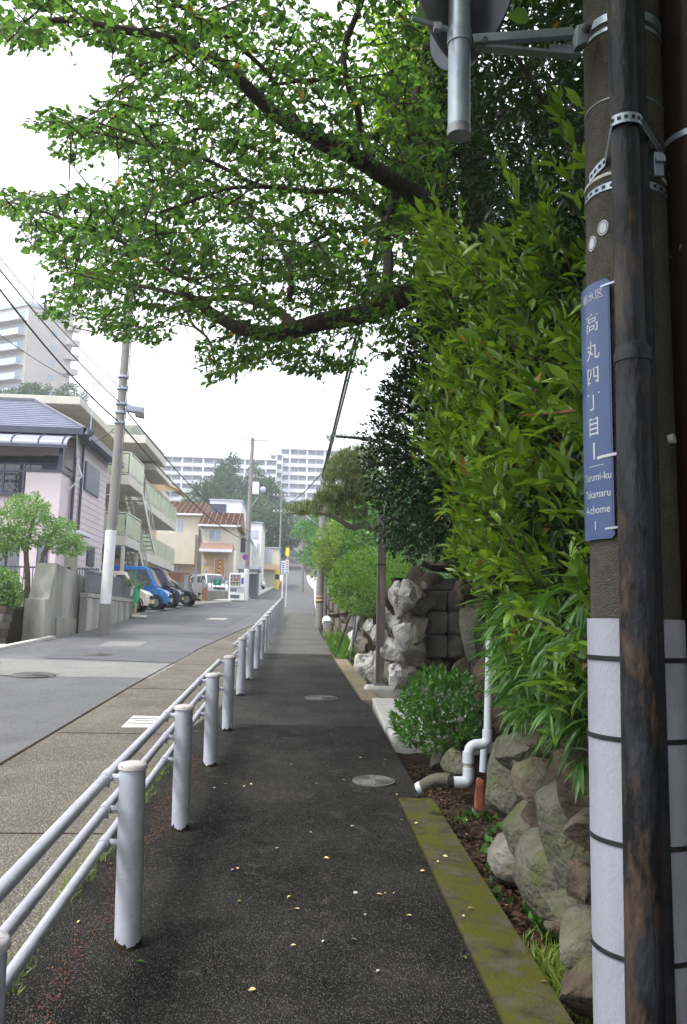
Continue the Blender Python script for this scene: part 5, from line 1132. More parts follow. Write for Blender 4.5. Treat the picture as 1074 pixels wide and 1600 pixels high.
# --- cars
def car(label, loc, rot, mt, Lc=3.4, W=1.48, H=1.75, kind='tall', glassm='glass', plate='yellow'):
    Mt = Matrix.Translation(loc) @ Matrix.Rotation(rot, 4, 'Z')
    t = thing('parked_car', label, 'car', loc, 'cars parked on the left')
    hb = .95 if kind == 'tall' else .80; nose = .62 if kind == 'tall' else .9
    lo = [(-Lc / 2, .30), (-Lc / 2 + .02, hb - .05), (-Lc / 2 + .06, hb), (Lc / 2 - nose, hb + .02), (Lc / 2 - .22, hb - .10), (Lc / 2 - .06, hb - .25), (Lc / 2, .5), (Lc / 2 - .02, .25), (-Lc / 2 + .04, .22)]
    if kind == 'tall': up = [(-Lc / 2 + .03, hb - .02), (-Lc / 2 + .10, H - .10), (-Lc / 2 + .22, H), (Lc / 2 - nose - .55, H), (Lc / 2 - nose - .35, H - .06), (Lc / 2 - nose + .12, hb + .0)]
    else: up = [(-Lc / 2 + .10, hb - .02), (-Lc / 2 + .35, H - .14), (-Lc / 2 + .62, H - .02), (0.0, H), (.25, H - .05), (Lc / 2 - nose + .12, hb)]
    def loft(poly, ws, zb_, zt_):
        vs = []; n = len(poly)
        for s_, fr in ((-1, 0), (-1, 1), (1, 1), (1, 0)):
            for x, z in poly:
                k = (z - zb_) / max(.01, zt_ - zb_); wd = ws[0] + (ws[1] - ws[0]) * max(0, min(1, k))
                inset = .035 if fr == 0 else 0
                cx_ = sum(p_[0] for p_ in poly) / n; cz_ = (zb_ + zt_) / 2
                vs.append((x + (cx_ - x) * inset, s_ * (wd / 2 - (0 if fr == 0 else .05)), z + (cz_ - z) * inset * 1.4))
        fs = [tuple(range(n))]
        for r_ in range(3): fs += [(r_ * n + i, (r_ + 1) * n + i, (r_ + 1) * n + (i + 1) % n, r_ * n + (i + 1) % n) for i in range(n)]
        fs += [tuple(range(4 * n - 1, 3 * n - 1, -1))]
        return vs, fs
    mb = MB(Mt); mb.add(*loft(lo, (W, W), .2, hb)); body = mb.build('body', mt, t, True, ang=30)
    mb = MB(Mt); mb.add(*loft(up, (W * .97, W * .80), hb, H)); mb.build('cabin', mt, t, True, ang=30)
    xw0, xw1 = up[0][0], up[-1][0]
    def sidewin(x0, x1, x0t, x1t, nm='side_window'):
        for s_ in (-1, 1):
            zz0, zz1 = hb + .05, H - .16; k0 = (zz0 - hb) / (H - hb); k1 = (zz1 - hb) / (H - hb); y0_ = (W * (.97 - .17 * k0)) / 2 + .006; y1_ = (W * (.97 - .17 * k1)) / 2 + .006
            vs = [(x0, s_ * y0_, zz0), (x1, s_ * y0_, zz0), (x1t, s_ * y1_, zz1), (x0t, s_ * y1_, zz1)]; vi = [(x, y - s_ * .02, z) for x, y, z in vs]
            MB(Mt).hexa(vi, vs).build(nm, M[glassm], t)
    if kind == 'tall': sidewin(-Lc / 2 + .25, -Lc / 2 + 1.05, -Lc / 2 + .3, -Lc / 2 + 1.02); sidewin(-Lc / 2 + 1.12, -Lc / 2 + 1.95, -Lc / 2 + 1.12, -Lc / 2 + 1.9); sidewin(-Lc / 2 + 2.02, Lc / 2 - nose - .02, -Lc / 2 + 2.0, Lc / 2 - nose - .40)
    else: sidewin(-Lc / 2 + .5, -.25, -Lc / 2 + .75, -.25); sidewin(-.18, Lc / 2 - nose - .15, -.18, .2)
    a_, b_ = up[-1], up[-2]; dx, dz = b_[0] - a_[0], b_[1] - a_[1]
    p0 = (a_[0] + dx * .06 + .02, a_[1] + dz * .06 + .02); p1 = (a_[0] + dx * .93 + .02, a_[1] + dz * .93 + .02)
    MB(Mt).hexa([(p0[0] - .02, -W * .43, p0[1]), (p0[0] - .02, W * .43, p0[1]), (p1[0] - .02, W * .37, p1[1]), (p1[0] - .02, -W * .37, p1[1])], [(p0[0] + .012, -W * .43, p0[1]), (p0[0] + .012, W * .43, p0[1]), (p1[0] + .012, W * .37, p1[1]), (p1[0] + .012, -W * .37, p1[1])]).build('windscreen', M['glass'], t)
    for x in (-Lc / 2 + .55, Lc / 2 - .55):
        for s_ in (-1, 1):
            c_ = Vector((x, s_ * (W / 2 - .07), .28))
            wh = MB(Mt); wh.tube([c_ + Vector((0, -.09, 0)), c_ + Vector((0, .09, 0))], .28, 20); w_ = wh.build('wheel', M['tyre'], t, True)
            wr = MB(Mt); wr.tube([c_ + Vector((0, s_ * .085, 0)), c_ + Vector((0, s_ * .096, 0))], .18, 10); wr.build('rim', M['rim'], w_)
            ar = MB(Mt); pts = [(x + .335 * math.cos(a_2), s_ * (W / 2 + .003), .28 + .335 * math.sin(a_2)) for a_2 in [math.pi * i / 10 for i in range(11)]]; ar.tube(pts, .03, 5); ar.build('wheel_arch', M['tyre'], t)
    for s_ in (-1, 1):
        MB(Mt).hexa([(Lc / 2 - .36, s_ * (W / 2 - .06) - .0, hb - .30), (Lc / 2 - .08, s_ * W * .30, hb - .34), (Lc / 2 - .08, s_ * W * .30, hb - .20), (Lc / 2 - .36, s_ * (W / 2 - .06), hb - .14)],
                    [(Lc / 2 - .30, s_ * (W / 2 + .008), hb - .30), (Lc / 2 + .01, s_ * W * .31, hb - .36), (Lc / 2 - .03, s_ * W * .31, hb - .22), (Lc / 2 - .30, s_ * (W / 2 + .008), hb - .15)]).build('headlight', M['lamp'], t)
        m_ = Vector((Lc / 2 - nose - .1, s_ * (W / 2 + .10), hb + .12)); MB(Mt).box(m_.x - .05, m_.x + .05, m_.y - .08, m_.y + .08, m_.z - .07, m_.z + .09).build('door_mirror', mt, t, bevel=.02)
    MB(Mt).box(Lc / 2 - .03, Lc / 2 + .015, -W * .27, W * .27, .52, .66).build('grille', M['tyre'], t)
    MB(Mt).box(Lc / 2 - .03, Lc / 2 + .02, -W * .36, W * .36, .24, .34).build('lower_grille', M['tyre'], t)
    MB(Mt).box(Lc / 2 + .01, Lc / 2 + .03, -.17, .17, .36, .50).build('number_plate', M[plate], t)
    return t
def cg(x, y): return Vector((x, y, g(y) + .035))
car('beige kei car, nearest of the parked row, beside the slatted fence', cg(-7.45, 33.3), 0, M['carbeige'], 3.35, 1.48, 1.62)
car('bright blue tall kei wagon parked second from the slatted fence', cg(-7.1, 35.9), 0, M['carblue'], 3.4, 1.50, 1.86)
car('dark purple tall wagon parked just beyond the blue wagon', cg(-7.0, 38.6), 0, M['carpurple'], 3.5, 1.52, 1.85)
car('low black compact car at the far end of the parked row', cg(-6.75, 41.4), 0, M['carblack'], 3.9, 1.66, 1.50, 'low')
car('white car behind the low concrete wall by the vending machine', cg(-6.0, 57.2), rad(-60), M['carwhite'], 3.6, 1.55, 1.62, plate='white')
car('small dark car tucked in the shaded carport up the road', cg(-4.7, 66.5), rad(-70), M['carblack'], 3.6, 1.55, 1.6, plate='white')
car('silver-white car parked in the last driveway before the hill', cg(-3.9, 78), rad(-75), M['carwhite'], 3.6, 1.55, 1.5, 'low', plate='white')

# --- vending machine
q = at(369, 942, 51.0); vb = g(51); t = thing('vending_machine', 'white drinks vending machine standing at the roadside below the pole', 'vending machine', (q.x, 51.0, vb))
w2 = .50; vz = 1.78; vx = q.x
MB().box(vx - w2, vx + w2, 51.0, 51.75, vb + .06, vb + vz).build('cabinet', M['carwhite'], t, bevel=.02)
wn = MB().box(vx - w2 + .10, vx + w2 - .28, 50.985, 51.0, vb + .98, vb + vz - .1).build('display_window', M['glass'], t)
cols = [M[k_] for k_ in ('red', 'farwhite', 'signblue', 'yellow', 'bright', 'tan')]
for r_ in range(3):
    MB().box(vx - w2 + .12, vx + w2 - .30, 50.975, 50.985, vb + 1.0 + r_ * .23, vb + 1.03 + r_ * .23).build('shelf', M['carwhite'], wn)
    for c_ in range(6): xx_ = vx - w2 + .15 + c_ * .092; MB().tube([(xx_ + .02, 50.965, vb + 1.035 + r_ * .23), (xx_ + .02, 50.965, vb + 1.16 + r_ * .23)], .026, 6).build('sample_bottle', cols[(r_ * 2 + c_ * 5) % 6], wn)
MB().box(vx - w2 + .1, vx + .02, 50.985, 51.0, vb + .62, vb + .86).build('lower_panel', M['glass'], t); MB().box(vx + .06, vx + w2 - .06, 50.985, 51.0, vb + .58, vb + .93).build('coin_panel', M['fargrey'], t)
MB().box(vx - w2 + .12, vx + w2 - .3, 50.985, 51.0, vb + .2, vb + .42).build('delivery_flap', M['glass'], t); MB().box(vx + w2 - .22, vx + w2 - .08, 50.983, 51.0, vb + 1.1, vb + 1.5).build('price_strip', M['signblue'], t)
# low wall with mesh fence and sign
zc3 = at(330, 923, 53).z; t = thing('low_concrete_wall', 'low grey concrete wall with mesh fence left of the vending machine', 'low wall', (-5.5, 53, g(53)))
xa_, xb_ = at(316, 940, 53).x, at(356, 940, 53).x
for i in range(4): MB().box(xa_ + (xb_ - xa_) * i / 4 + .01, xa_ + (xb_ - xa_) * (i + 1) / 4, 53, 53.18, g(53) - .1, zc3).build('block', M['concrete'], t, bevel=.01)
for i in range(7): x = xa_ + (xb_ - xa_) * i / 6; MB().tube([(x, 53.09, zc3), (x, 53.09, zc3 + .8)], .025, 6).build('mesh_post', M['galv'], t)
for i in range(8): MB().tube([(xa_, 53.09, zc3 + .05 + i * .105), (xb_, 53.09, zc3 + .05 + i * .105)], .008, 4).build('mesh_wire', M['galv'], t)
q = at(340, 910, 52.95); tg_ = thing('green_notice', 'small green notice board tied to the mesh fence', 'notice', q); MB().box(q.x - .27, q.x + .27, q.y - .02, q.y, q.z - .2, q.z + .2).build('board', mat('green_board', (.02, .25, .16), None), tg_)
vs, fs = glyphs('P', .3); MB().add([(q.x + v.x, q.y - .024, q.z + v.y) for v in vs], fs).build('mark', M['white'], tg_)
q = at(320, 925, 50.5); t = thing('brick_pillar', 'small brown gate pillar at the end of the parking lot', 'pillar', q); MB().box(q.x - .15, q.x + .15, 50.4, 50.7, g(50.4), g(50.4) + .75).build('pillar', M['brickred'], t, bevel=.01)
for k, (px0, px1, py0, py1, Yq) in enumerate(((287, 294, 900, 925, 50.5), (302, 308, 895, 925, 50.8))):
    a_, b_ = at(px0, py1, Yq), at(px1, py0, Yq); t = thing('gate_post', ['left', 'right'][k] + ' grey gate post behind the black car', 'gate post', a_); MB().box(a_.x, b_.x, Yq, Yq + .25, g(Yq), b_.z).build('post', M['fargrey'], t)
    MB().box(a_.x - .05, b_.x + .05, Yq - .05, Yq + .3, b_.z, b_.z + .08).build('cap', M['fargrey'], t)

# --- houses beyond
def gable_house(name, label, x0, x1, y0, y1, zb_, zE_, rise, wallm, roofm, ridge='x', ov=.35, tiles=14):
    t = thing(name, label, 'house', ((x0 + x1) / 2, y0, zb_))
    MB().box(x0, x1, y0, y1, zb_ - 1, zE_).build('wall', wallm, t)
    X0, X1, Y0, Y1 = x0 - ov, x1 + ov, y0 - ov, y1 + ov; ym = (Y0 + Y1) / 2; xm = (X0 + X1) / 2
    if ridge == 'x':
        v = [(X0, Y0, zE_), (X1, Y0, zE_), (X1, Y1, zE_), (X0, Y1, zE_), (X0, ym, zE_ + rise), (X1, ym, zE_ + rise)]
        f = [(0, 3, 2, 1), (0, 1, 5, 4), (2, 3, 4, 5), (1, 2, 5), (3, 0, 4)]
    else:
        v = [(X0, Y0, zE_), (X1, Y0, zE_), (X1, Y1, zE_), (X0, Y1, zE_), (xm, Y0, zE_ + rise), (xm, Y1, zE_ + rise)]
        f = [(0, 3, 2, 1), (0, 4, 5, 3), (1, 2, 5, 4), (0, 1, 4), (2, 3, 5)]
    r_ = MB().add(v, f).build('roof', roofm, t)
    if ridge == 'x':
        for k in range(tiles):
            fz = (k + .5) / tiles; ya_ = Y0 + (ym - Y0) * fz; z = zE_ + rise * fz
            MB().hexa([(X0, ya_ - .03, z), (X1, ya_ - .03, z), (X1, ya_ + .05, z + .02), (X0, ya_ + .05, z + .02)], [(X0, ya_ - .05, z + .05), (X1, ya_ - .05, z + .05), (X1, ya_ + .02, z + .06), (X0, ya_ + .02, z + .06)]).build('tile_course', roofm, r_)
        n_ = int((X1 - X0) / .42)
        for k in range(n_):
            x = X0 + (X1 - X0) * (k + .5) / n_; mb = MB(); bar(mb, Vector((x, Y0, zE_ + .03)), Vector((x, ym, zE_ + rise + .03)), .04, .02); mb.build('tile_rib', roofm, r_)
    MB().box(X0, X1, Y0 - .08, Y0, zE_ - .12, zE_ + .03).build('gutter', M['farwhite'], t)
    return t
def win(t, x0, x1, z0, z1, y, fr='farwhite', n=2, gl='bluewin'):
    f = MB().box(x0, x1, y - .05, y, z0, z1).build('window', M[fr], t); w_ = (x1 - x0 - .05) / n
    for i in range(n): MB().box(x0 + .05 + i * w_, x0 + i * w_ + w_, y - .07, y - .05, z0 + .05, z1 - .05).build('pane', M[gl], f)
def pxbox(x0, x1, y0, y1, Y): a_, b_ = at(x0, y1, Y), at(x1, y0, Y); return a_.x, b_.x, a_.z, b_.z
# H1
Y_ = 64; x0, x1, z0, z1 = pxbox(253, 312, 804, 900, Y_); t = gable_house('cream_house', 'cream two-storey house with brown tiled roof beyond the parking lot', x0 - 4, x1, Y_, Y_ + 8, 3, z1, 1.5, M['cream'], M['rooftile'])
a_ = pxbox(276, 288, 812, 832, Y_); win(t, *a_[:2], a_[2], a_[3], Y_)
MB().box(*pxbox(200, 308, 836, 880, Y_)[:2], Y_ - 1.0, Y_, *pxbox(200, 308, 836, 880, Y_)[2:]).build('balcony', M['cream'], t)
for px in (262, 277): a_ = pxbox(px, px + 5, 829.5, 835.5, Y_ - 1.01); MB().box(a_[0], a_[1], Y_ - .99, Y_ - .93, a_[2] - .35, a_[3] - .3).build('vent', M['fargrey'], t)
a_ = pxbox(268, 286, 866, 888, Y_); win(t, *a_[:2], a_[2] - 1.4, a_[3] - 1, Y_, n=2, gl='fargrey')
a_ = pxbox(240, 296, 885, 900, 57); tt = thing('brick_garden_wall', 'reddish brick garden wall behind the parked cars', 'garden wall', (a_[0], 57, g(57)))
for r_ in range(5):
    for c_ in range(8): xw = a_[0] + c_ * .32 + (.16 if r_ % 2 else 0); MB().box(xw, xw + .31, 57, 57.15, g(57) + 1.1 + r_ * .13, g(57) + 1.22 + r_ * .13).build('brick', M['brickred'], tt)
MB().box(a_[0], a_[0] + 2.7, 57.02, 57.14, g(57), g(57) + 1.09).build('base', M['concrete'], tt)
# H2
Y_ = 60; x0, x1, z0, z1 = pxbox(313, 369, 822, 930, Y_); t = gable_house('tan_brick_house', 'narrow cream house with tiled porch roof and twin orange-brown doors', x0, x1, Y_, Y_ + 6, 3.0, z1, 1.35, M['cream'], M['rooftile'])
a_ = pxbox(326, 347, 828, 844, Y_); win(t, a_[0], a_[1], a_[2], a_[3], Y_)
zp0 = at(340, 860, Y_).z; zp1 = at(340, 851, Y_).z; X0, X1 = x0 - .1, x1 - .1
pr_ = MB().hexa([(X0, Y_ - 1.1, zp0 - .08), (X1, Y_ - 1.1, zp0 - .08), (X1, Y_, zp0 - .08), (X0, Y_, zp0 - .08)], [(X0, Y_ - 1.1, zp0), (X1, Y_ - 1.1, zp0), (X1, Y_ - .01, zp1 + .1), (X0, Y_ - .01, zp1 + .1)]).build('porch_roof', M['rooftile'], t)
MB().box(X0, X1, Y_ - 1.18, Y_ - 1.1, zp0 - .2, zp0 + .02).build('porch_fascia', M['farwhite'], t)
MB().box(x0 + .1, x1 - .55, Y_ - .05, Y_ - .002, 2.5, zp0 - .3).build('brick_facing', M['tan'] if 0 else mat('tan_brick_facing', (.52, .40, .28), (.44, .33, .22), scale=14, rough=.85), t)
a_ = pxbox(334, 353, 873, 902, Y_ - .05); f = MB().box(a_[0], a_[1], Y_ - .1, Y_ - .05, a_[2], a_[3]).build('door_frame', M['farwhite'], t)
for i in range(2):
    xx_ = a_[0] + .06 + i * (a_[1] - a_[0]) * .5; MB().box(xx_, xx_ + (a_[1] - a_[0]) * .5 - .12, Y_ - .13, Y_ - .10, a_[2] + .05, a_[3] - .06).build('door', M['wood_door'], f)
for i in range(4): z = a_[2] + .3 + i * (a_[3] - a_[2]) * .22; MB().box((a_[0] + a_[1]) / 2 - .06, (a_[0] + a_[1]) / 2 + .06, Y_ - .14, Y_ - .125, z, z + .12).build('door_light', M['glass'], f)
for py in (880, 893): a_ = pxbox(320, 324, py - 2, py + 2, Y_); MB().box(a_[0], a_[1], Y_ - .09, Y_ - .051, a_[2], a_[3]).build('small_window', M['bluewin'], t)
xq = at(372, 900, Y_ - 1).x; MB().box(xq - .35, xq - .2, Y_ - 1.1, Y_ - .95, 2.5, zp0 - .1).build('porch_column', M['cream'], t)
# others
def block_house(name, label, px0, px1, py0, py1, Y_, wallm, depth=8, panes=(), extra=None):
    x0, x1, z0, z1 = pxbox(px0, px1, py0, py1, Y_); t = thing(name, label, 'house', ((x0 + x1) / 2, Y_, g(Y_)))
    MB().box(x0, x1, Y_, Y_ + depth, g(Y_) - 1, z1).build('wall', M[wallm], t)
    MB().box(x0 - .1, x1 + .1, Y_ - .1, Y_ + depth + .1, z1, z1 + .12).build('roof', M['fargrey'], t)
    for (a0, a1, b0, b1, mm) in panes:
        q_ = pxbox(a0, a1, b0, b1, Y_); f = MB().box(q_[0], q_[1], Y_ - .05, Y_, q_[2], q_[3]).build('window', M['farwhite'], t); MB().box(q_[0] + .05, q_[1] - .05, Y_ - .07, Y_ - .05, q_[2] + .05, q_[3] - .05).build('pane', M[mm], f)
    return t
block_house('white_modern_house', 'white flat-roofed house with navy upper panel behind the tiled roofs', 325, 378, 783, 860, 76, 'farwhite', panes=((327, 355, 787, 802, 'navy'),))
block_house('navy_panel_house', 'white house with tall navy panel right of the tiled houses', 369, 388, 838, 925, 66, 'farwhite', panes=((371, 386, 840, 864, 'navy'),))
block_house('grey_white_house', 'pale grey house with brown shutter window behind the transformer pole', 384, 410, 818, 925, 74, 'whitewall', panes=((391, 404, 828, 841, 'fargrey'), (401, 405, 848, 862, 'bluewin')))
block_house('peach_trim_house', 'peach-trimmed house with grey loggia before the hill road', 406, 437, 857, 925, 84, 'cream', panes=((411, 426, 858, 880, 'fargrey'),))
a_ = pxbox(408, 437, 882, 890, 83.9); MB().box(a_[0], a_[1], 83.2, 84, a_[2], a_[3]).build('balcony_front', M['aptwall'], bpy.data.objects['peach_trim_house'])
t = thing('carport', 'grey carport with flat roof behind the transformer pole', 'carport', (-4.2, 57, g(57)))
a_ = pxbox(372, 407, 886, 890, 57); MB().box(a_[0], a_[1], 56, 60, a_[2], a_[3]).build('roof', M['fargrey'], t)
for px in (374, 404): x = at(px, 900, 56.2).x; MB().box(x - .06, x + .06, 56.1, 56.22, g(56), a_[2]).build('post', M['fence'], t)
a_ = pxbox(386, 404, 897, 915, 57.5); MB().box(a_[0], a_[1], 57.4, 57.6, g(57), a_[3]).build('side_panel', M['fence'], t)
# banner signs
for k, (px, py0, py1, Y_, hw) in enumerate(((442.5, 877, 896, 33.8, .085), (448.5, 875, 896, 44, .10))):
    q = at(px, py1, Y_); p_ = at(px, py0, Y_); b_ = at(px - .5, 945, Y_)
    t = thing('banner_sign', ['white banner sign with blue writing on a thin post at the fence end', 'white banner sign with red mark just behind the first one'][k], 'banner sign', (q.x, Y_, g(Y_)))
    MB().tube([(q.x, Y_, g(Y_)), (q.x, Y_, p_.z)], .03, 8).build('post', M['whiteband'], t, True); MB().box(q.x - hw, q.x + hw, Y_ - .05, Y_ - .035, q.z, p_.z + .02).build('board', M['whiteband'], t)
    for j in range(5): z = q.z + (p_.z - q.z) * (j + .6) / 5.5; MB().box(q.x - hw * .5, q.x + hw * .5, Y_ - .055, Y_ - .05, z - .02, z + .025).build('character', M['signblue'] if (k == 0 or j < 3) else M['red'], t)
q = at(433, 905, 80); t = thing('yellow_post_guard', 'yellow and black striped guard at the foot of the distant pole', 'post guard', q)
for j in range(4): MB().tube([(q.x, 80, g(80) + j * .5), (q.x, 80, g(80) + j * .5 + .5)], .2, 8).build('stripe', M['yellow'] if j != 2 else M['black'], t)
for k, (px, py, Y_) in enumerate(((449.5, 862, 110), (449, 850, 125))):
    q = at(px, py, Y_); t = thing('yellow_banner', ['lower', 'upper'][k] + ' yellow-green banner beside the steep road', 'banner', (q.x, Y_, g(Y_))); MB().tube([(q.x, Y_, g(Y_)), (q.x, Y_, q.z + .5)], .05, 6).build('post', M['galv'], t); MB().box(q.x - .25, q.x + .25, Y_ - .07, Y_ - .055, q.z - .6, q.z + .5).build('cloth', M['yellow'], t)
# far right walls
t = thing('white_stair_parapet', 'low white parapet wall at the right of the road below the steep hill', 'parapet wall', (2.4, 62, g(62)))
MB().prism([(60, g(60)), (60, g(60) + .5), (64, g(64) + 1.5), (70, g(70) + 1.5), (70, g(70))], lambda a_, b_: Vector((1.9, a_, b_)), lambda a_, b_: Vector((2.2, a_, b_))).build('wall', M['farwhite'], t)
bar_fence('white_handrail', 'white handrail above the low parapet right of the road', (2.0, 60, g(60) + .5), (2.0, 70, g(70) + 1.45), .8, 9, M['whiteband'], 'handrail')
# far apartment slabs
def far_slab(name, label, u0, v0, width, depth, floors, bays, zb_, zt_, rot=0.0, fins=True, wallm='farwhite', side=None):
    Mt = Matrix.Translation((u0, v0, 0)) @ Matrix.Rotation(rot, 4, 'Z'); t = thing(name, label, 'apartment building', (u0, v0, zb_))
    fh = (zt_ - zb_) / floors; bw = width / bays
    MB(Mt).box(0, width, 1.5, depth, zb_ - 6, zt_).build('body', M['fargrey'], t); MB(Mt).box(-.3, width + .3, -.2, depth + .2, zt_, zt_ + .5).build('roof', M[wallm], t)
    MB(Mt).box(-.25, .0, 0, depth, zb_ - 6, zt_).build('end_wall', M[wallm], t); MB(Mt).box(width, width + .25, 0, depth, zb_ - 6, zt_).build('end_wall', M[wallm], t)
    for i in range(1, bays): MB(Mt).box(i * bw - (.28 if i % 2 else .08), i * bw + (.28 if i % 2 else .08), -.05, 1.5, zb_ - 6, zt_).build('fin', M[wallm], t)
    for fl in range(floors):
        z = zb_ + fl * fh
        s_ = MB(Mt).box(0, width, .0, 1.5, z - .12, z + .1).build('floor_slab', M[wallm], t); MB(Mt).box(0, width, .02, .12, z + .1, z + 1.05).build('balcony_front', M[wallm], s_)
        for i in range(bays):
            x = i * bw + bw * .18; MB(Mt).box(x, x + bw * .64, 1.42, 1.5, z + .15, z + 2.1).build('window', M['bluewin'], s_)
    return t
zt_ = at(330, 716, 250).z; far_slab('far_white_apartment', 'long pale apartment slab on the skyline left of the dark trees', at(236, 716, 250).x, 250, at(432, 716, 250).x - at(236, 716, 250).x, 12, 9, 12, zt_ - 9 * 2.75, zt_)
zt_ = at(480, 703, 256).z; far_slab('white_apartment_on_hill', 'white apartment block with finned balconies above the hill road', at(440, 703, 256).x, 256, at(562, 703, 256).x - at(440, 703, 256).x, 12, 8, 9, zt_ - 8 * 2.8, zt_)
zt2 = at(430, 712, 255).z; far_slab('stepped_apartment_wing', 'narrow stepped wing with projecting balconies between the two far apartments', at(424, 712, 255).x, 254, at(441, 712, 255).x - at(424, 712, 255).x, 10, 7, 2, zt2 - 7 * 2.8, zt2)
# tower top left
cx_, zt_ = at(46, 480, 146).x, at(46, 477, 146).z
Mt = Matrix.Translation((cx_, 146, 0)); t = thing('high_rise_tower', 'grey-beige high-rise with blue-grey balconies at the upper left', 'apartment tower', (cx_, 146, 30))
ang1 = rad(153); ang2 = rad(38)
u1 = Vector((math.cos(ang1), math.sin(ang1), 0)); u2 = Vector((math.cos(ang2), math.sin(ang2), 0)); o_ = Vector((cx_, 146, 0))
W1, W2 = 22, 8.6; zb_ = 30
def P3(a_, b_, z): v = o_ + u1 * a_ + u2 * b_; return Vector((v.x, v.y, z))
MB().hexa([P3(0, 0, zb_), P3(0, W2, zb_), P3(W1, W2, zb_), P3(W1, 0, zb_)], [P3(0, 0, zt_), P3(0, W2, zt_), P3(W1, W2, zt_), P3(W1, 0, zt_)]).build('body', M['tower'], t)
fh = 2.85
nf = int((zt_ - zb_) / fh)
for fl in range(nf):
    z = zt_ - (fl + 1) * fh
    def bx(a0, a1, b0, b1, z0, z1, nm, mt_, par=t): return MB().hexa([P3(a0, b0, z0), P3(a0, b1, z0), P3(a1, b1, z0), P3(a1, b0, z0)], [P3(a0, b0, z1), P3(a0, b1, z1), P3(a1, b1, z1), P3(a1, b0, z1)]).build(nm, M[mt_], par)
    s_ = bx(.3, W1, -1.5, -.005, z - .15, z, 'balcony_slab', 'tower'); bx(.3, W1, -1.5, -1.4, z, z + 1.1, 'balcony_front', 'towerb', s_)
    for k in range(6): bx(1 + k * 3.5, 2 + k * 3.5 + 1, -.06, -.004, z + .1, z + 2.1, 'window', 'bluewin')
    for k in range(2): bx(-.05, .0, 4.4, 5.5, z + .9, z + 2.0, 'end_window', 'bluewin') if k == 0 else None
    bx(-1.2, -.002, W2 - 1.6, W2 + .6, z - .15, z + 1.0, 'end_balcony', 'tower')
MB().hexa([P3(-.2, -.3, zt_), P3(-.2, W2 + .2, zt_), P3(W1, W2 + .2, zt_), P3(W1, -.3, zt_)], [P3(-.2, -.3, zt_ + .7), P3(-.2, W2 + .2, zt_ + .7), P3(W1, W2 + .2, zt_ + .7), P3(W1, -.3, zt_ + .7)]).build('parapet', M['towerb'], t)
MB().tube([P3(2, 2, zt_ + .7), P3(2, 2, zt_ + 7)], .12, 6).build('lightning_rod', M['farpole'], t)
# ================================================================== VEGETATION
def region(n, box, poly, top_ok=True, right_ok=False, extra=None, left_ok=False):
    """random points of a real volume, kept where the plant's outline reaches"""
    out = []; tot = 0
    while tot < n:
        P = np.stack([NR.uniform(box[i][0], box[i][1], n * 3) for i in range(3)], 1)
        u, v = projn(P); ok = inpoly(u, v, poly)
        if top_ok: ok |= ((v < 0) | np.isnan(v)) & ((u > -200) | np.isnan(u))
        if right_ok: ok |= (u > 1040) & (v < 1000)
        if extra is not None: ok &= extra(P)
        P = P[ok]; out.append(P); tot += len(P)
        if len(out) > 60: break
    return np.concatenate(out)[:n]
# --- cherry tree over the road
CH = [(0, -60), (-60, 40), (0, 62), (20, 82), (60, 76), (110, 60), (160, 72), (180, 100), (150, 150), (95, 160), (35, 188), (42, 205), (85, 212), (82, 252), (120, 258), (160, 236), (195, 236), (185, 275), (100, 298), (60, 295), (0, 292), (-40, 300), (-40, 335), (28, 345), (20, 375), (58, 400), (78, 440), (58, 495), (110, 512), (205, 540), (252, 535), (248, 508), (300, 488), (322, 520), (292, 560), (322, 606), (350, 588), (380, 578), (428, 560), (440, 585), (520, 585), (605, 562), (640, 560), (700, 560), (700, -60)]
tr = thing('cherry_tree', 'big cherry tree whose leafy boughs arch over the sidewalk and road', 'tree', (2.3, 8.6, g(8.6)))
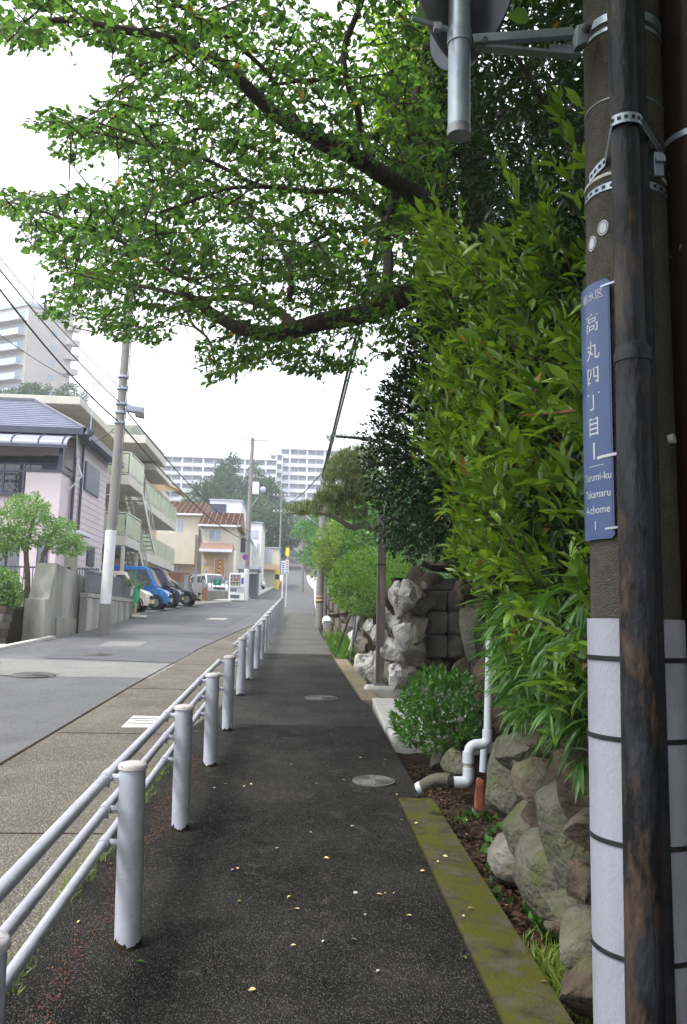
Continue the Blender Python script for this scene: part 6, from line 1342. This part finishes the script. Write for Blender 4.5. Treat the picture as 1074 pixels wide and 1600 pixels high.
# limbs (drawn where they run in space)
def limbpts(L_): return [at(*q) for q in L_]
limbs = [([(760, 430, 9.3), (690, 440, 9.0), (640, 455, 8.8), (590, 482, 8.7), (530, 500, 8.6), (470, 512, 8.5), (420, 520, 8.4), (380, 515, 8.3), (335, 495, 8.2), (310, 475, 8.1), (290, 455, 8.0)], .20, .035),
         ([(700, 345, 9.2), (640, 300, 8.8), (590, 262, 8.5), (530, 238, 8.2), (480, 205, 7.9), (430, 178, 7.6), (380, 130, 7.3), (320, 85, 7.0), (240, 50, 6.8), (150, 35, 6.6), (60, 32, 6.4)], .16, .02),
         ([(585, 262, 8.5), (565, 215, 8.4), (560, 160, 8.2), (540, 130, 8.0), (535, 80, 7.9), (560, 20, 7.8), (590, -60, 7.7)], .055, .03),
         ([(540, 128, 8.0), (490, 125, 7.9), (440, 128, 7.8), (395, 145, 7.7)], .035, .012), ([(480, 205, 7.9), (440, 150, 7.8), (420, 110, 7.7), (360, 60, 7.5), (300, 20, 7.3), (230, -30, 7.1)], .04, .015),
         ([(470, 512, 8.5), (420, 480, 8.9), (360, 460, 9.2), (300, 465, 9.4), (230, 450, 9.5), (160, 430, 9.6)], .07, .015), ([(450, 470, 8.8), (455, 420, 8.8), (440, 380, 8.9), (400, 340, 9), (350, 310, 9.2), (280, 290, 9.3)], .045, .012),
         ([(640, 380, 8.9), (580, 350, 9.4), (500, 370, 10), (440, 400, 10.3)], .05, .015), ([(600, 330, 8.8), (560, 300, 8.6), (500, 300, 8.4), (420, 290, 8.2), (330, 300, 8), (250, 330, 7.8)], .05, .012),
         ([(300, 465, 9.4), (290, 500, 9.2), (330, 530, 8.8), (335, 570, 8.6)], .03, .01), ([(600, 480, 8.7), (610, 430, 9.2), (600, 350, 9.4), (640, 250, 9.3), (650, 130, 9.1), (690, 20, 9.0)], .09, .04),
         ([(300, 78, 7.0), (250, 100, 6.9), (200, 118, 6.9)], .02, .008), ([(400, 290, 8.2), (280, 230, 7.9), (180, 215, 7.7), (80, 195, 7.6)], .03, .01), ([(300, 440, 9), (200, 380, 8.9), (110, 340, 8.8), (20, 315, 8.7)], .03, .01)]
nodes = []
trunk = MB().tube([(2.5, 8.4, g(8.4)), (2.45, 8.5, 2.2), (2.35, 8.8, 3.6), at(760, 430, 9.3) + Vector((0, 0, -.1)), at(745, 330, 9.5), at(730, 150, 9.6), at(720, -200, 9.7)], [.34, .28, .26, .24, .2, .16, .1], 12).build('trunk', M['bark'], tr, True)
def smooth(pts, k=2):
    for _ in range(k):
        q = [pts[0]]
        for i in range(len(pts) - 1): q += [pts[i].lerp(pts[i + 1], .25), pts[i].lerp(pts[i + 1], .75)]
        pts = q + [pts[-1]]
    return pts
for L_, r0, r1 in limbs:
    p = smooth(limbpts(L_), 2); p = [q + Vector((noise.noise(q * 2), noise.noise(q * 2 + Vector((9, 0, 0))), noise.noise(q * 2 + Vector((0, 9, 0))))) * .05 for q in p]
    n = len(p); rr_ = [r0 * .9 + (r1 - r0 * .9) * (i / (n - 1)) ** .8 for i in range(n)]
    MB().tube(p, rr_, 9).build('limb', M['bark'], tr, True); nodes += [tuple(q) for q in p]
nodes = np.array(nodes)
bx_ = ((-5.0, 3.2), (5.4, 12.5), (4.2, 9.4))
def layered(P): # foliage hangs in storeys with thin air between
    u, v = projn(P); lay = np.sin((P[:, 2] + .25 * np.sin(P[:, 0] * 1.3) + .2 * np.sin(P[:, 1] * 1.7)) * 4.6); gap = np.sin(P[:, 0] * 2.1 + 1) * np.sin(P[:, 1] * 1.9) * .8
    return (lay + gap * .6 + NR.uniform(-.5, .5, len(P)) > -.55)
tips = region(3900, bx_, CH, extra=layered)
tips2 = np.stack([NR.uniform(-4, 3, 500), NR.uniform(2.0, 9, 500), NR.uniform(7.4, 10, 500)], 1); u_, v_ = projn(tips2); tips2 = tips2[(v_ < -30) | np.isnan(v_)]
alltips = np.concatenate([tips, tips2])
tw = MB(); dirs = []
order = np.argsort([np.min(np.sum((nodes - q) ** 2, 1)) for q in alltips]); grown = nodes.copy(); cap_ = list(map(tuple, nodes))
buf = np.zeros((len(nodes) + len(alltips), 3)); buf[:len(nodes)] = nodes; nb_ = len(nodes); dirs = np.zeros_like(alltips)
for j, i in enumerate(order):
    q = alltips[i]; d2 = np.sum((buf[:nb_] - q) ** 2, 1); k = int(np.argmin(d2)); b_ = buf[k]; dirs[i] = q - b_ + np.array([-.05, -.02, 0])
    if d2[k] > .0004 and d2[k] < 2.5: 
        ln = math.sqrt(d2[k]); tw.tube([b_, (b_ + q) / 2 + NR.normal(0, .04, 3) * ln, q], [.008 + ln * .006, .005 + ln * .003, .003], 3, False)
    buf[nb_] = q; nb_ += 1
o = tw.build('twigs', M['bark'], tr, kind='stuff')
dirs = nrm(dirs + np.array([-.3, -.25, -.05])); P, D, U, Ls = sprays(alltips, dirs, 14, .092, .85, .42, .42, .12)
u, v = projn(P); ok = inpoly(u, v, CH) | (v < 0) | np.isnan(v) | (NR.rand(len(P)) < .35); ok &= (NR.rand(len(P)) < .92)
P, D, U, Ls = P[ok], D[ok], U[ok], Ls[ok]
leafobj('foliage', P, D, U, Ls, T_CHERRY, M['cherry'], tr, single=300)
YG = [(545, -40), (560, 60), (600, 120), (590, 190), (620, 260), (600, 330), (640, 360), (690, 300), (700, 200), (720, 100), (720, -40)]  # bright part of the cherry, its light put into a yellow-green leaf colour
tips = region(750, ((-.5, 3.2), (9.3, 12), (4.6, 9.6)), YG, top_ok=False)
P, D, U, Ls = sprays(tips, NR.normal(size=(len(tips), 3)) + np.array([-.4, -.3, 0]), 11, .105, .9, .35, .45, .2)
vn = thing('backlit_cherry_leaves', 'backlit cherry leaves by the sign post, the light put into a yellow-green colour', 'tree', (2.6, 11, 1.5))
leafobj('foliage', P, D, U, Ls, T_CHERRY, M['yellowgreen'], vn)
MB().tube([(2.6, 11, .8), (2.3, 11, 4.5), (1.7, 10.8, 8.5)], [.14, .1, .03], 8).build('trunk', M['bark'], vn, True)  # trunk added for the backlit cherry leaf patch


# --- laurel hedge bulging over the wall (near right)
LA = [(618, 335), (650, 318), (690, 345), (740, 395), (765, 370), (800, 345), (850, 330), (900, 345), (925, 330), (960, 330), (960, 1080), (900, 1120), (850, 1080), (810, 1040), (785, 1000), (768, 950), (745, 900), (700, 865), (705, 820), (670, 790), (690, 760), (640, 730), (640, 690), (615, 660), (640, 630), (655, 560), (640, 500), (640, 460), (630, 430), (655, 400), (640, 360)]
hz = thing('laurel_hedge', 'lush bright green laurel hedge bulging over the stone wall towards the sidewalk', 'hedge', (1.7, 4.5, g(4.5) + .8))
def lsurf(P):
    X0_ = .84 + .26 * np.array([noise.noise(Vector((3, p[1] * .9, p[2] * 1.1))) for p in P]) + .06 * np.sin(P[:, 2] * 2.3) + .08 * np.sin(P[:, 1] * 2.1 + P[:, 2]) + .22 * np.clip((P[:, 1] - 5.4), 0, 3) * .2 + .18 * np.clip(1.4 - P[:, 2], 0, 2)
    nz = np.array([noise.noise(Vector((p[0] * 1.5, p[1] * 2.4, p[2] * 2.6))) for p in P])
    return (P[:, 0] > X0_ - .1 + .75 * np.clip(.28 - nz, 0, .8)) & (P[:, 0] < X0_ + .65) & (P[:, 1] < 6.6) & (nz > -.16)
tips = region(900, ((.5, 2.2), (2.75, 6.4), (.7, 4.6)), LA, top_ok=False, extra=lsurf)
ctrs = tips + np.stack([NR.uniform(.35, .7, len(tips)), NR.uniform(-.1, .35, len(tips)), NR.uniform(-.75, -.1, len(tips))], 1)
mb = MB()
for a_, b_ in zip(ctrs, tips): NR.rand() < .35 and mb.tube([a_, (np.array(a_) * .45 + np.array(b_) * .55) + np.array([0, 0, -.04]), b_], [.007, .005, .003], 3, False)
mb.build('stems', M['bark'], hz, kind='stuff')
P, D, U, Ls = sprays(tips, tips - ctrs + NR.normal(size=ctrs.shape) * .22, 10, .112, .85, .24, .45, .50)
depthin = tips[:, 0] - (.80 + .10 * np.sin(tips[:, 2] * 2.3)); 
leafobj('foliage', P, D, U, Ls, T_LAUREL, M['laurel'], hz, single=300, leafname='leaf')
# inner mass of leaves, the hedge's inner shade put into their darker colour
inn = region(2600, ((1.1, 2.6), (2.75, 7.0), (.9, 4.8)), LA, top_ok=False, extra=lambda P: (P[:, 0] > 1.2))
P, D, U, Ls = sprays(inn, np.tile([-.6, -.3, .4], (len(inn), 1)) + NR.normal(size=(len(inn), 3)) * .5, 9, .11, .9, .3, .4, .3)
leafobj('inner_foliage', P, D, U, Ls, T_LAUREL, M['laurel_shaded'], hz)
# outlying shoots near the pole and against the dark
sh = [(872, 150, 3.3), (905, 165, 3.2), (835, 262, 3.6), (862, 250, 3.4), (800, 300, 3.9), (640, 330, 5.2), (672, 300, 5.3), (720, 330, 4.8), (762, 372, 4.3), (880, 215, 3.3), (780, 250, 4.4), (895, 310, 3.1), (850, 320, 3.3)]
tp = np.array([tuple(at(*q)) for q in sh]); P, D, U, Ls = sprays(tp, np.tile([-.45, -.2, .75], (len(tp), 1)) + NR.normal(size=(len(tp), 3)) * .15, 10, .105, .85, .22, .25, .5)
sh_ = thing('laurel_shoots', 'bright upright laurel shoots standing clear of the hedge against the dark foliage', 'shoots', at(835, 262, 3.6))
mb = MB(); [mb.tube([q + np.array([.35, .2, -.6]), q], [.006, .003], 3, False) for q in tp]; mb.build('stems', M['bark'], sh_, kind='stuff')
leafobj('foliage', P, D, U, Ls, T_LAUREL, M['laurel'], sh_, single=60)
# --- dark evergreen behind
EV = [(560, 672), (585, 640), (600, 590), (625, 560), (640, 520), (655, 470), (700, 420), (700, 880), (640, 885), (600, 870), (585, 830), (590, 800), (572, 770), (560, 720)]
ev = thing('dark_evergreen', 'dense dark evergreen clipped tree hanging over the rockery, behind the laurel', 'tree', (2.2, 9.5, g(9.5)))
MB().tube([(2.5, 10.2, g(10)), (2.4, 10.1, 2.0), (2.2, 9.9, 4.4)], [.16, .13, .08], 8).build('trunk', M['bark'], ev, True)
EV2 = EV[:6] + [(700, 420), (930, 300), (930, 1000), (700, 880)] + EV[8:]
tips = region(7000, ((.6, 3.6), (7.6, 11.2), (2.1, 6.2)), EV2, top_ok=False, extra=lambda P: ((P[:, 0] - 2.6) ** 2 / 3.6 + (P[:, 1] - 9.4) ** 2 / 5 < 1.15) & (P[:, 2] > 2.45 - .5 * np.clip(P[:, 0] - 1.6, 0, 1)))
P, D, U, Ls = sprays(tips, tips - np.array([2.6, 9.6, 3.5]), 9, .075, .9, .16, .4, .3)
leafobj('foliage', P, D, U, Ls, T_SMALL, M['ever'], ev)
MB().tube([(2.7, 9.7, 2.7), (2.7, 9.7, 3.2), (2.7, 9.7, 4.8), (2.7, 9.7, 5.4)], [.5, 1.1, 1.0, .4], 12).build('shade_core', M['core'], ev, True)  # solid dark core, the crown's inner shade put into its colour
# --- dark wood on the right, above everything
DK = [(620, -60), (620, 60), (640, 140), (650, 240), (650, 320), (690, 420), (760, 420), (960, 500), (960, -60)]
dw = thing('shady_evergreen_tree', 'tall deep-green shady tree filling the upper right behind the sign post', 'tree', (3.4, 6, 2.2))
MB().tube([(3.6, 7, 1.6), (3.3, 6.8, 4), (3.0, 6.2, 7), (2.8, 6, 9.5)], [.3, .25, .18, .1], 10).build('trunk', M['bark'], dw, True)
for k in range(8):
    a_ = Vector((3.2, 6.5, 3.5 + k * .6)); b_ = Vector((1.4 + R.uniform(-.2, 1), 3.5 + k * .9, 4.6 + k * .5)); p_, r_ = limb(a_, b_, .06, .015, .12, 7, k); MB().tube(p_, r_, 6).build('limb', M['bark'], dw, True)
tips = region(6500, ((1.25, 5.2), (3.2, 12.5), (2.6, 9.2)), DK, top_ok=True, extra=lambda P: (P[:, 2] > 2.6) & (P[:, 0] > 1.2 + .0 * P[:, 1]))
P, D, U, Ls = sprays(tips, np.tile([-.5, -.4, .1], (len(tips), 1)) + NR.normal(size=(len(tips), 3)) * .6, 10, .10, .9, .35, .5, .1)
leafobj('foliage', P, D, U, Ls, T_LAUREL, M['laurel_shaded'], dw)
# unseen thicket added beside and behind the camera to shade the poles
tips = np.stack([NR.uniform(1.42, 3.4, 4500), NR.uniform(-4, 3.2, 4500), NR.uniform(.3, 7.5, 4500)], 1); u_, v_ = projn(tips); tips = tips[(np.isnan(u_)) | (u_ > 1330) | (v_ < -150)]
rw = thing('shading_thicket', 'unseen leafy thicket added right of the camera to shade the poles', 'thicket', (3, 0, .8))
MB().tube([(3.2, 0, .3), (3.1, .2, 3), (3, .3, 6)], [.2, .16, .08], 8).build('trunk', M['bark'], rw, True)  # trunk of the added unseen thicket
P, D, U, Ls = sprays(tips, np.tile([-.5, -.2, .1], (len(tips), 1)) + NR.normal(size=(len(tips), 3)) * .6, 9, .13, .9, .35, .5, .1)
leafobj('foliage', P, D, U, Ls, T_LAUREL, M['laurel_shaded'], rw)
tips = np.stack([NR.uniform(-1.5, 4.5, 3800), NR.uniform(-5, 4.8, 3800), NR.uniform(4.4, 8.5, 3800)], 1); u_, v_ = projn(tips); tips = tips[(np.isnan(v_)) | (v_ < -60)]  # unseen leaves added overhead to shade the path
P, D, U, Ls = sprays(tips, np.tile([-.5, -.2, .1], (len(tips), 1)) + NR.normal(size=(len(tips), 3)) * .6, 10, .13, .9, .35, .5, .1)
leafobj('added_overhead_foliage', P, D, U, Ls, T_CHERRY, M['cherry'], rw)
# --- bamboo grass hanging over the wall
sg = thing('bamboo_grass', 'arching clump of fine bamboo grass hanging over the boulders', 'bamboo grass', (1.5, 4.2, 1.0))
SG = [(765, 930), (790, 930), (930, 900), (930, 1165), (880, 1150), (840, 1115), (808, 1115), (792, 1080), (780, 1030), (768, 990)]
tips = region(520, ((1.0, 1.75), (3.1, 5.5), (.75, 1.9)), SG, top_ok=False)
P, D, U, Ls = sprays(tips, np.tile([-.7, -.35, -.05], (len(tips), 1)) + NR.normal(size=(len(tips), 3)) * .35, 8, .17, .7, .12, .35, .15)
leafobj('blades', P, D, U, Ls, T_BAMBOO, M['bamboo'], sg, single=200, leafname='blade')
mb = MB(); [mb.tube([q + np.array([.4, .1, -.25]), q + np.array([.12, 0, .06]), q], [.004, .003, .002], 3, False) for q in tips[:260]]; mb.build('stems', M['bamboo'], sg, kind='stuff')
for k, (x, y, z) in enumerate([tuple(at(900, 1130, 3.3)), tuple(at(868, 1150, 3.7)), tuple(at(905, 1190, 3.2)), tuple(at(890, 1090, 3.3)), tuple(at(845, 1120, 3.9))]):
    P, D, U, Ls = sprays([(x, y, z)], [(-.6, -.4, -.2)], 14, .17, .9, .1, .4, .1); leafobj('hanging_tuft', P, D, U, Ls, T_BAMBOO, M['bamboo'], sg)
# long dead leaves by the address plate
tag(MB().tube([at(918, 640, 2.9), at(860, 646, 3.0), at(808, 650, 3.1)], [.006, .005, .001], 4).build('dead_leaf_blade', M['redstone'], None, True), 'long reddish dead leaf blade sticking out beside the address plate', 'dead leaf')
def lumpy(f, th=-.05):
    return lambda P: np.array([noise.noise(Vector((p[0] * f, p[1] * f * .6, p[2] * f))) > th for p in P])
# --- azalea by the drain
az_ = thing('azalea_bush', 'rounded glossy azalea bush at the ditch beside the drain pipe', 'bush', G(680, 1185))
MB().tube([(1.45, 7.1, g(7) - .1), (1.42, 7.1, g(7) + .4)], [.05, .02], 6).build('stem', M['bark'], az_)
AZ = [(606, 1125), (618, 1095), (640, 1060), (668, 1040), (720, 1050), (750, 1065), (758, 1120), (750, 1165), (722, 1170), (700, 1178), (660, 1175), (630, 1162), (612, 1145)]
tips = region(620, ((.85, 2.1), (6.5, 7.9), (.3, 1.6)), AZ, top_ok=False)
P, D, U, Ls = sprays(tips, tips - np.array([1.45, 7.3, .5]) + np.array([0, -.2, .3]), 9, .060, 1.0, .08, .35, .5)
leafobj('foliage', P, D, U, Ls, T_AZ, M['azalea'], az_)
# --- bright bush, lime tree, pine, maple further up
br = thing('bright_green_bush', 'rounded bright green bush over the white rocks by the timber post', 'bush', (1.6, 17, g(17)))
BR = [(512, 905), (525, 880), (548, 862), (580, 852), (640, 870), (645, 935), (600, 945), (585, 965), (560, 962), (535, 955), (515, 935)]
tips = region(2300, ((.6, 3.4), (12.9, 18.5), (1.3, 3.6)), BR, top_ok=False, extra=lumpy(2.6, -.08))
P, D, U, Ls = sprays(tips, tips - np.array([1.8, 15.9, 2.0]), 8, .065, .9, .1, .4, .4); leafobj('foliage', P, D, U, Ls, T_SMALL, M['bright'], br)
MB().tube([(1.7, 15.9, 1), (1.7, 15.8, 2.4)], [.07, .03], 6).build('stem', M['bark'], br)
lm = thing('lime_green_tree', 'feathery yellow-green tree behind the slim banded pole', 'tree', (1.6, 27.5, g(27.5)))
LMp = [(486, 840), (500, 822), (515, 812), (540, 812), (580, 830), (590, 870), (540, 880), (535, 915), (518, 925), (500, 900), (488, 880)]
tips = region(2000, ((.3, 3.6), (23.5, 29), (2.3, 5.2)), LMp, top_ok=False, extra=lumpy(1.7, -.02))
P, D, U, Ls = sprays(tips, tips - np.array([1.7, 26, 3]), 8, .10, .9, .15, .4, .3); leafobj('foliage', P, D, U, Ls, T_SMALL, M['lime'], lm); MB().tube([(1.7, 27, 1.3), (1.6, 26.5, 4)], [.09, .03], 6).build('trunk', M['bark'], lm)
dk = thing('dark_hedge_mass', 'mixed dark green shrubs filling the gap between lime tree and evergreen', 'shrubs', (3, 19, 1.5))
tips = region(3000, ((1.4, 6), (17.5, 26), (1.2, 6)), [(520, 860), (530, 815), (560, 760), (600, 700), (720, 700), (720, 960), (600, 960), (560, 900)], top_ok=False)
P, D, U, Ls = sprays(tips, NR.normal(size=(len(tips), 3)) + np.array([-.5, -.5, .3]), 8, .12, .9, .2, .4, .3); leafobj('foliage', P, D, U, Ls, T_SMALL, M['azalea'], dk)
for (nm, lb, Yp, polys, mt_, sz, n_) in (('pine_tree', 'gnarled garden pine reaching out over the road in flat dark pads', 19.5, [[(442, 800), (455, 790), (480, 785), (500, 772), (540, 768), (575, 790), (575, 812), (540, 812), (505, 808), (470, 806)], [(495, 770), (510, 745), (560, 735), (585, 750), (585, 790), (540, 790), (500, 785)], [(505, 745), (520, 715), (545, 700), (585, 700), (590, 745), (540, 750)]], 'pine', .16, 620),):
    pn = thing(nm, lb, 'tree', (2.2, Yp, g(Yp)))
    for k, pl_ in enumerate(polys):
        tips = region(n_, ((-.6, 2.6), (Yp - 1.3, Yp + 1.3), (3.4, 6.3)), pl_, top_ok=False, extra=lumpy(3.2, .0))
        P, D, U, Ls = sprays(tips, NR.normal(size=(len(tips), 3)) * .5 + np.array([-.2, 0, .9]), 16, sz, 1.0, .05, .3, .6)
        o = leafobj('needle_pad', P, D, U, Ls, T_NEEDLE, M[mt_], pn)
    for L_, r0, r1 in (([(640, 860, 20), (600, 830, 19.8), (575, 818, 19.6), (550, 826, 19.4), (535, 815, 19.3), (510, 800, 19.3), (470, 802, 19.3), (448, 802, 19.3)], .12, .02), ([(575, 818, 19.6), (560, 790, 19.8), (530, 775, 19.6), (505, 772, 19.5)], .06, .02), ([(600, 830, 19.8), (590, 780, 19.8), (570, 730, 19.8), (530, 715, 19.6)], .07, .02)):
        p = smooth(limbpts(L_), 2); n = len(p); MB().tube(p, [r0 + (r1 - r0) * i / (n - 1) for i in range(n)], 7).build('limb', M['barkpale'], pn, True)
    MB().tube([(2.4, 20.2, g(20)), at(640, 860, 20), at(640, 860, 20) + Vector((.1, 0, .3))], [.16, .13, .12], 8).build('trunk', M['barkpale'], pn, True)
ob = thing('pine_bough', 'single dark pine bough sticking out in front of the sky by the twin cables', 'bough', at(560, 684, 12))
p = smooth([at(600, 690, 11.5), at(560, 684, 11.8), at(525, 682, 12)], 1); MB().tube(p, [.03] * 3 + [.02] * (len(p) - 3), 5).build('limb', M['bark'], ob); tips = np.array([tuple(at(NR.uniform(512, 560), 682 + NR.normal(0, 3), 12 + NR.uniform(-.3, .3))) for _ in range(60)])
P, D, U, Ls = sprays(tips, NR.normal(size=(60, 3)), 10, .07, 1, .05, .4, .4); leafobj('needles', P, D, U, Ls, T_NEEDLE, M['pine'], ob)
mp_ = thing('maple_tree', 'soft green maple leaning over the far sidewalk beyond the slim pole', 'tree', (2.2, 40, g(40)))
tips = region(2400, ((-1, 4), (36, 43), (3.2, 8)), [(452, 838), (460, 818), (485, 810), (500, 770), (560, 740), (600, 760), (600, 860), (540, 870), (505, 850), (500, 880), (490, 890), (470, 878), (462, 868), (485, 850), (468, 838)], top_ok=False)
P, D, U, Ls = sprays(tips, NR.normal(size=(len(tips), 3)) + np.array([-.8, 0, 0]), 8, .15, 1, .25, .4, .2); leafobj('foliage', P, D, U, Ls, T_SMALL, M['maple'], mp_); MB().tube([(2.2, 40, 2), (1.9, 40, 5.5)], [.15, .06], 6).build('trunk', M['bark'], mp_)
for k, (x, y, rx, rz_, lb) in enumerate(((3.5, 50, 2.2, 2.2, 'rounded green roadside shrub tree right of the far road'), (4.2, 70, 2.4, 3.0, 'bushy green tree on the right just below the steep hill'), (5, 100, 3, 4, 'green tree on the right side of the steep hill road'), (5.5, 130, 4, 5, 'larger green tree higher up beside the steep hill road'), (4.5, 32, 1.8, 2.0, 'green garden tree rising behind the boundary wall'))):
    t = thing('roadside_tree', lb, 'tree', (x, y, hill(x, y))); zc_ = hill(x, y) + rz_ * 1.1; crown('crown', (x, y, zc_), (rx, rx * 1.2, rz_), 3500, .22 + y * .0025, M['maple'] if k % 2 else M['far'], t, 26, seed=k); MB().tube([(x, y, hill(x, y)), (x, y, zc_)], [.2, .08], 6).build('trunk', M['bark'], t)
# --- left garden
gt = thing('garden_tree', 'fresh green multi-stemmed garden tree behind the concrete stair wall', 'tree', at(60, 930, 20.5))
for L_, r0, r1 in (([(42, 950, 20.5), (44, 900, 20.5), (40, 860, 20.5), (50, 820, 20.5), (60, 790, 20.5)], .09, .03), ([(54, 950, 20.6), (62, 900, 20.6), (68, 860, 20.6), (95, 845, 20.5), (120, 845, 20.3)], .07, .02), ([(42, 870, 20.5), (30, 840, 20.5), (10, 825, 20.4)], .04, .02), ([(66, 868, 20.6), (85, 830, 20.8), (95, 815, 20.8)], .04, .02)):
    p = smooth(limbpts(L_), 2); n = len(p); MB().tube(p, [r0 + (r1 - r0) * i / (n - 1) for i in range(n)], 7).build('limb', M['barkpale'], gt, True)
tips = region(1500, ((-9.2, -4.6), (19.4, 21.8), (2.9, 5.4)), [(-60, 800), (0, 790), (20, 775), (60, 768), (80, 790), (82, 806), (118, 812), (132, 840), (143, 858), (120, 872), (90, 868), (70, 850), (40, 862), (15, 868), (0, 875), (-60, 870)], top_ok=False)
P, D, U, Ls = sprays(tips, tips - np.array([-7.2, 20.6, 3.6]), 9, .085, .9, .2, .35, .25); leafobj('foliage', P, D, U, Ls, T_SMALL, M['garden'], gt)
lh = thing('left_hedge', 'low bright green hedge at the left edge behind the dark steps', 'hedge', at(20, 950, 19.6))
tips = region(1200, ((-9.6, -6), (18.6, 20.4), (1.6, 3.4)), [(-60, 885), (10, 888), (30, 900), (38, 925), (34, 945), (0, 952), (-60, 955)], top_ok=False)
P, D, U, Ls = sprays(tips, NR.normal(size=(len(tips), 3)) + np.array([.2, -.4, .8]), 9, .08, .9, .15, .35, .4); leafobj('foliage', P, D, U, Ls, T_SMALL, M['garden'], lh)
# small plant by fence
pl_ = thing('fence_shrub', 'little leafy shrub poking over the slatted fence by the beige car', 'shrub', (-6.3, 28, 2.15)); crown('foliage', tuple(at(215, 908, 28)), (.4, .4, .28), 900, .06, M['garden'], pl_, 10)
sw = MB(); 
# --- far trees in the middle distance
ft = [((370, 768), 150, 5.0, 7.0, 'large dark pine on the ridge in the middle of the skyline'), ((345, 775), 146, 3.6, 5.0, 'dark conifer forming the left shoulder of the central tree mass'), ((408, 790), 152, 4.4, 6.5, 'dark green tree right of the big central pine'), ((438, 826), 158, 3.6, 5.0, 'dark tree at the foot of the far white apartments, nearest the hill road'), ((395, 820), 140, 7, 6, 'broad dark tree low behind the transformer pole'), ((420, 835), 125, 4.5, 4.5, 'low dark tree above the peach-trimmed house'), ((468, 815), 200, 4.5, 4, 'distant tree below the finned white apartment'), ((505, 815), 190, 7, 6, 'distant leafy tree right of the steep road'), ((335, 800), 130, 5, 5, 'dark tree rising behind the white modern house')]
for k, ((px, py), Y_, rx, rz_, lb) in enumerate(ft):
    c_ = at(px, py, Y_); t = thing('hillside_tree', lb, 'tree', (c_.x, c_.y, hill(c_.x, c_.y))); crown('crown', tuple(c_), (rx, rx, rz_), 9000, .55, M['far'], t, 46, clr=.3, hollow=.4, seed=k + 20)
    MB().tube([(c_.x, c_.y, hill(c_.x, c_.y)), (c_.x, c_.y, c_.z)], [.4, .2], 6).build('trunk', M['bark'], t)
for k in range(9):
    px = -20 + k * 17; Y_ = 118 + (k % 3) * 4; c_ = at(px, 622 + (k * 7) % 9, Y_); t = thing('ridge_tree', 'small pine on the left ridge below the tower, %s' % ['partly cut by the left edge', 'first from the left edge', 'second from the left edge', 'third from the left edge', 'fourth from the left edge', 'just left of the tower corner line', 'under the tower side wall', 'near the right end', 'last one at the right end'][k], 'tree', (c_.x, c_.y, c_.z - 4), 'pines on the left ridge')
    if px > 100: continue_ = True
    crown('crown', tuple(c_), (1.7, 1.6, 2.2 if k % 3 else 2.8), 1600, .35, M['far'], t, 14, seed=k + 50); MB().tube([(c_.x, c_.y, c_.z - 10), (c_.x, c_.y, c_.z + 1.5)], [.25, .08], 6).build('trunk', M['bark'], t)
# ================================================================== HAZE
hb_ = MB().box(-320, 320, -40, 330, -30, 95); ho = hb_.build('haze', M['path'], None, kind='stuff')
hm, ht_, HN = newmat('thin_haze'); ho_ = HN('ShaderNodeOutputMaterial'); pv = HN('ShaderNodeVolumePrincipled')
pv.inputs['Color'].default_value = (.86, .90, .97, 1); pv.inputs['Density'].default_value = .0011; pv.inputs['Anisotropy'].default_value = .2
L(ht_, pv.outputs[0], ho_.inputs['Volume']); ho.data.materials.clear(); ho.data.materials.append(hm)
